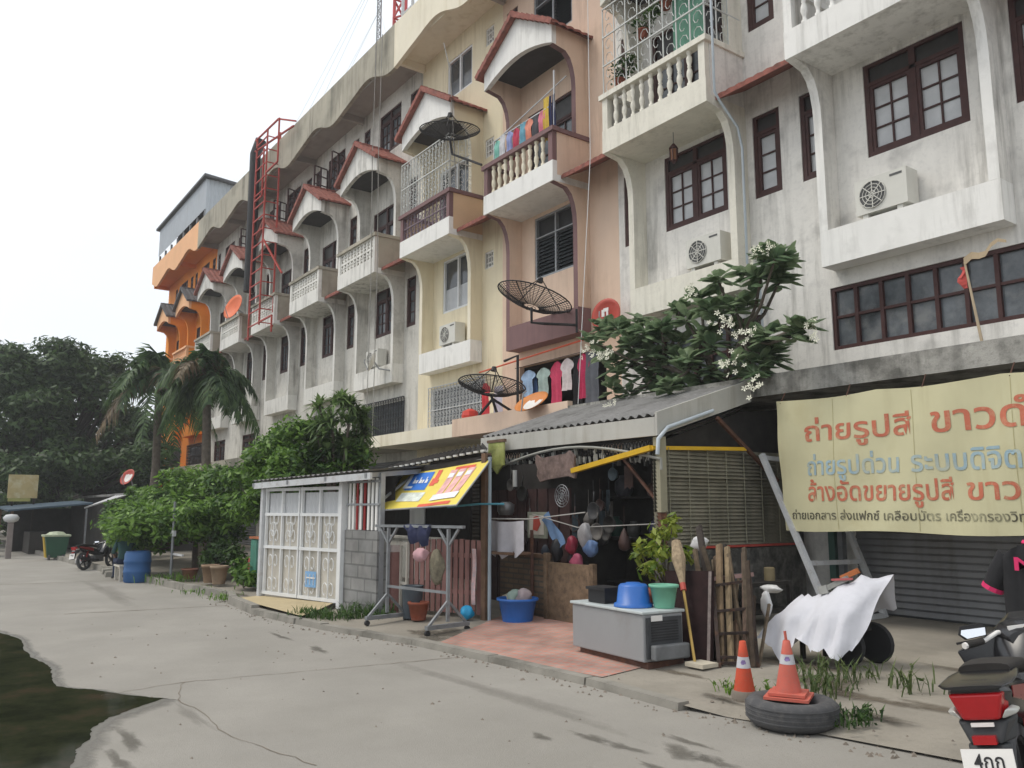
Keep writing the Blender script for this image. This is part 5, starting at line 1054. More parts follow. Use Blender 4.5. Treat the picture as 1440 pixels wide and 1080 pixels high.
a0, a1, b0, b1 = V((-5.5, 6.33, .1)), V((-5.28, 6.62, .1)), V((-5.88, 6.72, .86)), V((-5.6, 6.95, .92))
for p, q in ((a0, b0), (a1, b1)): m = MB(); m.bar(p, q, .035); m.build('stile', rust_dark, o)
for t in (.06, .12, .38, .64, .95): m = MB(); m.bar(a0.lerp(b0, t), a1.lerp(b1, t), .026); m.build('rung', rust_dark, o)
m = MB(); m.bar(b0-V((.32, -.05, .02)), b1+V((.03, .02, .02)), .04); m.build('top_bar', mat('pinkish_rail', (.25, .16, .15), .8), o)
for c, r, l, s, sd in (((-7.2, 8.0, 1.08), .1, 'crumpled white bag behind the scrap pile, on the left', (1, 1, .9), 21), ((-6.6, 8.6, .58), .1, 'crumpled white bag by the dark rubble wall, topmost', (1.3, .8, .5), 22), ((-5.6, 7.2, .5), .08, 'crumpled white bag hung on the rusty frame', (.7, .6, 1.6), 23)):
    crumple(c, r, mat('white_plastic_bag', (.6, .6, .6), .5), 'plastic_bag', l, 'bag', s, sd, 'white plastic bags by the scrap pile')
o = thing('work_bench', 'dark cluttered bench against the rubble side wall', 'bench', (-7.2, 8.6, .1)); m = MB(); m.box(-7.7, -6.9, 7.95, 9.4, .62, .67); m.build('top', black_stuff, o)
for x, y in ((-7.65, 8), (-6.95, 8), (-7.65, 9.35), (-6.95, 9.35)): m = MB(); m.box(x, x+.05, y, y+.05, .1, .619); m.build('leg', black_stuff, o)
m = MB(); m.box(-7.68, -6.92, 8.0, 9.38, .3, .33); m.build('shelf', black_stuff, o)
for k, (x, y, w, h, c, l) in enumerate([(-7.1, 8.2, .16, .14, (.12, .09, .05), 'small brown tin on the dark bench'), (-7.15, 8.75, .2, .1, (.05, .05, .05), 'low black box on the dark bench'), (-7.05, 9.15, .14, .16, (.2, .16, .09), 'tan tin on the dark bench')]):
    m = MB(); m.lathe([(w*.5, 0), (w*.5, h), (w*.42, h+.01), (0, h+.01)], (x, y, .672), 12) if k != 1 else m.box(x-w/2, x+w/2, y-w/2, y+w/2, .672, .672+h); tag(m.build('tin' if k != 1 else 'box', mat('tin', c, .6), base=(x, y, .672)), l, 'tin' if k != 1 else 'box')
# leaning steel frame
o = thing('ladder', 'tall pale steel ladder-like frame leaning between the side wall and the shutter', 'frame', (-6.7, 10, .12))
A0, A1, B0, B1 = V((-7.55, 9.75, 2.36)), V((-6.5, 9.68, .12)), V((-7.45, 10.95, 2.3)), V((-6.55, 10.95, .12))
for p, q in ((A0, A1), (B0, B1)): m = MB(); m.bar(p, q, .07); m.build('stile', pale_steel, o)
for t in (.02, .66, .985): m = MB(); m.bar(A0.lerp(A1, t), B0.lerp(B1, t), .06); m.build('rung', pale_steel, o)
for x, l, mt, w in ((-7.32, 'dull green post beside the roller shutter', mat('dull_green_post', (.06, .12, .1), .7), .1), (-7.18, 'grey post beside the roller shutter', steel, .08)):
    m = MB(); m.box(x-w/2, x+w/2, 10.95, 11.05, .1, 2.6); tag(m.build('post', mt, base=(x, 11, .1)), l, 'post')
# ---- banner with its writing
o = thing('banner', 'large faded yellow cloth banner with red and blue Thai writing', 'banner', (-4.8, 9.7, 1.3))
def bw(x, z): return 9.69+.028*sin(x*2.6+z*1.2)+.015*sin(x*6.1-z*3.4)+.02*max(0, (-6.7-x))*sin(z*7)
vinyl = mat('faded_yellow_cloth', (.56, .53, .34), .8, .06, 1.2, stain=((.45, .40, .22), .35, 1.3), streak=((.40, .35, .2), .3, 4))
m = MB(); nx, nzz = 70, 24; rows = []
for j in range(nzz+1):
    v = j/nzz; rows.append([])
    for i in range(nx+1):
        x = -7.22+5.2*i/nx; sag = .035*abs(sin((x+7.22)*2.1)); z = 1.31+(3.08-sag-1.31)*v+(0 if v else .015*sin(x*3)); rows[-1].append((x+(.03*(1-v) if i == 0 else 0), bw(x, z), z))
m.grid(rows); m.build('cloth', vinyl, o, True)
m = MB()
for x in (-6.35, -5.3, -4.15, -3.0): m.grid([[(x+a*.006, bw(x, 1.33+1.7*j/20)-.004, 1.33+1.7*j/20) for a in (0, 1)] for j in range(21)])
m.build('seam', mat('seam_shade', (.42, .38, .2), .9), o)
m = MB()
for k in range(6): x = -7.15+k*1.0; m.tube([(x, bw(x, 3.05), 3.04), (x+.02, 9.78, 3.2)], .008, 5)
m.build('tie', rust, o)
def text_mesh(name, body, mt, parent, x0, x1, z, h=None, fn=None, off=.006, bold=.0, yv=None):
    """lettering from the built-in fonts, set along x at height z, laid on the surface fn(x,z)"""
    c = bpy.data.curves.new('lettering', 'FONT'); c.body = body; c.offset = bold; c.resolution_u = 3
    t = bpy.data.objects.new('lettering', c); COL.objects.link(t); bpy.context.view_layer.update()
    me = bpy.data.meshes.new_from_object(t.evaluated_get(bpy.context.evaluated_depsgraph_get()))
    a = min(v.co.x for v in me.vertices); b = max(v.co.x for v in me.vertices); s = (x1-x0)/(b-a); sz = h or s
    o0 = ORG[parent.name]
    for v in me.vertices:
        x = x0+(v.co.x-a)*s; zz = z+v.co.y*sz; v.co = V((x, fn(x, zz)-off, zz))-o0
    bpy.data.objects.remove(t); bpy.data.curves.remove(c)
    me.name = name; me.materials.clear(); me.materials.append(mt); ob = bpy.data.objects.new(name, me); COL.objects.link(ob); ob.parent = parent; ORG[ob.name] = o0; return ob
ink_red = mat('faded_red_ink', (.50, .15, .09), .8, .15, 3, grime=((.56, .45, .27), .55, 11)); ink_blue = mat('faded_blue_ink', (.30, .42, .48), .8, .15, 3, stain=((.52, .50, .34), .45, 2.2), grime=((.52, .50, .34), .6, 12)); ink_black = mat('faded_black_ink', (.09, .085, .06), .8, .4, 2, stain=((.48, .46, .3), .62, 2.4))
text_mesh('lettering', 'ถ่ายรูปสี', ink_red, o, -6.77, -5.32, 2.49, .36, bw, bold=.015)
text_mesh('lettering', 'ขาวดำ', ink_red, o, -5.07, -3.78, 2.49, .42, bw, bold=.015)
text_mesh('lettering', 'ถ่ายรูปด่วน', ink_blue, o, -6.77, -5.5, 2.04, .32, bw, bold=.015)
text_mesh('lettering', 'ระบบดิจิตอล', ink_blue, o, -5.35, -3.7, 2.04, .34, bw, bold=.015)
text_mesh('lettering', 'ล้างอัดขยายรูปสี', ink_red, o, -6.78, -4.87, 1.70, .33, bw, bold=.015)
text_mesh('lettering', 'ขาวดำ', ink_red, o, -4.72, -3.7, 1.70, .34, bw, bold=.015)
text_mesh('lettering', 'ถ่ายเอกสาร ส่งแฟกซ์ เคลือบบัตร เครื่องกรองวิทยา', ink_black, o, -7.06, -3.95, 1.46, .15, bw, bold=.01)
# ---- cloth-covered cart
o = thing('hand_cart', 'dark hand cart hidden under a white sheet', 'cart', (-5.1, 7.4, .12))
m = MB(); m.box(-5.4, -4.75, 7.3, 7.75, .42, .5); m.bar((-5.3, 7.35, .12), (-5.3, 7.35, .42), .04); m.bar((-5.25, 7.65, .12), (-5.25, 7.65, .42), .04); m.build('bed', black_stuff, o)
rubc = mat('cart_rubber', (.025, .025, .027), .8)
for x, y in ((-4.80, 7.33), (-4.74, 7.72)): m = MB(); m.lathe([(.13, -.03), (.18, -.03), (.195, 0), (.18, .03), (.13, .03)], (x, y, .31), 20, 'y', False); m.lathe([(.13, -.015), (.13, .015)], (x, y, .31), 16, 'y'); m.build('wheel', rubc, o)
m = MB(); m.box(-5.35, -4.8, 7.5, 7.72, .5, .6); m.build('load', mat('dark_blue_load', (.03, .035, .05), .8), o)
sheet_m = mat('white_sheet_cloth', (.56, .56, .60), .85, .1, 2, bump=.35, bscale=5, grime=((.52, .52, .54), .35, 10))
top = [(-5.45, 7.62, .70), (-5.24, 7.4, .735), (-5.03, 7.38, .77), (-4.88, 7.42, .86), (-4.7, 7.5, .95), (-4.44, 7.6, .965)]
mid = [(-5.56, 7.25, .5), (-5.28, 7.1, .56), (-5.06, 7.14, .52), (-4.88, 7.16, .62), (-4.7, 7.2, .62), (-4.52, 7.4, .66)]
low = [(-5.57, 7.02, .30), (-5.26, 6.98, .19), (-5.06, 7.02, .36), (-4.9, 7.02, .27), (-4.7, 7.02, .25), (-4.6, 7.22, .30)]
back = [(-5.4, 7.8, .5), (-5.2, 7.72, .5), (-5.02, 7.7, .52), (-4.88, 7.7, .55), (-4.72, 7.72, .6), (-4.5, 7.74, .66)]
def subd(L, n=5):
    out = []
    for i in range(len(L)-1):
        for k in range(n):
            t = k/n; p = V(L[i]).lerp(V(L[i+1]), t); out.append(p)
    out.append(V(L[-1])); return out
bk, tp, mi_, lo = map(subd, (back, top, mid, low)); m = MB(); rows = []
for (p, q, n) in ((bk, tp, 4), (tp, mi_, 5), (mi_, lo, 5)):
    for k in range(n):
        t = k/n; rows.append([a.lerp(b, t)+V((.012*sin(i*.9+len(rows)), -.055*abs(sin(i*.62+.12*len(rows)))*min(1, len(rows)/6), .02*sin(i*1.24+len(rows)*.5))) for i, (a, b) in enumerate(zip(p, q))])
rows.append([a+V((0, -.06*abs(sin(i*.62+1.7)), .03*sin(i*.83+.4)+.022*sin(i*2.3))) for i, a in enumerate(lo)])
m.grid(rows); tag(m.build('sheet', sheet_m, smooth=True, base=(-5, 7.3, .3)), 'white sheet draped over the cart behind the traffic cones', 'sheet')
for a, b, w, h, mt, l, nm in (((-5.014, 7.38, .82), (-4.816, 7.44, .93), .09, .05, mat('grey_stone', (.3, .3, .28), .9, .2, 8), 'grey stone slab weighing down the white sheet', 'stone'), ((-5.074, 7.37, .8), (-4.991, 7.39, .82), .12, .08, mat('grey_block', (.33, .33, .31), .9, .2, 8), 'short grey block weighing down the white sheet', 'block'), ((-4.922, 7.5, .92), (-4.770, 7.55, 1.0), .08, .05, mat('orange_brick', (.42, .14, .05), .9, .2, 8), 'orange brick on top of the white sheet', 'brick'), ((-4.938, 7.36, .91), (-4.740, 7.4, .93), .025, .02, mat('red_stick', (.45, .12, .12), .8), 'reddish stick on top of the white sheet', 'stick')):
    m = MB(); m.bar(a, b, w, h); tag(m.build(nm, mt, base=a), l, nm)
# ---- cones and tyre
cone_o = mat('orange_cone_plastic', (.52, .07, .03), .55, .15, 4, stain=((.25, .09, .06), .35, 11), grime=((.3, .13, .08), .4, 40)); cone_p = mat('faded_cone_plastic', (.52, .12, .085), .6, .12, 5, stain=((.33, .13, .1), .35, 9), grime=((.3, .14, .11), .4, 40)); band_m = mat('reflective_band', (.50, .50, .52), .4, .15, 9); grey_dirt = mat('dusty_base', (.2, .17, .14), .9)
def cone(c, h, mt, label, base, top):
    o = thing('traffic_cone', label, 'traffic cone', c, 'traffic cones by the road'); x, y, z = c
    def rr(t): return .092*(1-t)+.026*t
    b0 = .04 if base else 0
    m = MB(); m.lathe([(rr(0)+.005, b0), (rr(.55), b0+(h-b0)*.55)], c, 20, cap=False); m.lathe([(rr(.74), b0+(h-b0)*.74), (rr(1), h), (.02, h+.005), (.02, h-.02)], c, 20, cap=False); m.build('cone_body', mt, o, True)
    m = MB(); m.lathe([(rr(.55)+.002, b0+(h-b0)*.55), (rr(.74)+.002, b0+(h-b0)*.74)], c, 20, cap=False); bd = m.build('band', band_m, o, True)
    m = MB(); zz = z+b0+(h-b0)*.645; r_ = rr(.645)+.004; dx, dy = -x, -y; a0 = atan2(dy, dx)
    m.grid([[(x+(r_)*cos(a0+.42*sx*(1-abs(tz)*.5)), y+(r_)*sin(a0+.42*sx*(1-abs(tz)*.5)), zz+tz*.022-.0*sx) for sx in (-1, 0, 1)] for tz in (-1, 0, 1)]); m.build('emblem', mat('blue_red_print', (.22, .16, .34), .6, .6, 30), bd)
    m = MB()
    if base:
        m.box(x-.16, x+.16, y-.16, y+.16, z, z+.02); m.box(x-.13, x+.13, y-.13, y+.13, z+.0255, z+.045); m.xf(Matrix.Translation(c) @ Matrix.Rotation(R(28), 4, 'Z') @ Matrix.Translation(-V(c))); m.build('base', mt, o)
    else: m.lathe([(.105, -.002), (.105, .05), (.094, .075)], c, 20); m.build('base', grey_dirt, o, True)
    if top: m = MB(); m.bar((x, y, z+h-.02), (x-.01, y, z+h+.07), .022, .01); m.build('torn_tip', mt, o)
    return o
cone((-4.66, 5.66, .055), .46, cone_o, 'bright orange traffic cone standing on the ground beside the tyre', False, False)
TX, TY = -4.06, 5.46
cone((TX-.02, TY, .20), .41, cone_p, 'faded red traffic cone standing on the old tyre', True, True)
rub = mat('dusty_rubber', (.075, .075, .078), .85, .2, 5, grime=((.16, .15, .14), .5, 16))
o = thing('tyre', 'old car tyre lying flat under the faded cone', 'tyre', (TX, TY, .02))
m = MB(); m.lathe([(.17, .02), (.185, .0), (.27, -.005), (.305, .02), (.33, .05), (.333, .09), (.333, .13), (.325, .165), (.30, .187), (.25, .195), (.205, .18), (.175, .155), (.17, .1)], (TX, TY, .01), 40, cap=False); m.build('carcass', rub, o, True)
m = MB()
for z in (.06, .09, .12, .15): m.lathe([(.331, z-.004), (.3365, z-.004), (.3365, z+.004), (.331, z+.004)], (TX, TY, .01), 40, cap=False)
m.build('tread_rib', rub, o); m = MB(); m.lathe([(.0, 0), (.2, 0)], (TX, TY, .05), 20, cap=False); m.build('inner_dirt', dirt_m, o)
# ---- black shirt on a stand
SHX = -.17
o = thing('shirt_stand', 'dark stand carrying the black shirt at the right edge', 'stand', (-2.92, 7.1, .1)); m = MB(); m.tube([(-2.92, 7.15, .1), (-2.92, 7.15, 1.42), (-2.67, 7.15, 1.47)], .02, 7); m.bar((-3.12, 7.15, 1.3), (-2.57, 7.15, 1.3), .03); m.build('pole', mesh_dark, o); m = MB(); m.lathe([(.25, 0), (.25, .03), (.03, .06)], (-2.92, 7.15, .1), 16); m.build('foot', mesh_dark, o)
o = thing('shirt', 'black short-sleeved shirt with pink lettering and trim, hung at the right edge', 'shirt', (-2.92, 7.05, .6))
blk, pnk = mat('black_cloth', (.02, .02, .022), .9, .2, 6), mat('hot_pink_trim', (.62, .03, .13), .7)
def fold(x, z): return 7.03+.025*sin(x*17+z*3)
m = MB(); rows = []
for j in range(14):
    z = 1.34-.78*j/13; w = .24+(.05 if j < 3 else 0)*(3-j)/3; rows.append([(-2.93+(i/14-.5)*2*(.2+.02*j/13+.06*min(1, j/2)), fold(i/14, z)-.06*sin(pi*i/14), z-(.07*abs(i/7-1)**2 if j == 0 else .03*abs(i/7-1)**2 if j < 2 else 0)) for i in range(15)])
m.grid(rows); m.grid([[(x, 7.17+.06*sin(pi*i/14)*.4, z) for i, (x, y, z) in enumerate(r_)] for r_ in rows]); m.build('body', blk, o, True)
for s in (-1, 1):
    m = MB(); a, b = V((-2.93+s*.23, 7.09, 1.24)), V((-2.93+s*.36, 7.08, .99)); m.tube([a, a.lerp(b, .5), b], [.085, .09, .08], 10); sl_ = m.build('sleeve', blk, o, True); m = MB(); m.tube([b, b+(b-a).normalized()*.035], [.084, .084], 10); m.build('cuff', pnk, sl_)
m = MB(); m.tube([(-3.03, 7.05, 1.34), (-2.93, 7.0, 1.31), (-2.83, 7.05, 1.34)], .022, 6); m.build('collar', pnk, o)
text_mesh('lettering', 'MI', pnk, o, -3.07, -2.85, 1.13, .14, lambda x, z: 6.96, bold=.02)
m = MB(); m.grid([[(-2.97+.2*i/4, 6.955, .68+.045*j+.02*sin(i*2)) for i in range(5)] for j in range(2)]); m.grid([[(-3.05+.3*i/4, 6.955, .575+.04*j) for i in range(5)] for j in range(2)]); m.build('print', pnk, o)
m = MB(); m.grid([[(-3.17+.5*i/9, 7.22+.02*sin(i*2.1), z) for i in range(10)] for z in (1.28, .9, .15)]); tag(m.build('dark_cloth', mat('midnight_cloth', (.014, .015, .03), .9), smooth=True, base=(-2.97, 7.2, .15)), 'dark navy cloth hanging behind the black shirt', 'cloth')
# ================================================================ vegetation
bark = mat('grey_bark', (.12, .10, .08), .95, .3, 8, bump=.6, bscale=25); dark_bark = mat('dark_bark', (.04, .033, .027), .95, .3, 6, bump=.6, bscale=15)
leaf_dark = leafmat('dark_leaves', (.018, .042, .014), (.085, .15, .045)); leaf_bright = leafmat('bright_leaves', (.036, .095, .016), (.21, .36, .06)); leaf_palm = leafmat('palm_leaves', (.026, .06, .022), (.10, .17, .055))
leaf_drac = leafmat('strap_leaves', (.04, .09, .025), (.22, .32, .11)); leaf_plum = leafmat('glossy_leaves', (.10, .165, .085), (.27, .35, .20), .36); leaf_yel = leafmat('yellow_green_leaves', (.05, .13, .01), (.30, .34, .05)); leaf_dead = leafmat('dead_palm_leaves', (.09, .06, .03), (.2, .15, .08)); leaf_weed = leafmat('weed_leaves', (.045, .08, .02), (.16, .2, .075)); leaf_shade = leafmat('mid_leaves', (.018, .048, .012), (.085, .16, .035))
rg = random.Random(11)
def leaves(m, c, rx, ry, rz, n, s, shell=.55, up=.5):
    """leaf-sized faces spread through a clump"""
    for _ in range(n):
        while 1:
            d = V((rg.gauss(0, 1), rg.gauss(0, 1), rg.gauss(0, 1)))
            if d.length > .1: break
        d.normalize(); r = (shell+(1-shell)*rg.random())*(rg.random()**.25); p = V(c)+V((d.x*rx, d.y*ry, d.z*rz))*r
        nrm = (d*.6+V((rg.uniform(-1, 1), rg.uniform(-1, 1), rg.uniform(-.4, 1)+up))).normalized(); a = nrm.cross(V((rg.uniform(-1, 1), rg.uniform(-1, 1), rg.uniform(-1, 1)))).normalized(); b = nrm.cross(a)
        q = s*rg.uniform(.45, 1.6); a *= q; b *= q*.45; m.poly(p-a, p+b*.9-a*.1, p+a, p-b*.9-a*.1)
def limb(m, pts, r0, r1, n=7):
    pts = [V(p) for p in pts]; m.tube(pts, [r0+(r1-r0)*i/(len(pts)-1) for i in range(len(pts))], n)
def spread_tree(label, name, base, trunkr, clumps, n, s, lm, bm, fork, group=None, up=.5, shell=.55):
    o = thing(name, label, 'tree', base, group); m = MB(); b = V(base); f = V(fork)
    limb(m, [b, b.lerp(f, .5)+V((rg.uniform(-.1, .1),)*2+(0,)), f], trunkr, trunkr*.65, 9)
    for c in clumps[::2]:
        e = V(c[:3]); md = f.lerp(e, .55)+V((rg.uniform(-.2, .2), rg.uniform(-.2, .2), -.12*(e-f).length)); limb(m, [f, md, e], trunkr*.4, trunkr*.06, 5)
    m.build('trunk', bm, o, True); m = MB(); tot = sum(c[3]*c[4] for c in clumps)
    for c in clumps: leaves(m, c[:3], c[3], c[3], c[4], int(n*c[3]*c[4]/tot), s, shell, up)
    m.build('crown', lm, o); return o
# big dark rain tree at the end of the street
cl = []
for k in range(110):
    a = rg.uniform(0, 2*pi); e = rg.uniform(-.25, 1); rr = 5.2*sqrt(max(0, 1-e*e*.82))*rg.uniform(.78, 1.03)
    cl.append((-45.3+rr*cos(a), 4.6+rr*sin(a)*.92, 4.1+4.9*e+rg.uniform(-.6, .3), rg.uniform(1.0, 1.6), rg.uniform(.5, .9)))
cl += [(rg.uniform(-41.5, -38.5), rg.uniform(2.2, 6.5), rg.uniform(2.3, 3.8), 1.1, .6) for _ in range(14)]+[(rg.uniform(-44, -37.5), rg.uniform(5.6, 9), rg.uniform(2.3, 4.2), 1.1, .7) for _ in range(14)]+[(rg.uniform(-43, -38), rg.uniform(.5, 5), rg.uniform(1.6, 3), 1.0, .6) for _ in range(14)]
for k in range(26): a = rg.uniform(0, 2*pi); rr = rg.uniform(0, 3.4); cl.append((-45.3+rr*cos(a), 4.6+rr*sin(a), rg.uniform(4.4, 8), 1.5, 1.0))
spread_tree('huge dark spreading tree at the far end of the street', 'rain_tree', (-44.6, 5.4, 0), .55, cl, 70000, .135, leaf_dark, dark_bark, (-45, 5, 3.2))
cl = [(-62+rg.uniform(-8, 8), rg.uniform(-4, 13), rg.uniform(.8, 4.6), rg.uniform(1.2, 2.2), rg.uniform(.9, 1.5)) for k in range(46)]
spread_tree('dark tree mass closing the far end of the street behind the huge tree', 'far_tree', (-62, 3, 0), .4, cl, 9000, .26, leaf_dark, dark_bark, (-62, 3, 2.5))
cl = [(-50+rg.uniform(-2.5, 2.5), 0+rg.uniform(-2.2, 2.4), rg.uniform(1.2, 4.8), 1.2, .8) for k in range(22)]
spread_tree('dark green tree at the left edge of the photo beside the huge one', 'shade_tree', (-50, .6, 0), .25, cl, 6000, .16, leaf_shade, dark_bark, (-50, .6, 2.2))
# bright bushy trees over the yards
def bushy(label, base, fork, boxes, n, s, lm=leaf_bright, k=26):
    cl = []
    for (x0, x1, y0, y1, z0, z1, w) in boxes:
        for _ in range(int(k*w)): cl.append((rg.uniform(x0, x1), rg.uniform(y0, y1), rg.uniform(z0, z1), rg.uniform(.32, .62), rg.uniform(.22, .42)))
    return spread_tree(label, 'bushy_tree', base, .09, cl, n, s, lm, bark, fork, 'bushy trees over the left yards', .6, .4)
bushy('bright green bushy tree directly left of the white gate, its top reaching the grey facades', (-17.2, 6.6, .1), (-17.3, 6.6, 1.2), [(-19.3, -15.9, 5.6, 7.6, 1.5, 2.7, 1.4), (-18.6, -16.2, 6.2, 7.8, 2.5, 3.25, .5), (-17.6, -16.6, 6.0, 7.0, 1.9, 2.9, .4)], 30000, .066)
bushy('bright green bushy tree in the middle, drooping behind the blue barrel', (-21.3, 5.7, .1), (-21.4, 5.7, .9), [(-23.8, -19.6, 4.6, 6.6, .95, 2.1, 1.5), (-22.5, -20, 5.2, 6.6, 2.0, 2.55, .4), (-21.4, -19.6, 4.0, 4.9, .95, 1.6, .5), (-22.4, -20.9, 3.75, 4.4, .75, 1.35, .4), (-20.6, -19.9, 3.8, 4.25, 1.0, 1.4, .2), (-20.4, -18.4, 4.8, 5.9, .95, 1.9, .7)], 28000, .07)
bushy('low bright green bush farthest left in the row of yards', (-26.5, 5.4, .1), (-26.6, 5.4, .7), [(-29, -24, 4.6, 6.4, .6, 1.6, 1.2), (-26, -23.6, 5, 6.2, 1.2, 2.1, .5)], 17000, .085)
# palms
def palm(label, base, top, L, nf, seed):
    r = random.Random(seed); o = thing('palm_tree', label, 'palm', base, 'palms before the orange building'); b, t = V(base), V(top); m = MB()
    limb(m, [b, b.lerp(t, .5)+V((.1, .05, 0)), t], .17, .12, 9); m.build('trunk', bark, o, True)
    for k in range(nf):
        az = 2*pi*k/nf+r.uniform(-.2, .2); el = r.uniform(.0, 1.45); l = L*r.uniform(.7, 1.15); tw = r.uniform(-.35, .35); d = V((cos(az), sin(az), 0)); pts = []
        for i in range(13):
            q = i/12; pts.append(t+d*(l*cos(el)*q*(1-.12*q)+.1)+V((0, 0, l*sin(el)*q-l*(.55+.45*cos(el))*q*q*1.05)))
        m = MB(); m.tube(pts, [.03*(1-.85*i/12) for i in range(13)], 4); sd_ = V((-sin(az), cos(az), 0))
        for i in range(1, 40):
            q = i/40; j = min(11, int(q*12)); p = pts[j].lerp(pts[j+1], q*12-j); tg = (pts[j+1]-pts[j]).normalized(); ll = L*.36*(.45+.55*sin(pi*min(1, q*1.15)))
            for sg in (-1, 1):
                e = p+sd_*sg*ll*.62+tg*ll*r.uniform(.3, .6)+V((0, 0, -ll*(r.uniform(.2, .9)+sg*tw))); md = p.lerp(e, .5)+V((0, 0, ll*.14)); w = tg*.05; m.poly(p-w, p+w, md+w*.9, md-w*.9); m.poly(md-w*.9, md+w*.9, e)
        m.build('frond', leaf_palm if k % 13 else leaf_dead, o)
palm('feathery palm on the left, before the dark tree and the orange building', (-32.0, 6.9, 0), (-32.4, 7.0, 6.3), 2.75, 32, 3)
palm('feathery palm on the right, before the grey facades', (-27.2, 7.4, 0), (-27.3, 7.35, 5.8), 2.1, 30, 8)
# dracaena
o = thing('strap_leaf_shrub', 'dense round shrub with long strap leaves standing above the gate roof', 'shrub', (-16, 7.0, .1)); m = MB(); m2 = MB()
for k in range(56):
    th, e = rg.uniform(0, 6.28), rg.uniform(-.9, 1); rr = sqrt(1-e*e)*rg.uniform(.6, 1); c = V((-16.0+(.62*rr*cos(th)), 7.0+.62*rr*sin(th), 3.2+.66*e))
    if k % 4 == 0: limb(m, [(-16+rg.uniform(-.1, .1), 7+rg.uniform(-.1, .1), .1), (-16, 7, 1.3), c], .05, .025, 5)
    for q in range(26):
        az = rg.uniform(0, 6.28); el = rg.uniform(-.5, 1.3); l = rg.uniform(.28, .46); d = V((cos(az)*cos(el), sin(az)*cos(el), sin(el))); s_ = V((-sin(az), cos(az), 0))*.03; p1 = c+d*l*.5; p2 = c+d*l+V((0, 0, -l*.3)); m2.poly(c-s_*.5, c+s_*.5, p1+s_, p1-s_); m2.poly(p1-s_, p1+s_, p2)
m.build('stem', bark, o); m2.build('foliage', leaf_drac, o)
# frangipani
ROS = [(-7.26, 9.63, 5.17), (-8.36, 9.92, 5.15), (-7.9, 9.75, 4.58), (-8.73, 9.97, 4.34), (-7.24, 9.99, 4.98), (-6.73, 9.46, 3.93), (-6.54, 9.41, 4.04), (-7.64, 10.2, 3.85), (-7.52, 9.65, 3.52), (-7.9, 9.62, 3.72), (-9.59, 10.35, 4.97), (-9.53, 9.85, 4.56), (-10.38, 10.19, 4.91), (-10.57, 9.85, 4.74), (-11.17, 10.01, 4.36), (-10.94, 9.54, 4.56), (-10.39, 10.0, 4.18), (-10.1, 10.22, 3.79), (-9.1, 9.9, 3.87), (-8.73, 10.1, 3.78), (-10.53, 10.04, 3.6), (-9.05, 9.46, 3.5), (-8.04, 10.12, 4.24), (-8.77, 9.96, 4.98), (-8.26, 9.69, 4.5), (-6.93, 9.43, 5.07), (-9.8, 9.85, 4.2), (-9.09, 10.08, 3.53), (-7.99, 10.23, 4.02), (-8.6, 10.28, 3.6), (-9.2, 10.1, 4.7), (-8.5, 10.2, 4.75), (-9.9, 10.1, 4.55), (-10.2, 9.8, 4.4)]
FLW = [(-7.74, 9.3, 4.24), (-7.4, 9.3, 4.05), (-7.69, 9.3, 3.61), (-7.26, 9.3, 3.32), (-6.32, 9.3, 3.9), (-10.74, 9.3, 4.32), (-10.31, 9.3, 4.19), (-7.18, 9.4, 5.19), (-6.95, 9.3, 5.14), (-10.16, 9.3, 3.25), (-8.53, 9.5, 4.98)]
o = thing('frangipani_tree', 'white-flowered frangipani with big glossy leaves above the canopy', 'tree', (-8.75, 10.3, 3.5)); m = MB(); base = V((-8.75, 10.3, 3.38)); hubs = [V((-8.0, 10.0, 4.15)), V((-8.9, 10.1, 4.2)), V((-9.8, 10.1, 4.0))]
for h in hubs: limb(m, [base, base.lerp(h, .5)+V((0, 0, .08)), h], .07, .045, 7)
for c in ROS:
    e = V(c); h = min(hubs, key=lambda q: (q-e).length); limb(m, [h, h.lerp(e, .5)+V((0, .05, -.1)), e-V((0, 0, .03))], .035, .018, 6)
m.build('trunk', bark, o, True); m = MB(); m2 = MB()
def bigleaf(m, c, az, el, l, w):
    d = V((cos(az)*cos(el), sin(az)*cos(el), sin(el))); s_ = V((-sin(az), cos(az), 0)); up_ = s_.cross(d); P = lambda t, dr: V(c)+d*l*t-V((0, 0, dr*l))
    q = [P(.08, 0), P(.35, -.02), P(.7, .06), P(1, .2)]; ws = [.02, .8*w, w*.85, .01]
    for i in range(3):
        for sg in (-1, 1):
            a, b = q[i], q[i+1]; a2, b2 = a+s_*sg*ws[i]+up_*ws[i]*.35, b+s_*sg*ws[i+1]+up_*ws[i+1]*.35; m.poly(*((a, b, b2, a2) if sg > 0 else (a, a2, b2, b)))
ROS += [(rg.uniform(-8.5, -6.9), rg.uniform(9.5, 10), rg.uniform(4.6, 5.25)) for _ in range(8)]+[(rg.uniform(-10.9, -9.2), rg.uniform(9.7, 10.3), rg.uniform(3.6, 4.7)) for _ in range(15)]+[(rg.uniform(-9.2, -7.2), rg.uniform(9.7, 10.3), rg.uniform(3.55, 4.3)) for _ in range(8)]+[(-11.45, 10.3, 5.0), (-11.3, 10.2, 4.85)]
for c in ROS:
    nl = rg.randint(14, 19)
    for k in range(nl): bigleaf(m, V(c)+V((0, 0, rg.uniform(-.1, .04))), k*2.4+rg.uniform(-.3, .3), rg.uniform(-.3, 1.0), rg.uniform(.24, .40), rg.uniform(.085, .12))
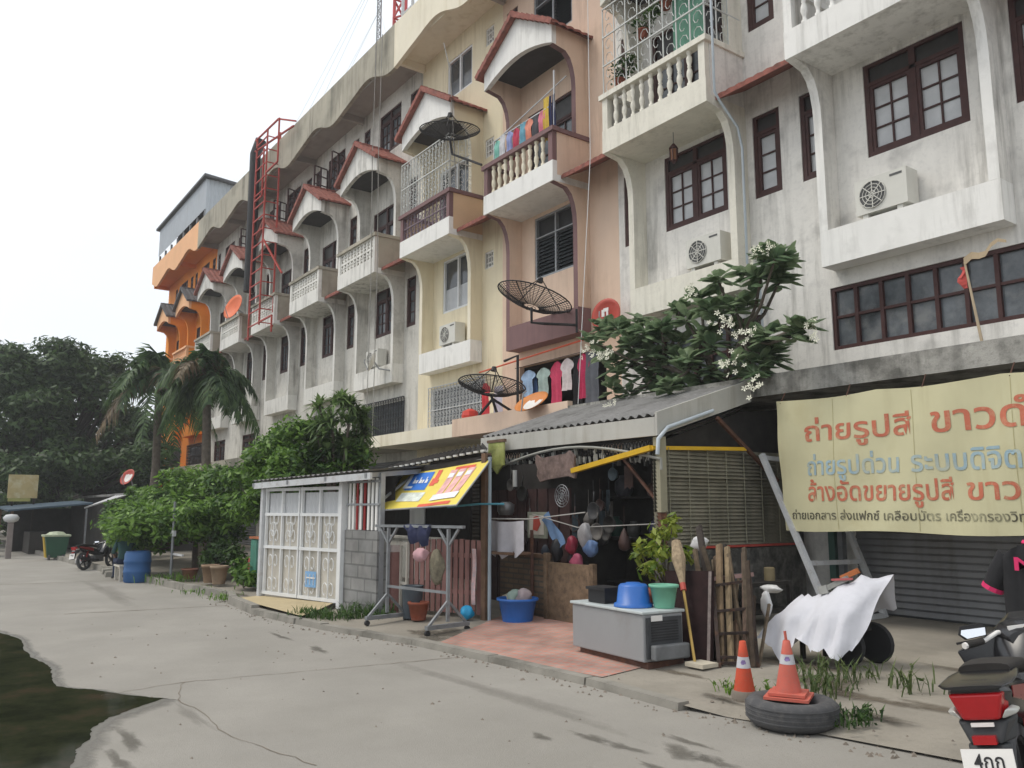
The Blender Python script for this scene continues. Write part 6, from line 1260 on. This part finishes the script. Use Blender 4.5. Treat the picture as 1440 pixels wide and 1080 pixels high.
def petals(m, c, s):
    n0 = V((rg.uniform(-.6, .6), -1+rg.uniform(-.3, .3), rg.uniform(-.2, .9))).normalized(); a = n0.cross(V((0, 0, 1))).normalized(); b = n0.cross(a)
    for k in range(5):
        t = k*2*pi/5; d = a*cos(t)+b*sin(t); e = a*cos(t+.6)+b*sin(t+.6); m.poly(V(c), V(c)+d*s*.7+n0*s*.15, V(c)+e*s*1.05+n0*s*.3, V(c)+e*s*.5+n0*s*.1+(a*cos(t+1)+b*sin(t+1))*s*.2)
for c in FLW:
    for k in range(13): petals(m2, V(c)+V((rg.gauss(0, .09), rg.gauss(0, .06), rg.gauss(0, .075))), rg.uniform(.04, .055))
m.build('crown', leaf_plum, o); m2.build('flowers', mat('cream_petals', (.72, .71, .58), .6, .05, 9), o)['kind'] = 'stuff'
# pots and shrubs
def leafy(label, base, clumps, n, s, lm, name='potted_plant', cat='plant', potr=None, grp=None, stems=True, pm=None):
    o = thing(name, label, cat, base, grp)
    if potr: m = MB(); r, h = potr; m.lathe([(r*.7, 0), (r, h*.86), (r*1.08, h*.86), (r*1.08, h), (r*.92, h), (r*.88, h*.85), (0, h*.85)], base, 14); m.build('pot', pm or terra, o, True)
    if stems:
        m = MB()
        for c in clumps: limb(m, [V(base)+V((0, 0, (potr or (0, 0))[1]*.85)), V(c[:3])], .014, .006, 5)
        m.build('stem', bark, o)
    m = MB(); tot = sum(c[3] for c in clumps)
    for c in clumps: leaves(m, c[:3], c[3], c[3], c[4], int(n*c[3]/tot), s, .3, .5)
    m.build('foliage', lm, o); return o
leafy('yellow-green potted plant behind the freezer, above the green bucket', (-6.62, 6.8, .72), [(-6.75, 6.7, 1.18, .2, .16), (-6.5, 6.6, 1.14, .2, .16), (-6.95, 6.75, 1.1, .18, .15), (-6.3, 6.75, 1.1, .16, .14), (-6.6, 6.75, 1.33, .2, .14), (-6.45, 6.75, 1.45, .12, .12), (-6.62, 6.6, .95, .22, .14)], 420, .055, leaf_yel)
leafy('leafy light green shrub at the foot of the white gate, left side', (-16.2, 5.25, .1), [(-16.2, 5.2, .35, .25, .25), (-15.9, 5.3, .3, .22, .2), (-16.5, 5.25, .5, .22, .25)], 500, .06, leaf_bright, 'shrub', 'shrub')
leafy('dark leafy pot shrub behind the thin grey post', (-18.6, 5.35, .1), [(-18.6, 5.4, .55, .45, .35), (-18.2, 5.5, .75, .4, .3), (-19.0, 5.45, .6, .35, .3), (-18.9, 5.6, .95, .4, .25), (-17.9, 5.6, .6, .35, .3)], 1700, .06, leaf_shade, potr=(.2, .3))
for i, (x, y, c, l) in enumerate(((-17.3, 5.1, (.30, .22, .15), 'tan pot left of the green cabinet'), (-17.75, 5.05, (.25, .17, .11), 'brown pot beside the tan one, left of the green cabinet'), (-18.9, 4.95, (.2, .09, .06), 'terracotta pot close to the thin grey post'))):
    pot((x, y, .1), .17, .36 if i < 2 else .22, l, mat('pot_glaze', c, .8, .2, 6), 'pots along the left yards')
def weed(label, pts, h, n, lm=leaf_bright, grp='weeds on the ground'):
    b = pts[0]; m = MB()
    for _ in range(n):
        c = rg.choice(pts); p = V((c[0]+rg.gauss(0, c[2]), c[1]+rg.gauss(0, c[2]), .03)); p.z = yz(p.y)-.015; az = rg.uniform(0, 6.28); hh = h*rg.uniform(.35, 1.1); d = V((cos(az), sin(az), 0)); s_ = V((-sin(az), cos(az), 0))*rg.uniform(.004, .011)
        q = p+d*hh*.2+V((0, 0, hh*.6)); e = p+d*hh*.6+V((0, 0, hh*.92)); m.poly(p-s_*.7, p+s_*.7, q+s_, q-s_); m.poly(q-s_, q+s_, e)
        if rg.random() < .35: leaves(m, q, .03, .03, .03, 3, .022)
    return tag(m.build('weeds', lm, base=(b[0], b[1], yz(b[1]))), label, 'weeds', grp)
weed('tall green weeds growing behind the old tyre', [(-4.45, 6.35, .16), (-4.3, 6.15, .14), (-4.55, 6.6, .15), (-4.2, 5.95, .12)], .26, 130, leaf_weed)
weed('thin weeds between the sheet-covered cart and the shutter apron', [(-4.1, 6.9, .15), (-3.9, 6.7, .12), (-4.35, 7.0, .12)], .24, 60, leaf_weed)
weed('dark weeds around the right side of the tyre', [(-3.75, 5.75, .1), (-3.65, 5.6, .08)], .12, 90, leaf_shade)
weed('small weeds behind the bright orange cone', [(-4.85, 5.75, .08), (-4.55, 5.9, .08)], .13, 70)
weed('grass tuft at the right corner of the tan ramp', [(-11.85, 4.75, .1), (-11.6, 4.85, .12), (-11.35, 5.05, .12), (-11.2, 5.25, .12)], .2, 330, leaf_shade)
weed('weeds along the foot of the grey block wall', [(-11.6, 5.4, .1), (-11.2, 5.45, .1), (-11.0, 5.6, .1)], .25, 170, leaf_shade)
weed('sparse weeds in the kerb left of the tan ramp', [(-15.4, 4.6, .15), (-14.9, 4.5, .1), (-16.4, 4.5, .2)], .13, 130)
weed('weeds at the foot of the blue barrel', [(-19.3, 4.5, .2), (-18.7, 4.6, .2)], .25, 150)
# plants in the caged balcony
for i, (x, z, l) in enumerate(((-10.95, 9.9, 'balcony plant at the left end of the caged balcony'), (-10.3, 10.6, 'high hanging plant in the caged balcony'), (-9.7, 10.9, 'topmost plant in the middle of the caged balcony'), (-9.2, 10.9, 'plant in front of the green netting, top'))):
    leafy(l, (x, 10.36, z-.3), [(x, 10.38, z, .3, .22), (x+.3, 10.36, z+.12, .25, .2)], 260, .05, leaf_shade, 'balcony_plant', 'plant', (.11, .18), 'plants in the caged balcony')
# ================================================================ far left of the street
drum_b = mat('blue_drum_plastic', (.035, .105, .26), .5, .1, 3)
o = thing('barrel', 'blue plastic barrel standing at the roadside before the bushes', 'barrel', (-19.95, 4.1, .0)); m = MB(); m.lathe([(.24, 0), (.27, .03), (.275, .2), (.285, .22), (.285, .25), (.275, .27), (.275, .42), (.285, .44), (.285, .47), (.275, .49), (.27, .62), (.24, .65)], (-19.95, 4.1, .0), 24); m.build('drum', drum_b, o, True); m = MB(); m.lathe([(.25, .652), (.25, .67), (.23, .67), (.22, .655), (0, .655)], (-19.95, 4.1, 0), 24); m.build('lid', drum_b, o, True)
o = thing('bench', 'low pale bench left of the blue barrel', 'bench', (-20.6, 3.95, .0)); m = MB(); m.box(-20.95, -20.3, 3.8, 4.1, .31, .35); m.build('seat', beige_sheet, o)
for x, y in ((-20.92, 3.82), (-20.37, 3.82), (-20.92, 4.04), (-20.37, 4.04)): m = MB(); m.box(x, x+.05, y, y+.05, 0, .309); m.build('leg', beige_sheet, o)
m = MB(); m.tube([(-19.28, 4.65, .05), (-19.28, 4.65, 1.75)], .03, 8); tag(m.build('post', steel, smooth=True, base=(-19.28, 4.65, .05)), 'thin grey post among the bushes right of the blue barrel', 'post')
m = MB(); m.box(-19.4, -19.15, 4.62, 4.68, 1.0, 1.12); m.box(-19.25, -18.5, 4.66, 4.7, .6, .64); tag(m.build('meter_board', pale_steel, base=(-19.2, 4.65, .6)), 'small pale board fixed to the thin grey post', 'board')
o = thing('cabinet', 'weathered green cabinet left of the white gate', 'cabinet', (-16.05, 5.55, .1)); gp = mat('green_paint_worn', (.055, .19, .14), .7, .15, 4, stain=((.1, .13, .09), .3, 5)); m = MB(); m.box(-16.3, -15.6, 5.4, 5.85, .12, 1.02); m.build('body', gp, o)
m = MB(); m.box(-16.29, -15.95, 5.38, 5.397, .14, 1.0); m.build('door', gp, o); m = MB(); m.box(-15.93, -15.61, 5.38, 5.397, .14, 1.0); m.build('door', mat('dark_green_paint', (.03, .1, .08), .7, .2, 5), o); m = MB(); m.box(-16.34, -15.56, 5.36, 5.88, 1.022, 1.06); m.build('rim', mat('orange_rim', (.35, .12, .05), .8, .3, 6), o)
m = MB(); m.box(-15.98, -15.6, 5.5, 5.75, 1.062, 1.12); m.box(-15.93, -15.65, 5.53, 5.72, 1.121, 1.14); tag(m.build('crate', mat('bright_blue_plastic', (.04, .22, .6), .5), base=(-15.8, 5.6, 1.06)), 'bright blue tray on top of the green cabinet', 'tray')
m = MB(); m.box(-16.75, -16.45, 5.5, 5.75, .1, .62); m.box(-16.72, -16.48, 5.48, 5.499, .14, .58); tag(m.build('box', mat('dull_red_box', (.3, .06, .04), .7, .2, 5), base=(-16.6, 5.6, .1)), 'dull red box between the pots and the green cabinet', 'box')
m = MB(); m.box(-20.6, -14.9, 8.8, 8.95, .05, .95); m.box(-20.65, -14.85, 8.76, 8.99, .952, 1.0); tag(m.build('yard_wall', grey_wall, base=(-18, 8.9, .1)), 'low grey yard wall behind the bushes', 'wall')
o = thing('dark_yard_backing', 'added dark shed with a white panel, darkening the gaps behind the bushes', 'shed', (-18, 10, .1)); m = MB(); m.box(-20.4, -15, 9.6, 9.66, .1, 2.4); m.build('wall', black_stuff, o); m = MB(); m.box(-17.6, -16.9, 9.57, 9.597, .8, 1.75); m.build('panel', trim_white, o); m = MB(); m.box(-20.5, -14.9, 8.4, 9.7, 2.402, 2.46); m.build('roof', asb, o)  # shed added here to make the gaps behind the bushes dark
# wheelie bin
o = thing('wheelie_bin', 'green wheelie bin with a yellow side and pale lid, far down the road', 'bin', (-30.2, 3.75, 0)); m = MB(); m.hexa([(-30.42, 3.5, .07), (-29.98, 3.5, .07), (-29.98, 4.0, .07), (-30.42, 4.0, .07), (-30.5, 3.42, .72), (-29.9, 3.42, .72), (-29.9, 4.08, .72), (-30.5, 4.08, .72)]); m.build('body', mat('bin_green', (.03, .09, .055), .6, .1, 4), o)
m = MB(); m.hexa([(-30.44, 3.47, .07), (-30.0, 3.47, .07), (-30.0, 3.497, .07), (-30.44, 3.497, .07), (-30.52, 3.39, .72), (-30.2, 3.39, .72), (-30.2, 3.417, .72), (-30.52, 3.417, .72)]); m.build('side', mat('bin_yellow', (.42, .28, .03), .6), o); m = MB(); m.box(-30.56, -29.84, 3.36, 4.12, .722, .78); m.lathe([(.3, 0), (.2, .08), (0, .1)], (-30.2, 3.74, .781), 10); m.build('lid', mat('bin_lid', (.38, .42, .30), .6, .2, 6), o)
for y in (3.55, 3.95): m = MB(); m.lathe([(.08, -.03), (.08, .03)], (-29.93, y, .08), 12, 'y'); m.build('wheel', rub, o)
# stall, sign and small roofs at the end
o = thing('roadside_stall', 'dark roadside stall under a blue tarpaulin at the far left', 'stall', (-35, 3.6, 0)); m = MB(); m.hexa([(-37, 2.5, 1.62), (-33.2, 2.6, 1.5), (-33.2, 5.2, 1.75), (-37, 5.2, 1.85), (-37, 2.5, 1.68), (-33.2, 2.6, 1.56), (-33.2, 5.2, 1.81), (-37, 5.2, 1.91)]); m.build('tarpaulin', mat('blue_tarpaulin', (.055, .085, .115), .6, .3, 2), o)  # tarpaulin colour darkened to stand in for tree shade
m = MB(); m.box(-36.8, -33.6, 5.0, 5.1, 0, 1.74); m.box(-36.8, -36.7, 3.0, 5.0, 0, 1.6); m.build('back_wall', black_stuff, o)
for x, y in ((-36.9, 2.6), (-33.4, 2.7)): m = MB(); m.box(x, x+.08, y, y+.08, 0, 1.55); m.build('post', brown_post, o)
m = MB(); m.box(-36.2, -34.2, 3.4, 4.0, 0, .75); m.build('counter', mat('dim_counter', (.05, .045, .04), .8), o)
o = thing('sign_board', 'pale yellow sign board above the blue tarpaulin at the far left', 'sign', (-36, 3.2, 1.9)); m = MB(); m.box(-36.1, -36.02, 2.75, 3.72, 1.98, 2.85); m.build('board', mat('pale_yellow_board', (.45, .36, .18), .6, .12, 2, stain=((.6, .58, .4), .5, 2.5)), o); m = MB(); m.box(-36.12, -36.03, 2.78, 3.5, 1.86, 1.975); m.build('strip', mat('olive_strip', (.35, .34, .12), .7), o)  # board colour darkened for the shade under the trees
for y in (2.9, 3.6): m = MB(); m.box(-36.2, -36.14, y, y+.06, 0, 2.8); m.build('post', dark_bark, o)
o = thing('street_lamp', 'short white post with a pale lamp head at the far left', 'lamp', (-31.6, 2.55, 0)); m = MB(); m.box(-31.68, -31.52, 2.5, 2.66, 0, 1.15); m.build('post', mat('shade_dulled_post', (.22, .19, .18), .8), o); m = MB(); m.lathe([(.1, 1.152), (.2, 1.2), (.24, 1.3), (.16, 1.4), (0, 1.42)], (-31.6, 2.58, 0), 12); m.build('lamp_head', pale_steel, o, True)  # white post dulled in its colour for the shade under the trees
o = thing('low_shop', 'low dark shop with a flat grey roof under the huge tree', 'shop', (-37, 7.5, 0)); m = MB(); m.box(-42, -31, 6.2, 9.5, 0, 2.05); m.build('wall', mat('dim_wall', (.06, .055, .05), .9, .2, 2), o); m = MB(); m.box(-42.2, -30.8, 6.0, 9.6, 2.052, 2.14); m.build('roof', asb, o); m = MB(); m.box(-35, -33.8, 6.17, 6.197, .1, 1.7); m.build('door', black_stuff, o)
o = thing('shop_awning', 'pale sloping awning at the front of the low dark shop', 'awning', (-33.2, 5.6, 1.7)); m = MB(); corr(m, (-33.4, 4.95, 1.62), (-33.0, 4.9, 1.62), (-31.2, 6.15, 2.12), (-33.6, 6.15, 2.12), 5, .02); m.build('sheet', pale_steel, o)
for p in ((-33.3, 5.0), (-33.0, 4.95)): m = MB(); m.box(p[0], p[0]+.05, p[1], p[1]+.05, 0, 1.6); m.build('post', steel, o)
leafy('green plants in pots at the left edge of the photo', (-33.5, 2.0, 0), [(-33.5, 2.0, .9, .5, .5), (-33.8, 1.7, 1.3, .5, .5), (-33.3, 2.1, .5, .4, .4)], 1400, .09, leaf_bright, 'shrub', 'shrub')
o = thing('end_building', 'dull low building closing the street far behind the stall', 'building', (-75, 0, 0)); m = MB(); m.box(-80, -74, -14, 16, 0, 4.2); m.build('wall', mat('dull_brown_wall', (.10, .085, .075), .9, .2, 1), o); m = MB(); m.box(-80.3, -73.7, -14.3, 16.3, 4.202, 4.5); m.build('roof', asb, o)
for y in (-8, -4, 0, 4, 8): m = MB(); m.box(-73.99, -73.95, y, y+1.2, 1, 2.4); m.build('window', blue_glass, o)
# ---------------------------------------------------------------- motorbikes
def motorbike(label, mats):
    body, acc, lampm = mats
    o = thing('motorbike', label, 'motorbike', (0, 0, 0), 'parked motorbikes', True)
    def sect(m, secs, n=14, p=2.6):
        rows = []
        for (y, w, z0, z1) in secs:
            cz, hz = (z0+z1)/2, (z1-z0)/2; r_ = []
            for k in range(n):
                t = 2*pi*k/n; c, s = cos(t), sin(t); r_.append((w*math.copysign(abs(c)**(2/p), c), y, cz+hz*math.copysign(abs(s)**(2/p), s)))
            rows.append(r_)
        m.grid(rows, True); m.poly(*rows[0][::-1]); m.poly(*rows[-1])
    for y, r in ((0, .29), (1.24, .29)):
        m = MB(); m.lathe([(r-.07, -.045), (r-.02, -.05), (r, -.02), (r, .02), (r-.02, .05), (r-.07, .045)], (0, y, .29), 30, 'x', False); w_ = m.build('wheel', rub, o, True); m = MB()
        m.lathe([(r-.07, -.04), (r-.085, -.03), (r-.085, .03), (r-.07, .04)], (0, y, .29), 30, 'x', False); m.lathe([(.05, -.05), (.05, .05)], (0, y, .29), 14, 'x')
        for k in range(5): t = k*2*pi/5; m.bar((0, y, .29), (0, y+(r-.08)*cos(t), .29+(r-.08)*sin(t)), .04, .03)
        m.build('rim', mesh_dark, w_)
    m = MB(); sect(m, [(-.40, .10, .74, .80), (-.34, .125, .70, .815), (-.15, .13, .62, .80), (.1, .12, .55, .77), (.35, .1, .5, .72), (.6, .09, .42, .64)]); m.build('body', body, o, True)
    m = MB(); sect(m, [(-.44, .12, .785, .80), (-.38, .15, .787, .808), (-.2, .15, .79, .82), (-.05, .13, .80, .82)]); m.build('grab_rail', body, o, True)
    m = MB(); sect(m, [(-.12, .11, .8, .85), (.1, .13, .78, .85), (.4, .12, .74, .81), (.62, .08, .7, .77)]); m.build('seat', black_stuff, o, True)
    for s in (-1, 1): m = MB(); m.hexa([(s*.128, -.3, .735), (s*.133, .3, .60), (s*.128, .3, .59), (s*.123, -.3, .725), (s*.132, -.3, .775), (s*.137, .3, .70), (s*.130, .3, .70), (s*.126, -.3, .775)]); m.build('side_panel', acc, o)
    m = MB(); m.hexa([(-.07, -.42, .655), (.07, -.42, .655), (.1, -.33, .66), (-.1, -.33, .66), (-.108, -.43, .765), (.108, -.43, .765), (.115, -.3, .775), (-.115, -.3, .775)]); m.build('tail_light', lampm, o)
    for s in (-1, 1): m = MB(); m.hexa([(s*.075, -.415, .655), (s*.13, -.36, .668), (s*.13, -.30, .668), (s*.08, -.32, .655), (s*.103, -.42, .70), (s*.145, -.36, .685), (s*.145, -.30, .69), (s*.11, -.32, .705)]); m.build('indicator', mat('clear_lens', (.5, .5, .47), .2, spec=.6), o)
    m = MB(); m.hexa([(-.06, -.43, .56), (.06, -.43, .56), (.1, -.3, .56), (-.1, -.3, .56), (-.1, -.40, .652), (.1, -.40, .652), (.12, -.25, .655), (-.12, -.25, .655)]); m.hexa([(-.07, -.5, .36), (.07, -.5, .36), (.07, -.46, .36), (-.07, -.46, .36), (-.07, -.43, .558), (.07, -.43, .558), (.09, -.36, .558), (-.09, -.36, .558)]); m.build('rear_mudguard', mat('dark_grey_plastic', (.04, .042, .045), .55), o)
    m = MB(); m.box(-.045, .045, -.462, -.43, .565, .598); m.build('reflector', lampm, o); m = MB(); m.box(-.045, .045, -.425, -.41, .63, .645); m.build('chrome_strip', white_gloss, o)
    pl = MB(); pl.hexa([(-.1, -.515, .38), (.1, -.515, .38), (.1, -.505, .38), (-.1, -.505, .38), (-.1, -.475, .55), (.1, -.475, .55), (.1, -.465, .55), (-.1, -.465, .55)]); po = pl.build('number_plate', white_gloss, o)
    text_mesh('plate_lettering', '4กฎ', mesh_dark, po, -.055, .06, .475, .085, lambda x, z: -.515+(z-.38)*.235, .003, .01)
    m = MB(); m.tube([(.14, .5, .3), (.15, .1, .32), (.16, -.32, .42)], [.025, .05, .055], 10); m.build('exhaust', mesh_dark, o, True)
    m = MB(); m.bar((-.08, 0, .29), (-.08, .5, .34), .035, .05); m.bar((.08, 0, .29), (.08, .5, .34), .035, .05)
    m.build('swingarm', mesh_dark, o); m = MB(); m.box(-.12, .12, .35, .75, .24, .46); m.build('engine', mat('engine_grey', (.12, .12, .12), .5, .2, 9, metal=.5), o)
    for s in (-1, 1): m = MB(); m.bar((s*.09, -.02, .3), (s*.09, .1, .62), .04); m.build('shock_absorber', acc, o)
    m = MB(); sect(m, [(.55, .07, .40, .62), (.75, .08, .36, .55), (.92, .15, .38, .86), (1.0, .2, .42, .93), (1.08, .12, .5, .98), (1.16, .05, .62, .9)]); m.build('leg_shield', body, o, True)
    m = MB(); m.hexa([(-.2, .88, .45), (-.05, 1.0, .5), (-.05, 1.04, .5), (-.2, .92, .45), (-.32, .86, .80), (-.06, 1.0, .92), (-.06, 1.06, .92), (-.32, .9, .80)]); m.hexa([(.2, .88, .45), (.05, 1.0, .5), (.05, 1.04, .5), (.2, .92, .45), (.32, .86, .80), (.06, 1.0, .92), (.06, 1.06, .92), (.32, .9, .80)]); m.build('knee_fairing', body, o)
    m = MB()
    for s in (-1, 1): m.bar((s*.08, 1.24, .29), (s*.07, 1.05, .8), .04)
    m.build('fork', steel, o); m = MB(); sect(m, [(.98, .04, .56, .58), (1.15, .06, .58, .63), (1.35, .06, .56, .60), (1.5, .04, .46, .48)]); m.build('front_mudguard', acc, o, True)
    A = Matrix.Translation((0, 1.0, -.12)) @ Matrix.Rotation(R(32), 4, 'Z') @ Matrix.Translation((0, -1.0, 0))
    m = MB(); m.tube([(-.34, .88, .965), (-.22, .93, .975), (-.12, 1.0, 1.0), (0, 1.03, .99), (.12, 1.0, 1.0), (.22, .93, .975), (.34, .88, .965)], .013, 8); hb = m.xf(A).build('handlebar', white_gloss, o, True)
    m = MB(); sect(m, [(.93, .09, .93, 1.0), (1.03, .12, .9, 1.06), (1.12, .1, .86, 1.04), (1.2, .04, .82, .96)]); m.xf(A).build('headlight_cowl', body, o, True)
    m = MB(); m.box(-.07, .07, .955, .97, .985, 1.03); m.xf(A).build('instrument', white_gloss, o)
    for s in (-1, 1):
        m = MB(); m.tube([(s*.345, .876, .965), (s*.24, .92, .974)], .02, 8); m.xf(A).build('grip', black_stuff, hb, True)
        m = MB(); m.tube([(s*.36, .87, .965), (s*.345, .877, .966)], .018, 8); m.xf(A).build('grip_end', white_gloss, hb)
        m = MB(); m.tube([(s*.2, .95, .98), (s*.21, .955, 1.03), (s*.24, .95, 1.03)], .008, 6); m.bar((s*.22, .93, .985), (s*.36, .98, .97), .012); m.xf(A).build('mirror_stalk', mesh_dark, hb)
        m = MB(); pts = [(-.08, -.01), (-.06, .035), (.05, .04), (.075, .015), (.065, -.03), (-.05, -.04)]; m.prism([(s*.275-s*a, 1.03+b) for a, b in pts], 'y', .92, .935); mm_ = m.xf(A).build('mirror', mesh_dark, hb)
        m = MB(); m.poly(*[(s*.275-s*a*.9, .9185, 1.03+b*.88) for a, b in pts]); m.xf(A @ Matrix.Translation((0, .92, 1.03)) @ Matrix.Rotation(R(-14), 4, 'X') @ Matrix.Translation((0, -.922, -1.03))).build('mirror_glass', mirror_m, hb)
    m = MB(); m.bar((-.1, .45, .25), (-.24, .42, .01), .025); m.build('side_stand', steel, o)
    for c in o.children:
        if c.name.split('.')[0] in ('tail_light', 'indicator', 'rear_mudguard', 'knee_fairing', 'side_panel', 'engine'): bevel(c, .012, 3); c.data.polygons.foreach_set('use_smooth', [False]*len(c.data.polygons))
    return o
mirror_m = mat('mirror_glass', (.85, .87, .9), .03, .02, 3, metal=1)
gl_black = mat('glossy_black_paint', (.012, .012, .014), .25, .1, 5, spec=.6); gl_red = mat('dark_red_paint', (.20, .012, .014), .3, .1, 5, spec=.6); lamp_red = mat('red_lens', (.38, .008, .012), .15, .1, 8, spec=.6)
mb = motorbike('black and red motorbike with a white number plate, cut by the right edge', (gl_black, gl_red, lamp_red))
mb.location = (-1.88, 4.26, .05); mb.rotation_euler = (0, R(-10), R(15.5))
b2 = dup(mb, (-24.6, 3.75, .0), 0, 'dark motorbike parked far down the road before the low bush')
b2.rotation_euler = (0, R(-6), R(38)); b2.scale = (.8,)*3
crumple((-25.4, 3.85, .05), .22, mat('white_rubbish', (.5, .5, .5), .8, .2, 9), 'rubbish_bag', 'white rubbish bag on the road beside the far motorbike', 'bag', (1.2, .9, .8), 31)
for k, (x, y) in enumerate(((-23.6, 4.2), (-22.9, 4.0), (-22.3, 4.25), (-21.9, 3.9))):
    m = MB(); m.hexa([(x-.16, y-.1, 0), (x+.15, y-.12, 0), (x+.17, y+.11, 0), (x-.14, y+.1, 0), (x-.14, y-.08, .13), (x+.12, y-.1, .11), (x+.14, y+.09, .12), (x-.12, y+.08, .14)]); tag(m.build('stone', kerb_conc, base=(x, y, 0)), 'loose grey stone block at the roadside left of the blue barrel', 'stone', 'loose stones at the roadside')
# ---------------------------------------------------------------- seated person
def person():
    J = {'pel': (0, 0, .42), 'sp': (.03, 0, .6), 'ch': (.0, 0, .8), 'nk': (-.03, 0, .93), 'hd': (-.06, 0, 1.03), 'tp': (-.06, 0, 1.13)}
    rad = {'pel': .13, 'sp': .12, 'ch': .13, 'nk': .05, 'hd': .085, 'tp': .06}; E = [('pel', 'sp'), ('sp', 'ch'), ('ch', 'nk'), ('nk', 'hd'), ('hd', 'tp')]
    for s, n in ((-1, 'r'), (1, 'l')):
        for k, p, r in (('hip', (-.04, s*.09, .42), .085), ('kn', (-.42, s*.11, .44), .058), ('an', (-.46-.06*s, s*.12, .07), .036), ('toe', (-.64-.06*s, s*.13, .035), .03), ('sh', (-.0, s*.17, .85), .055), ('el', (-.12, s*.22, .62), .04), ('wr', (-.33, s*.13, .52), .027), ('pm', (-.4, s*.12, .51), .026)): J[k+n] = p; rad[k+n] = r
        E += [('pel', 'hip'+n), ('hip'+n, 'kn'+n), ('kn'+n, 'an'+n), ('an'+n, 'toe'+n), ('ch', 'sh'+n), ('sh'+n, 'el'+n), ('el'+n, 'wr'+n), ('wr'+n, 'pm'+n)]
        for f in range(5):
            k = 'f%d' % f+n; y = s*(.12+(f-1.5)*.017) if f < 4 else s*.07; J[k] = (-.445 if f < 4 else -.4, y, .50 if f < 4 else .515); J[k+'t'] = (-.475-.008*(f in (1, 2)) if f < 4 else -.43, y*1.0, .475 if f < 4 else .5); rad[k] = .0085; rad[k+'t'] = .007; E += [('pm'+n, k), (k, k+'t')]
    ks = list(J); me = bpy.data.meshes.new('body'); me.from_pydata([J[k] for k in ks], [(ks.index(a), ks.index(b)) for a, b in E], [])
    t = bpy.data.objects.new('tmp', me); COL.objects.link(t); md = t.modifiers.new('s', 'SKIN'); sv = me.skin_vertices[0].data
    for i, k in enumerate(ks): sv[i].radius = (rad[k],)*2; sv[i].use_root = k == 'pel'
    t.modifiers.new('d', 'SUBSURF').levels = 2; bpy.context.view_layer.update(); nm = bpy.data.meshes.new_from_object(t.evaluated_get(bpy.context.evaluated_depsgraph_get())); bpy.data.objects.remove(t)
    nm.name = 'body'; sk, shm, trm = mat('skin', (.30, .17, .11), .6), mat('dark_teal_shirt', (.04, .09, .09), .9), mat('navy_trousers', (.02, .03, .065), .9)
    nm.materials.clear(); [nm.materials.append(q) for q in (sk, shm, trm, mesh_dark)]
    for p in nm.polygons:
        c = p.center; p.use_smooth = True
        p.material_index = 3 if c.z < .065 and c.x < -.3 else 2 if (c.z < .5 and abs(c.y) < .2 and not (c.x < -.3 and c.z > .485)) else 0 if c.z > .9 or (c.x < -.14 and c.z > .47) else 1
    o = thing('person', 'seated person in dark teal shirt and navy trousers, half hidden left of the blue barrel', 'person', (-20.6, 3.95, .0), None, True)
    b = bpy.data.objects.new('body', nm); COL.objects.link(b); b.parent = o; ORG[b.name] = V()
    m = MB(); m.lathe([(.0, .105), (.05, .10), (.088, .05), (.095, .0), (.09, -.05), (.07, -.08)], (-.045, 0, 1.06), 14); m.build('hair', black_stuff, o, True)
    m = MB()
    for s in (-1, 1): m.lathe([(0, -.012), (.012, 0), (0, .012)], (-.142, s*.033, 1.05), 8, 'x')
    m.tube([(-.14, 0, 1.05), (-.165, 0, 1.02), (-.14, 0, 1.01)], .011, 6); m.tube([(-.138, -.025, .985), (-.146, 0, .982), (-.138, .025, .985)], .006, 5); m.build('face', sk, o)
    return o
person()
# ---------------------------------------------------------------- thin haze added to lift the dark tones
m = MB(); m.box(-430, 330, -330, 330, -1.1, 26); hz = m.build('haze', [])
hm = bpy.data.materials.new('added_haze'); hm.use_nodes = True; nn = hm.node_tree.nodes; nn.remove(nn['Principled BSDF']); pv = nn.new('ShaderNodeVolumePrincipled'); pv.inputs['Color'].default_value = (.93, .95, .97, 1); pv.inputs['Density'].default_value = .0015; pv.inputs['Anisotropy'].default_value = .2
hm.node_tree.links.new(pv.outputs[0], nn['Material Output'].inputs['Volume']); hz.data.materials.append(hm); tag(hz, 'thin haze over the whole street, added to lift the dark tones', 'haze', kind='stuff')
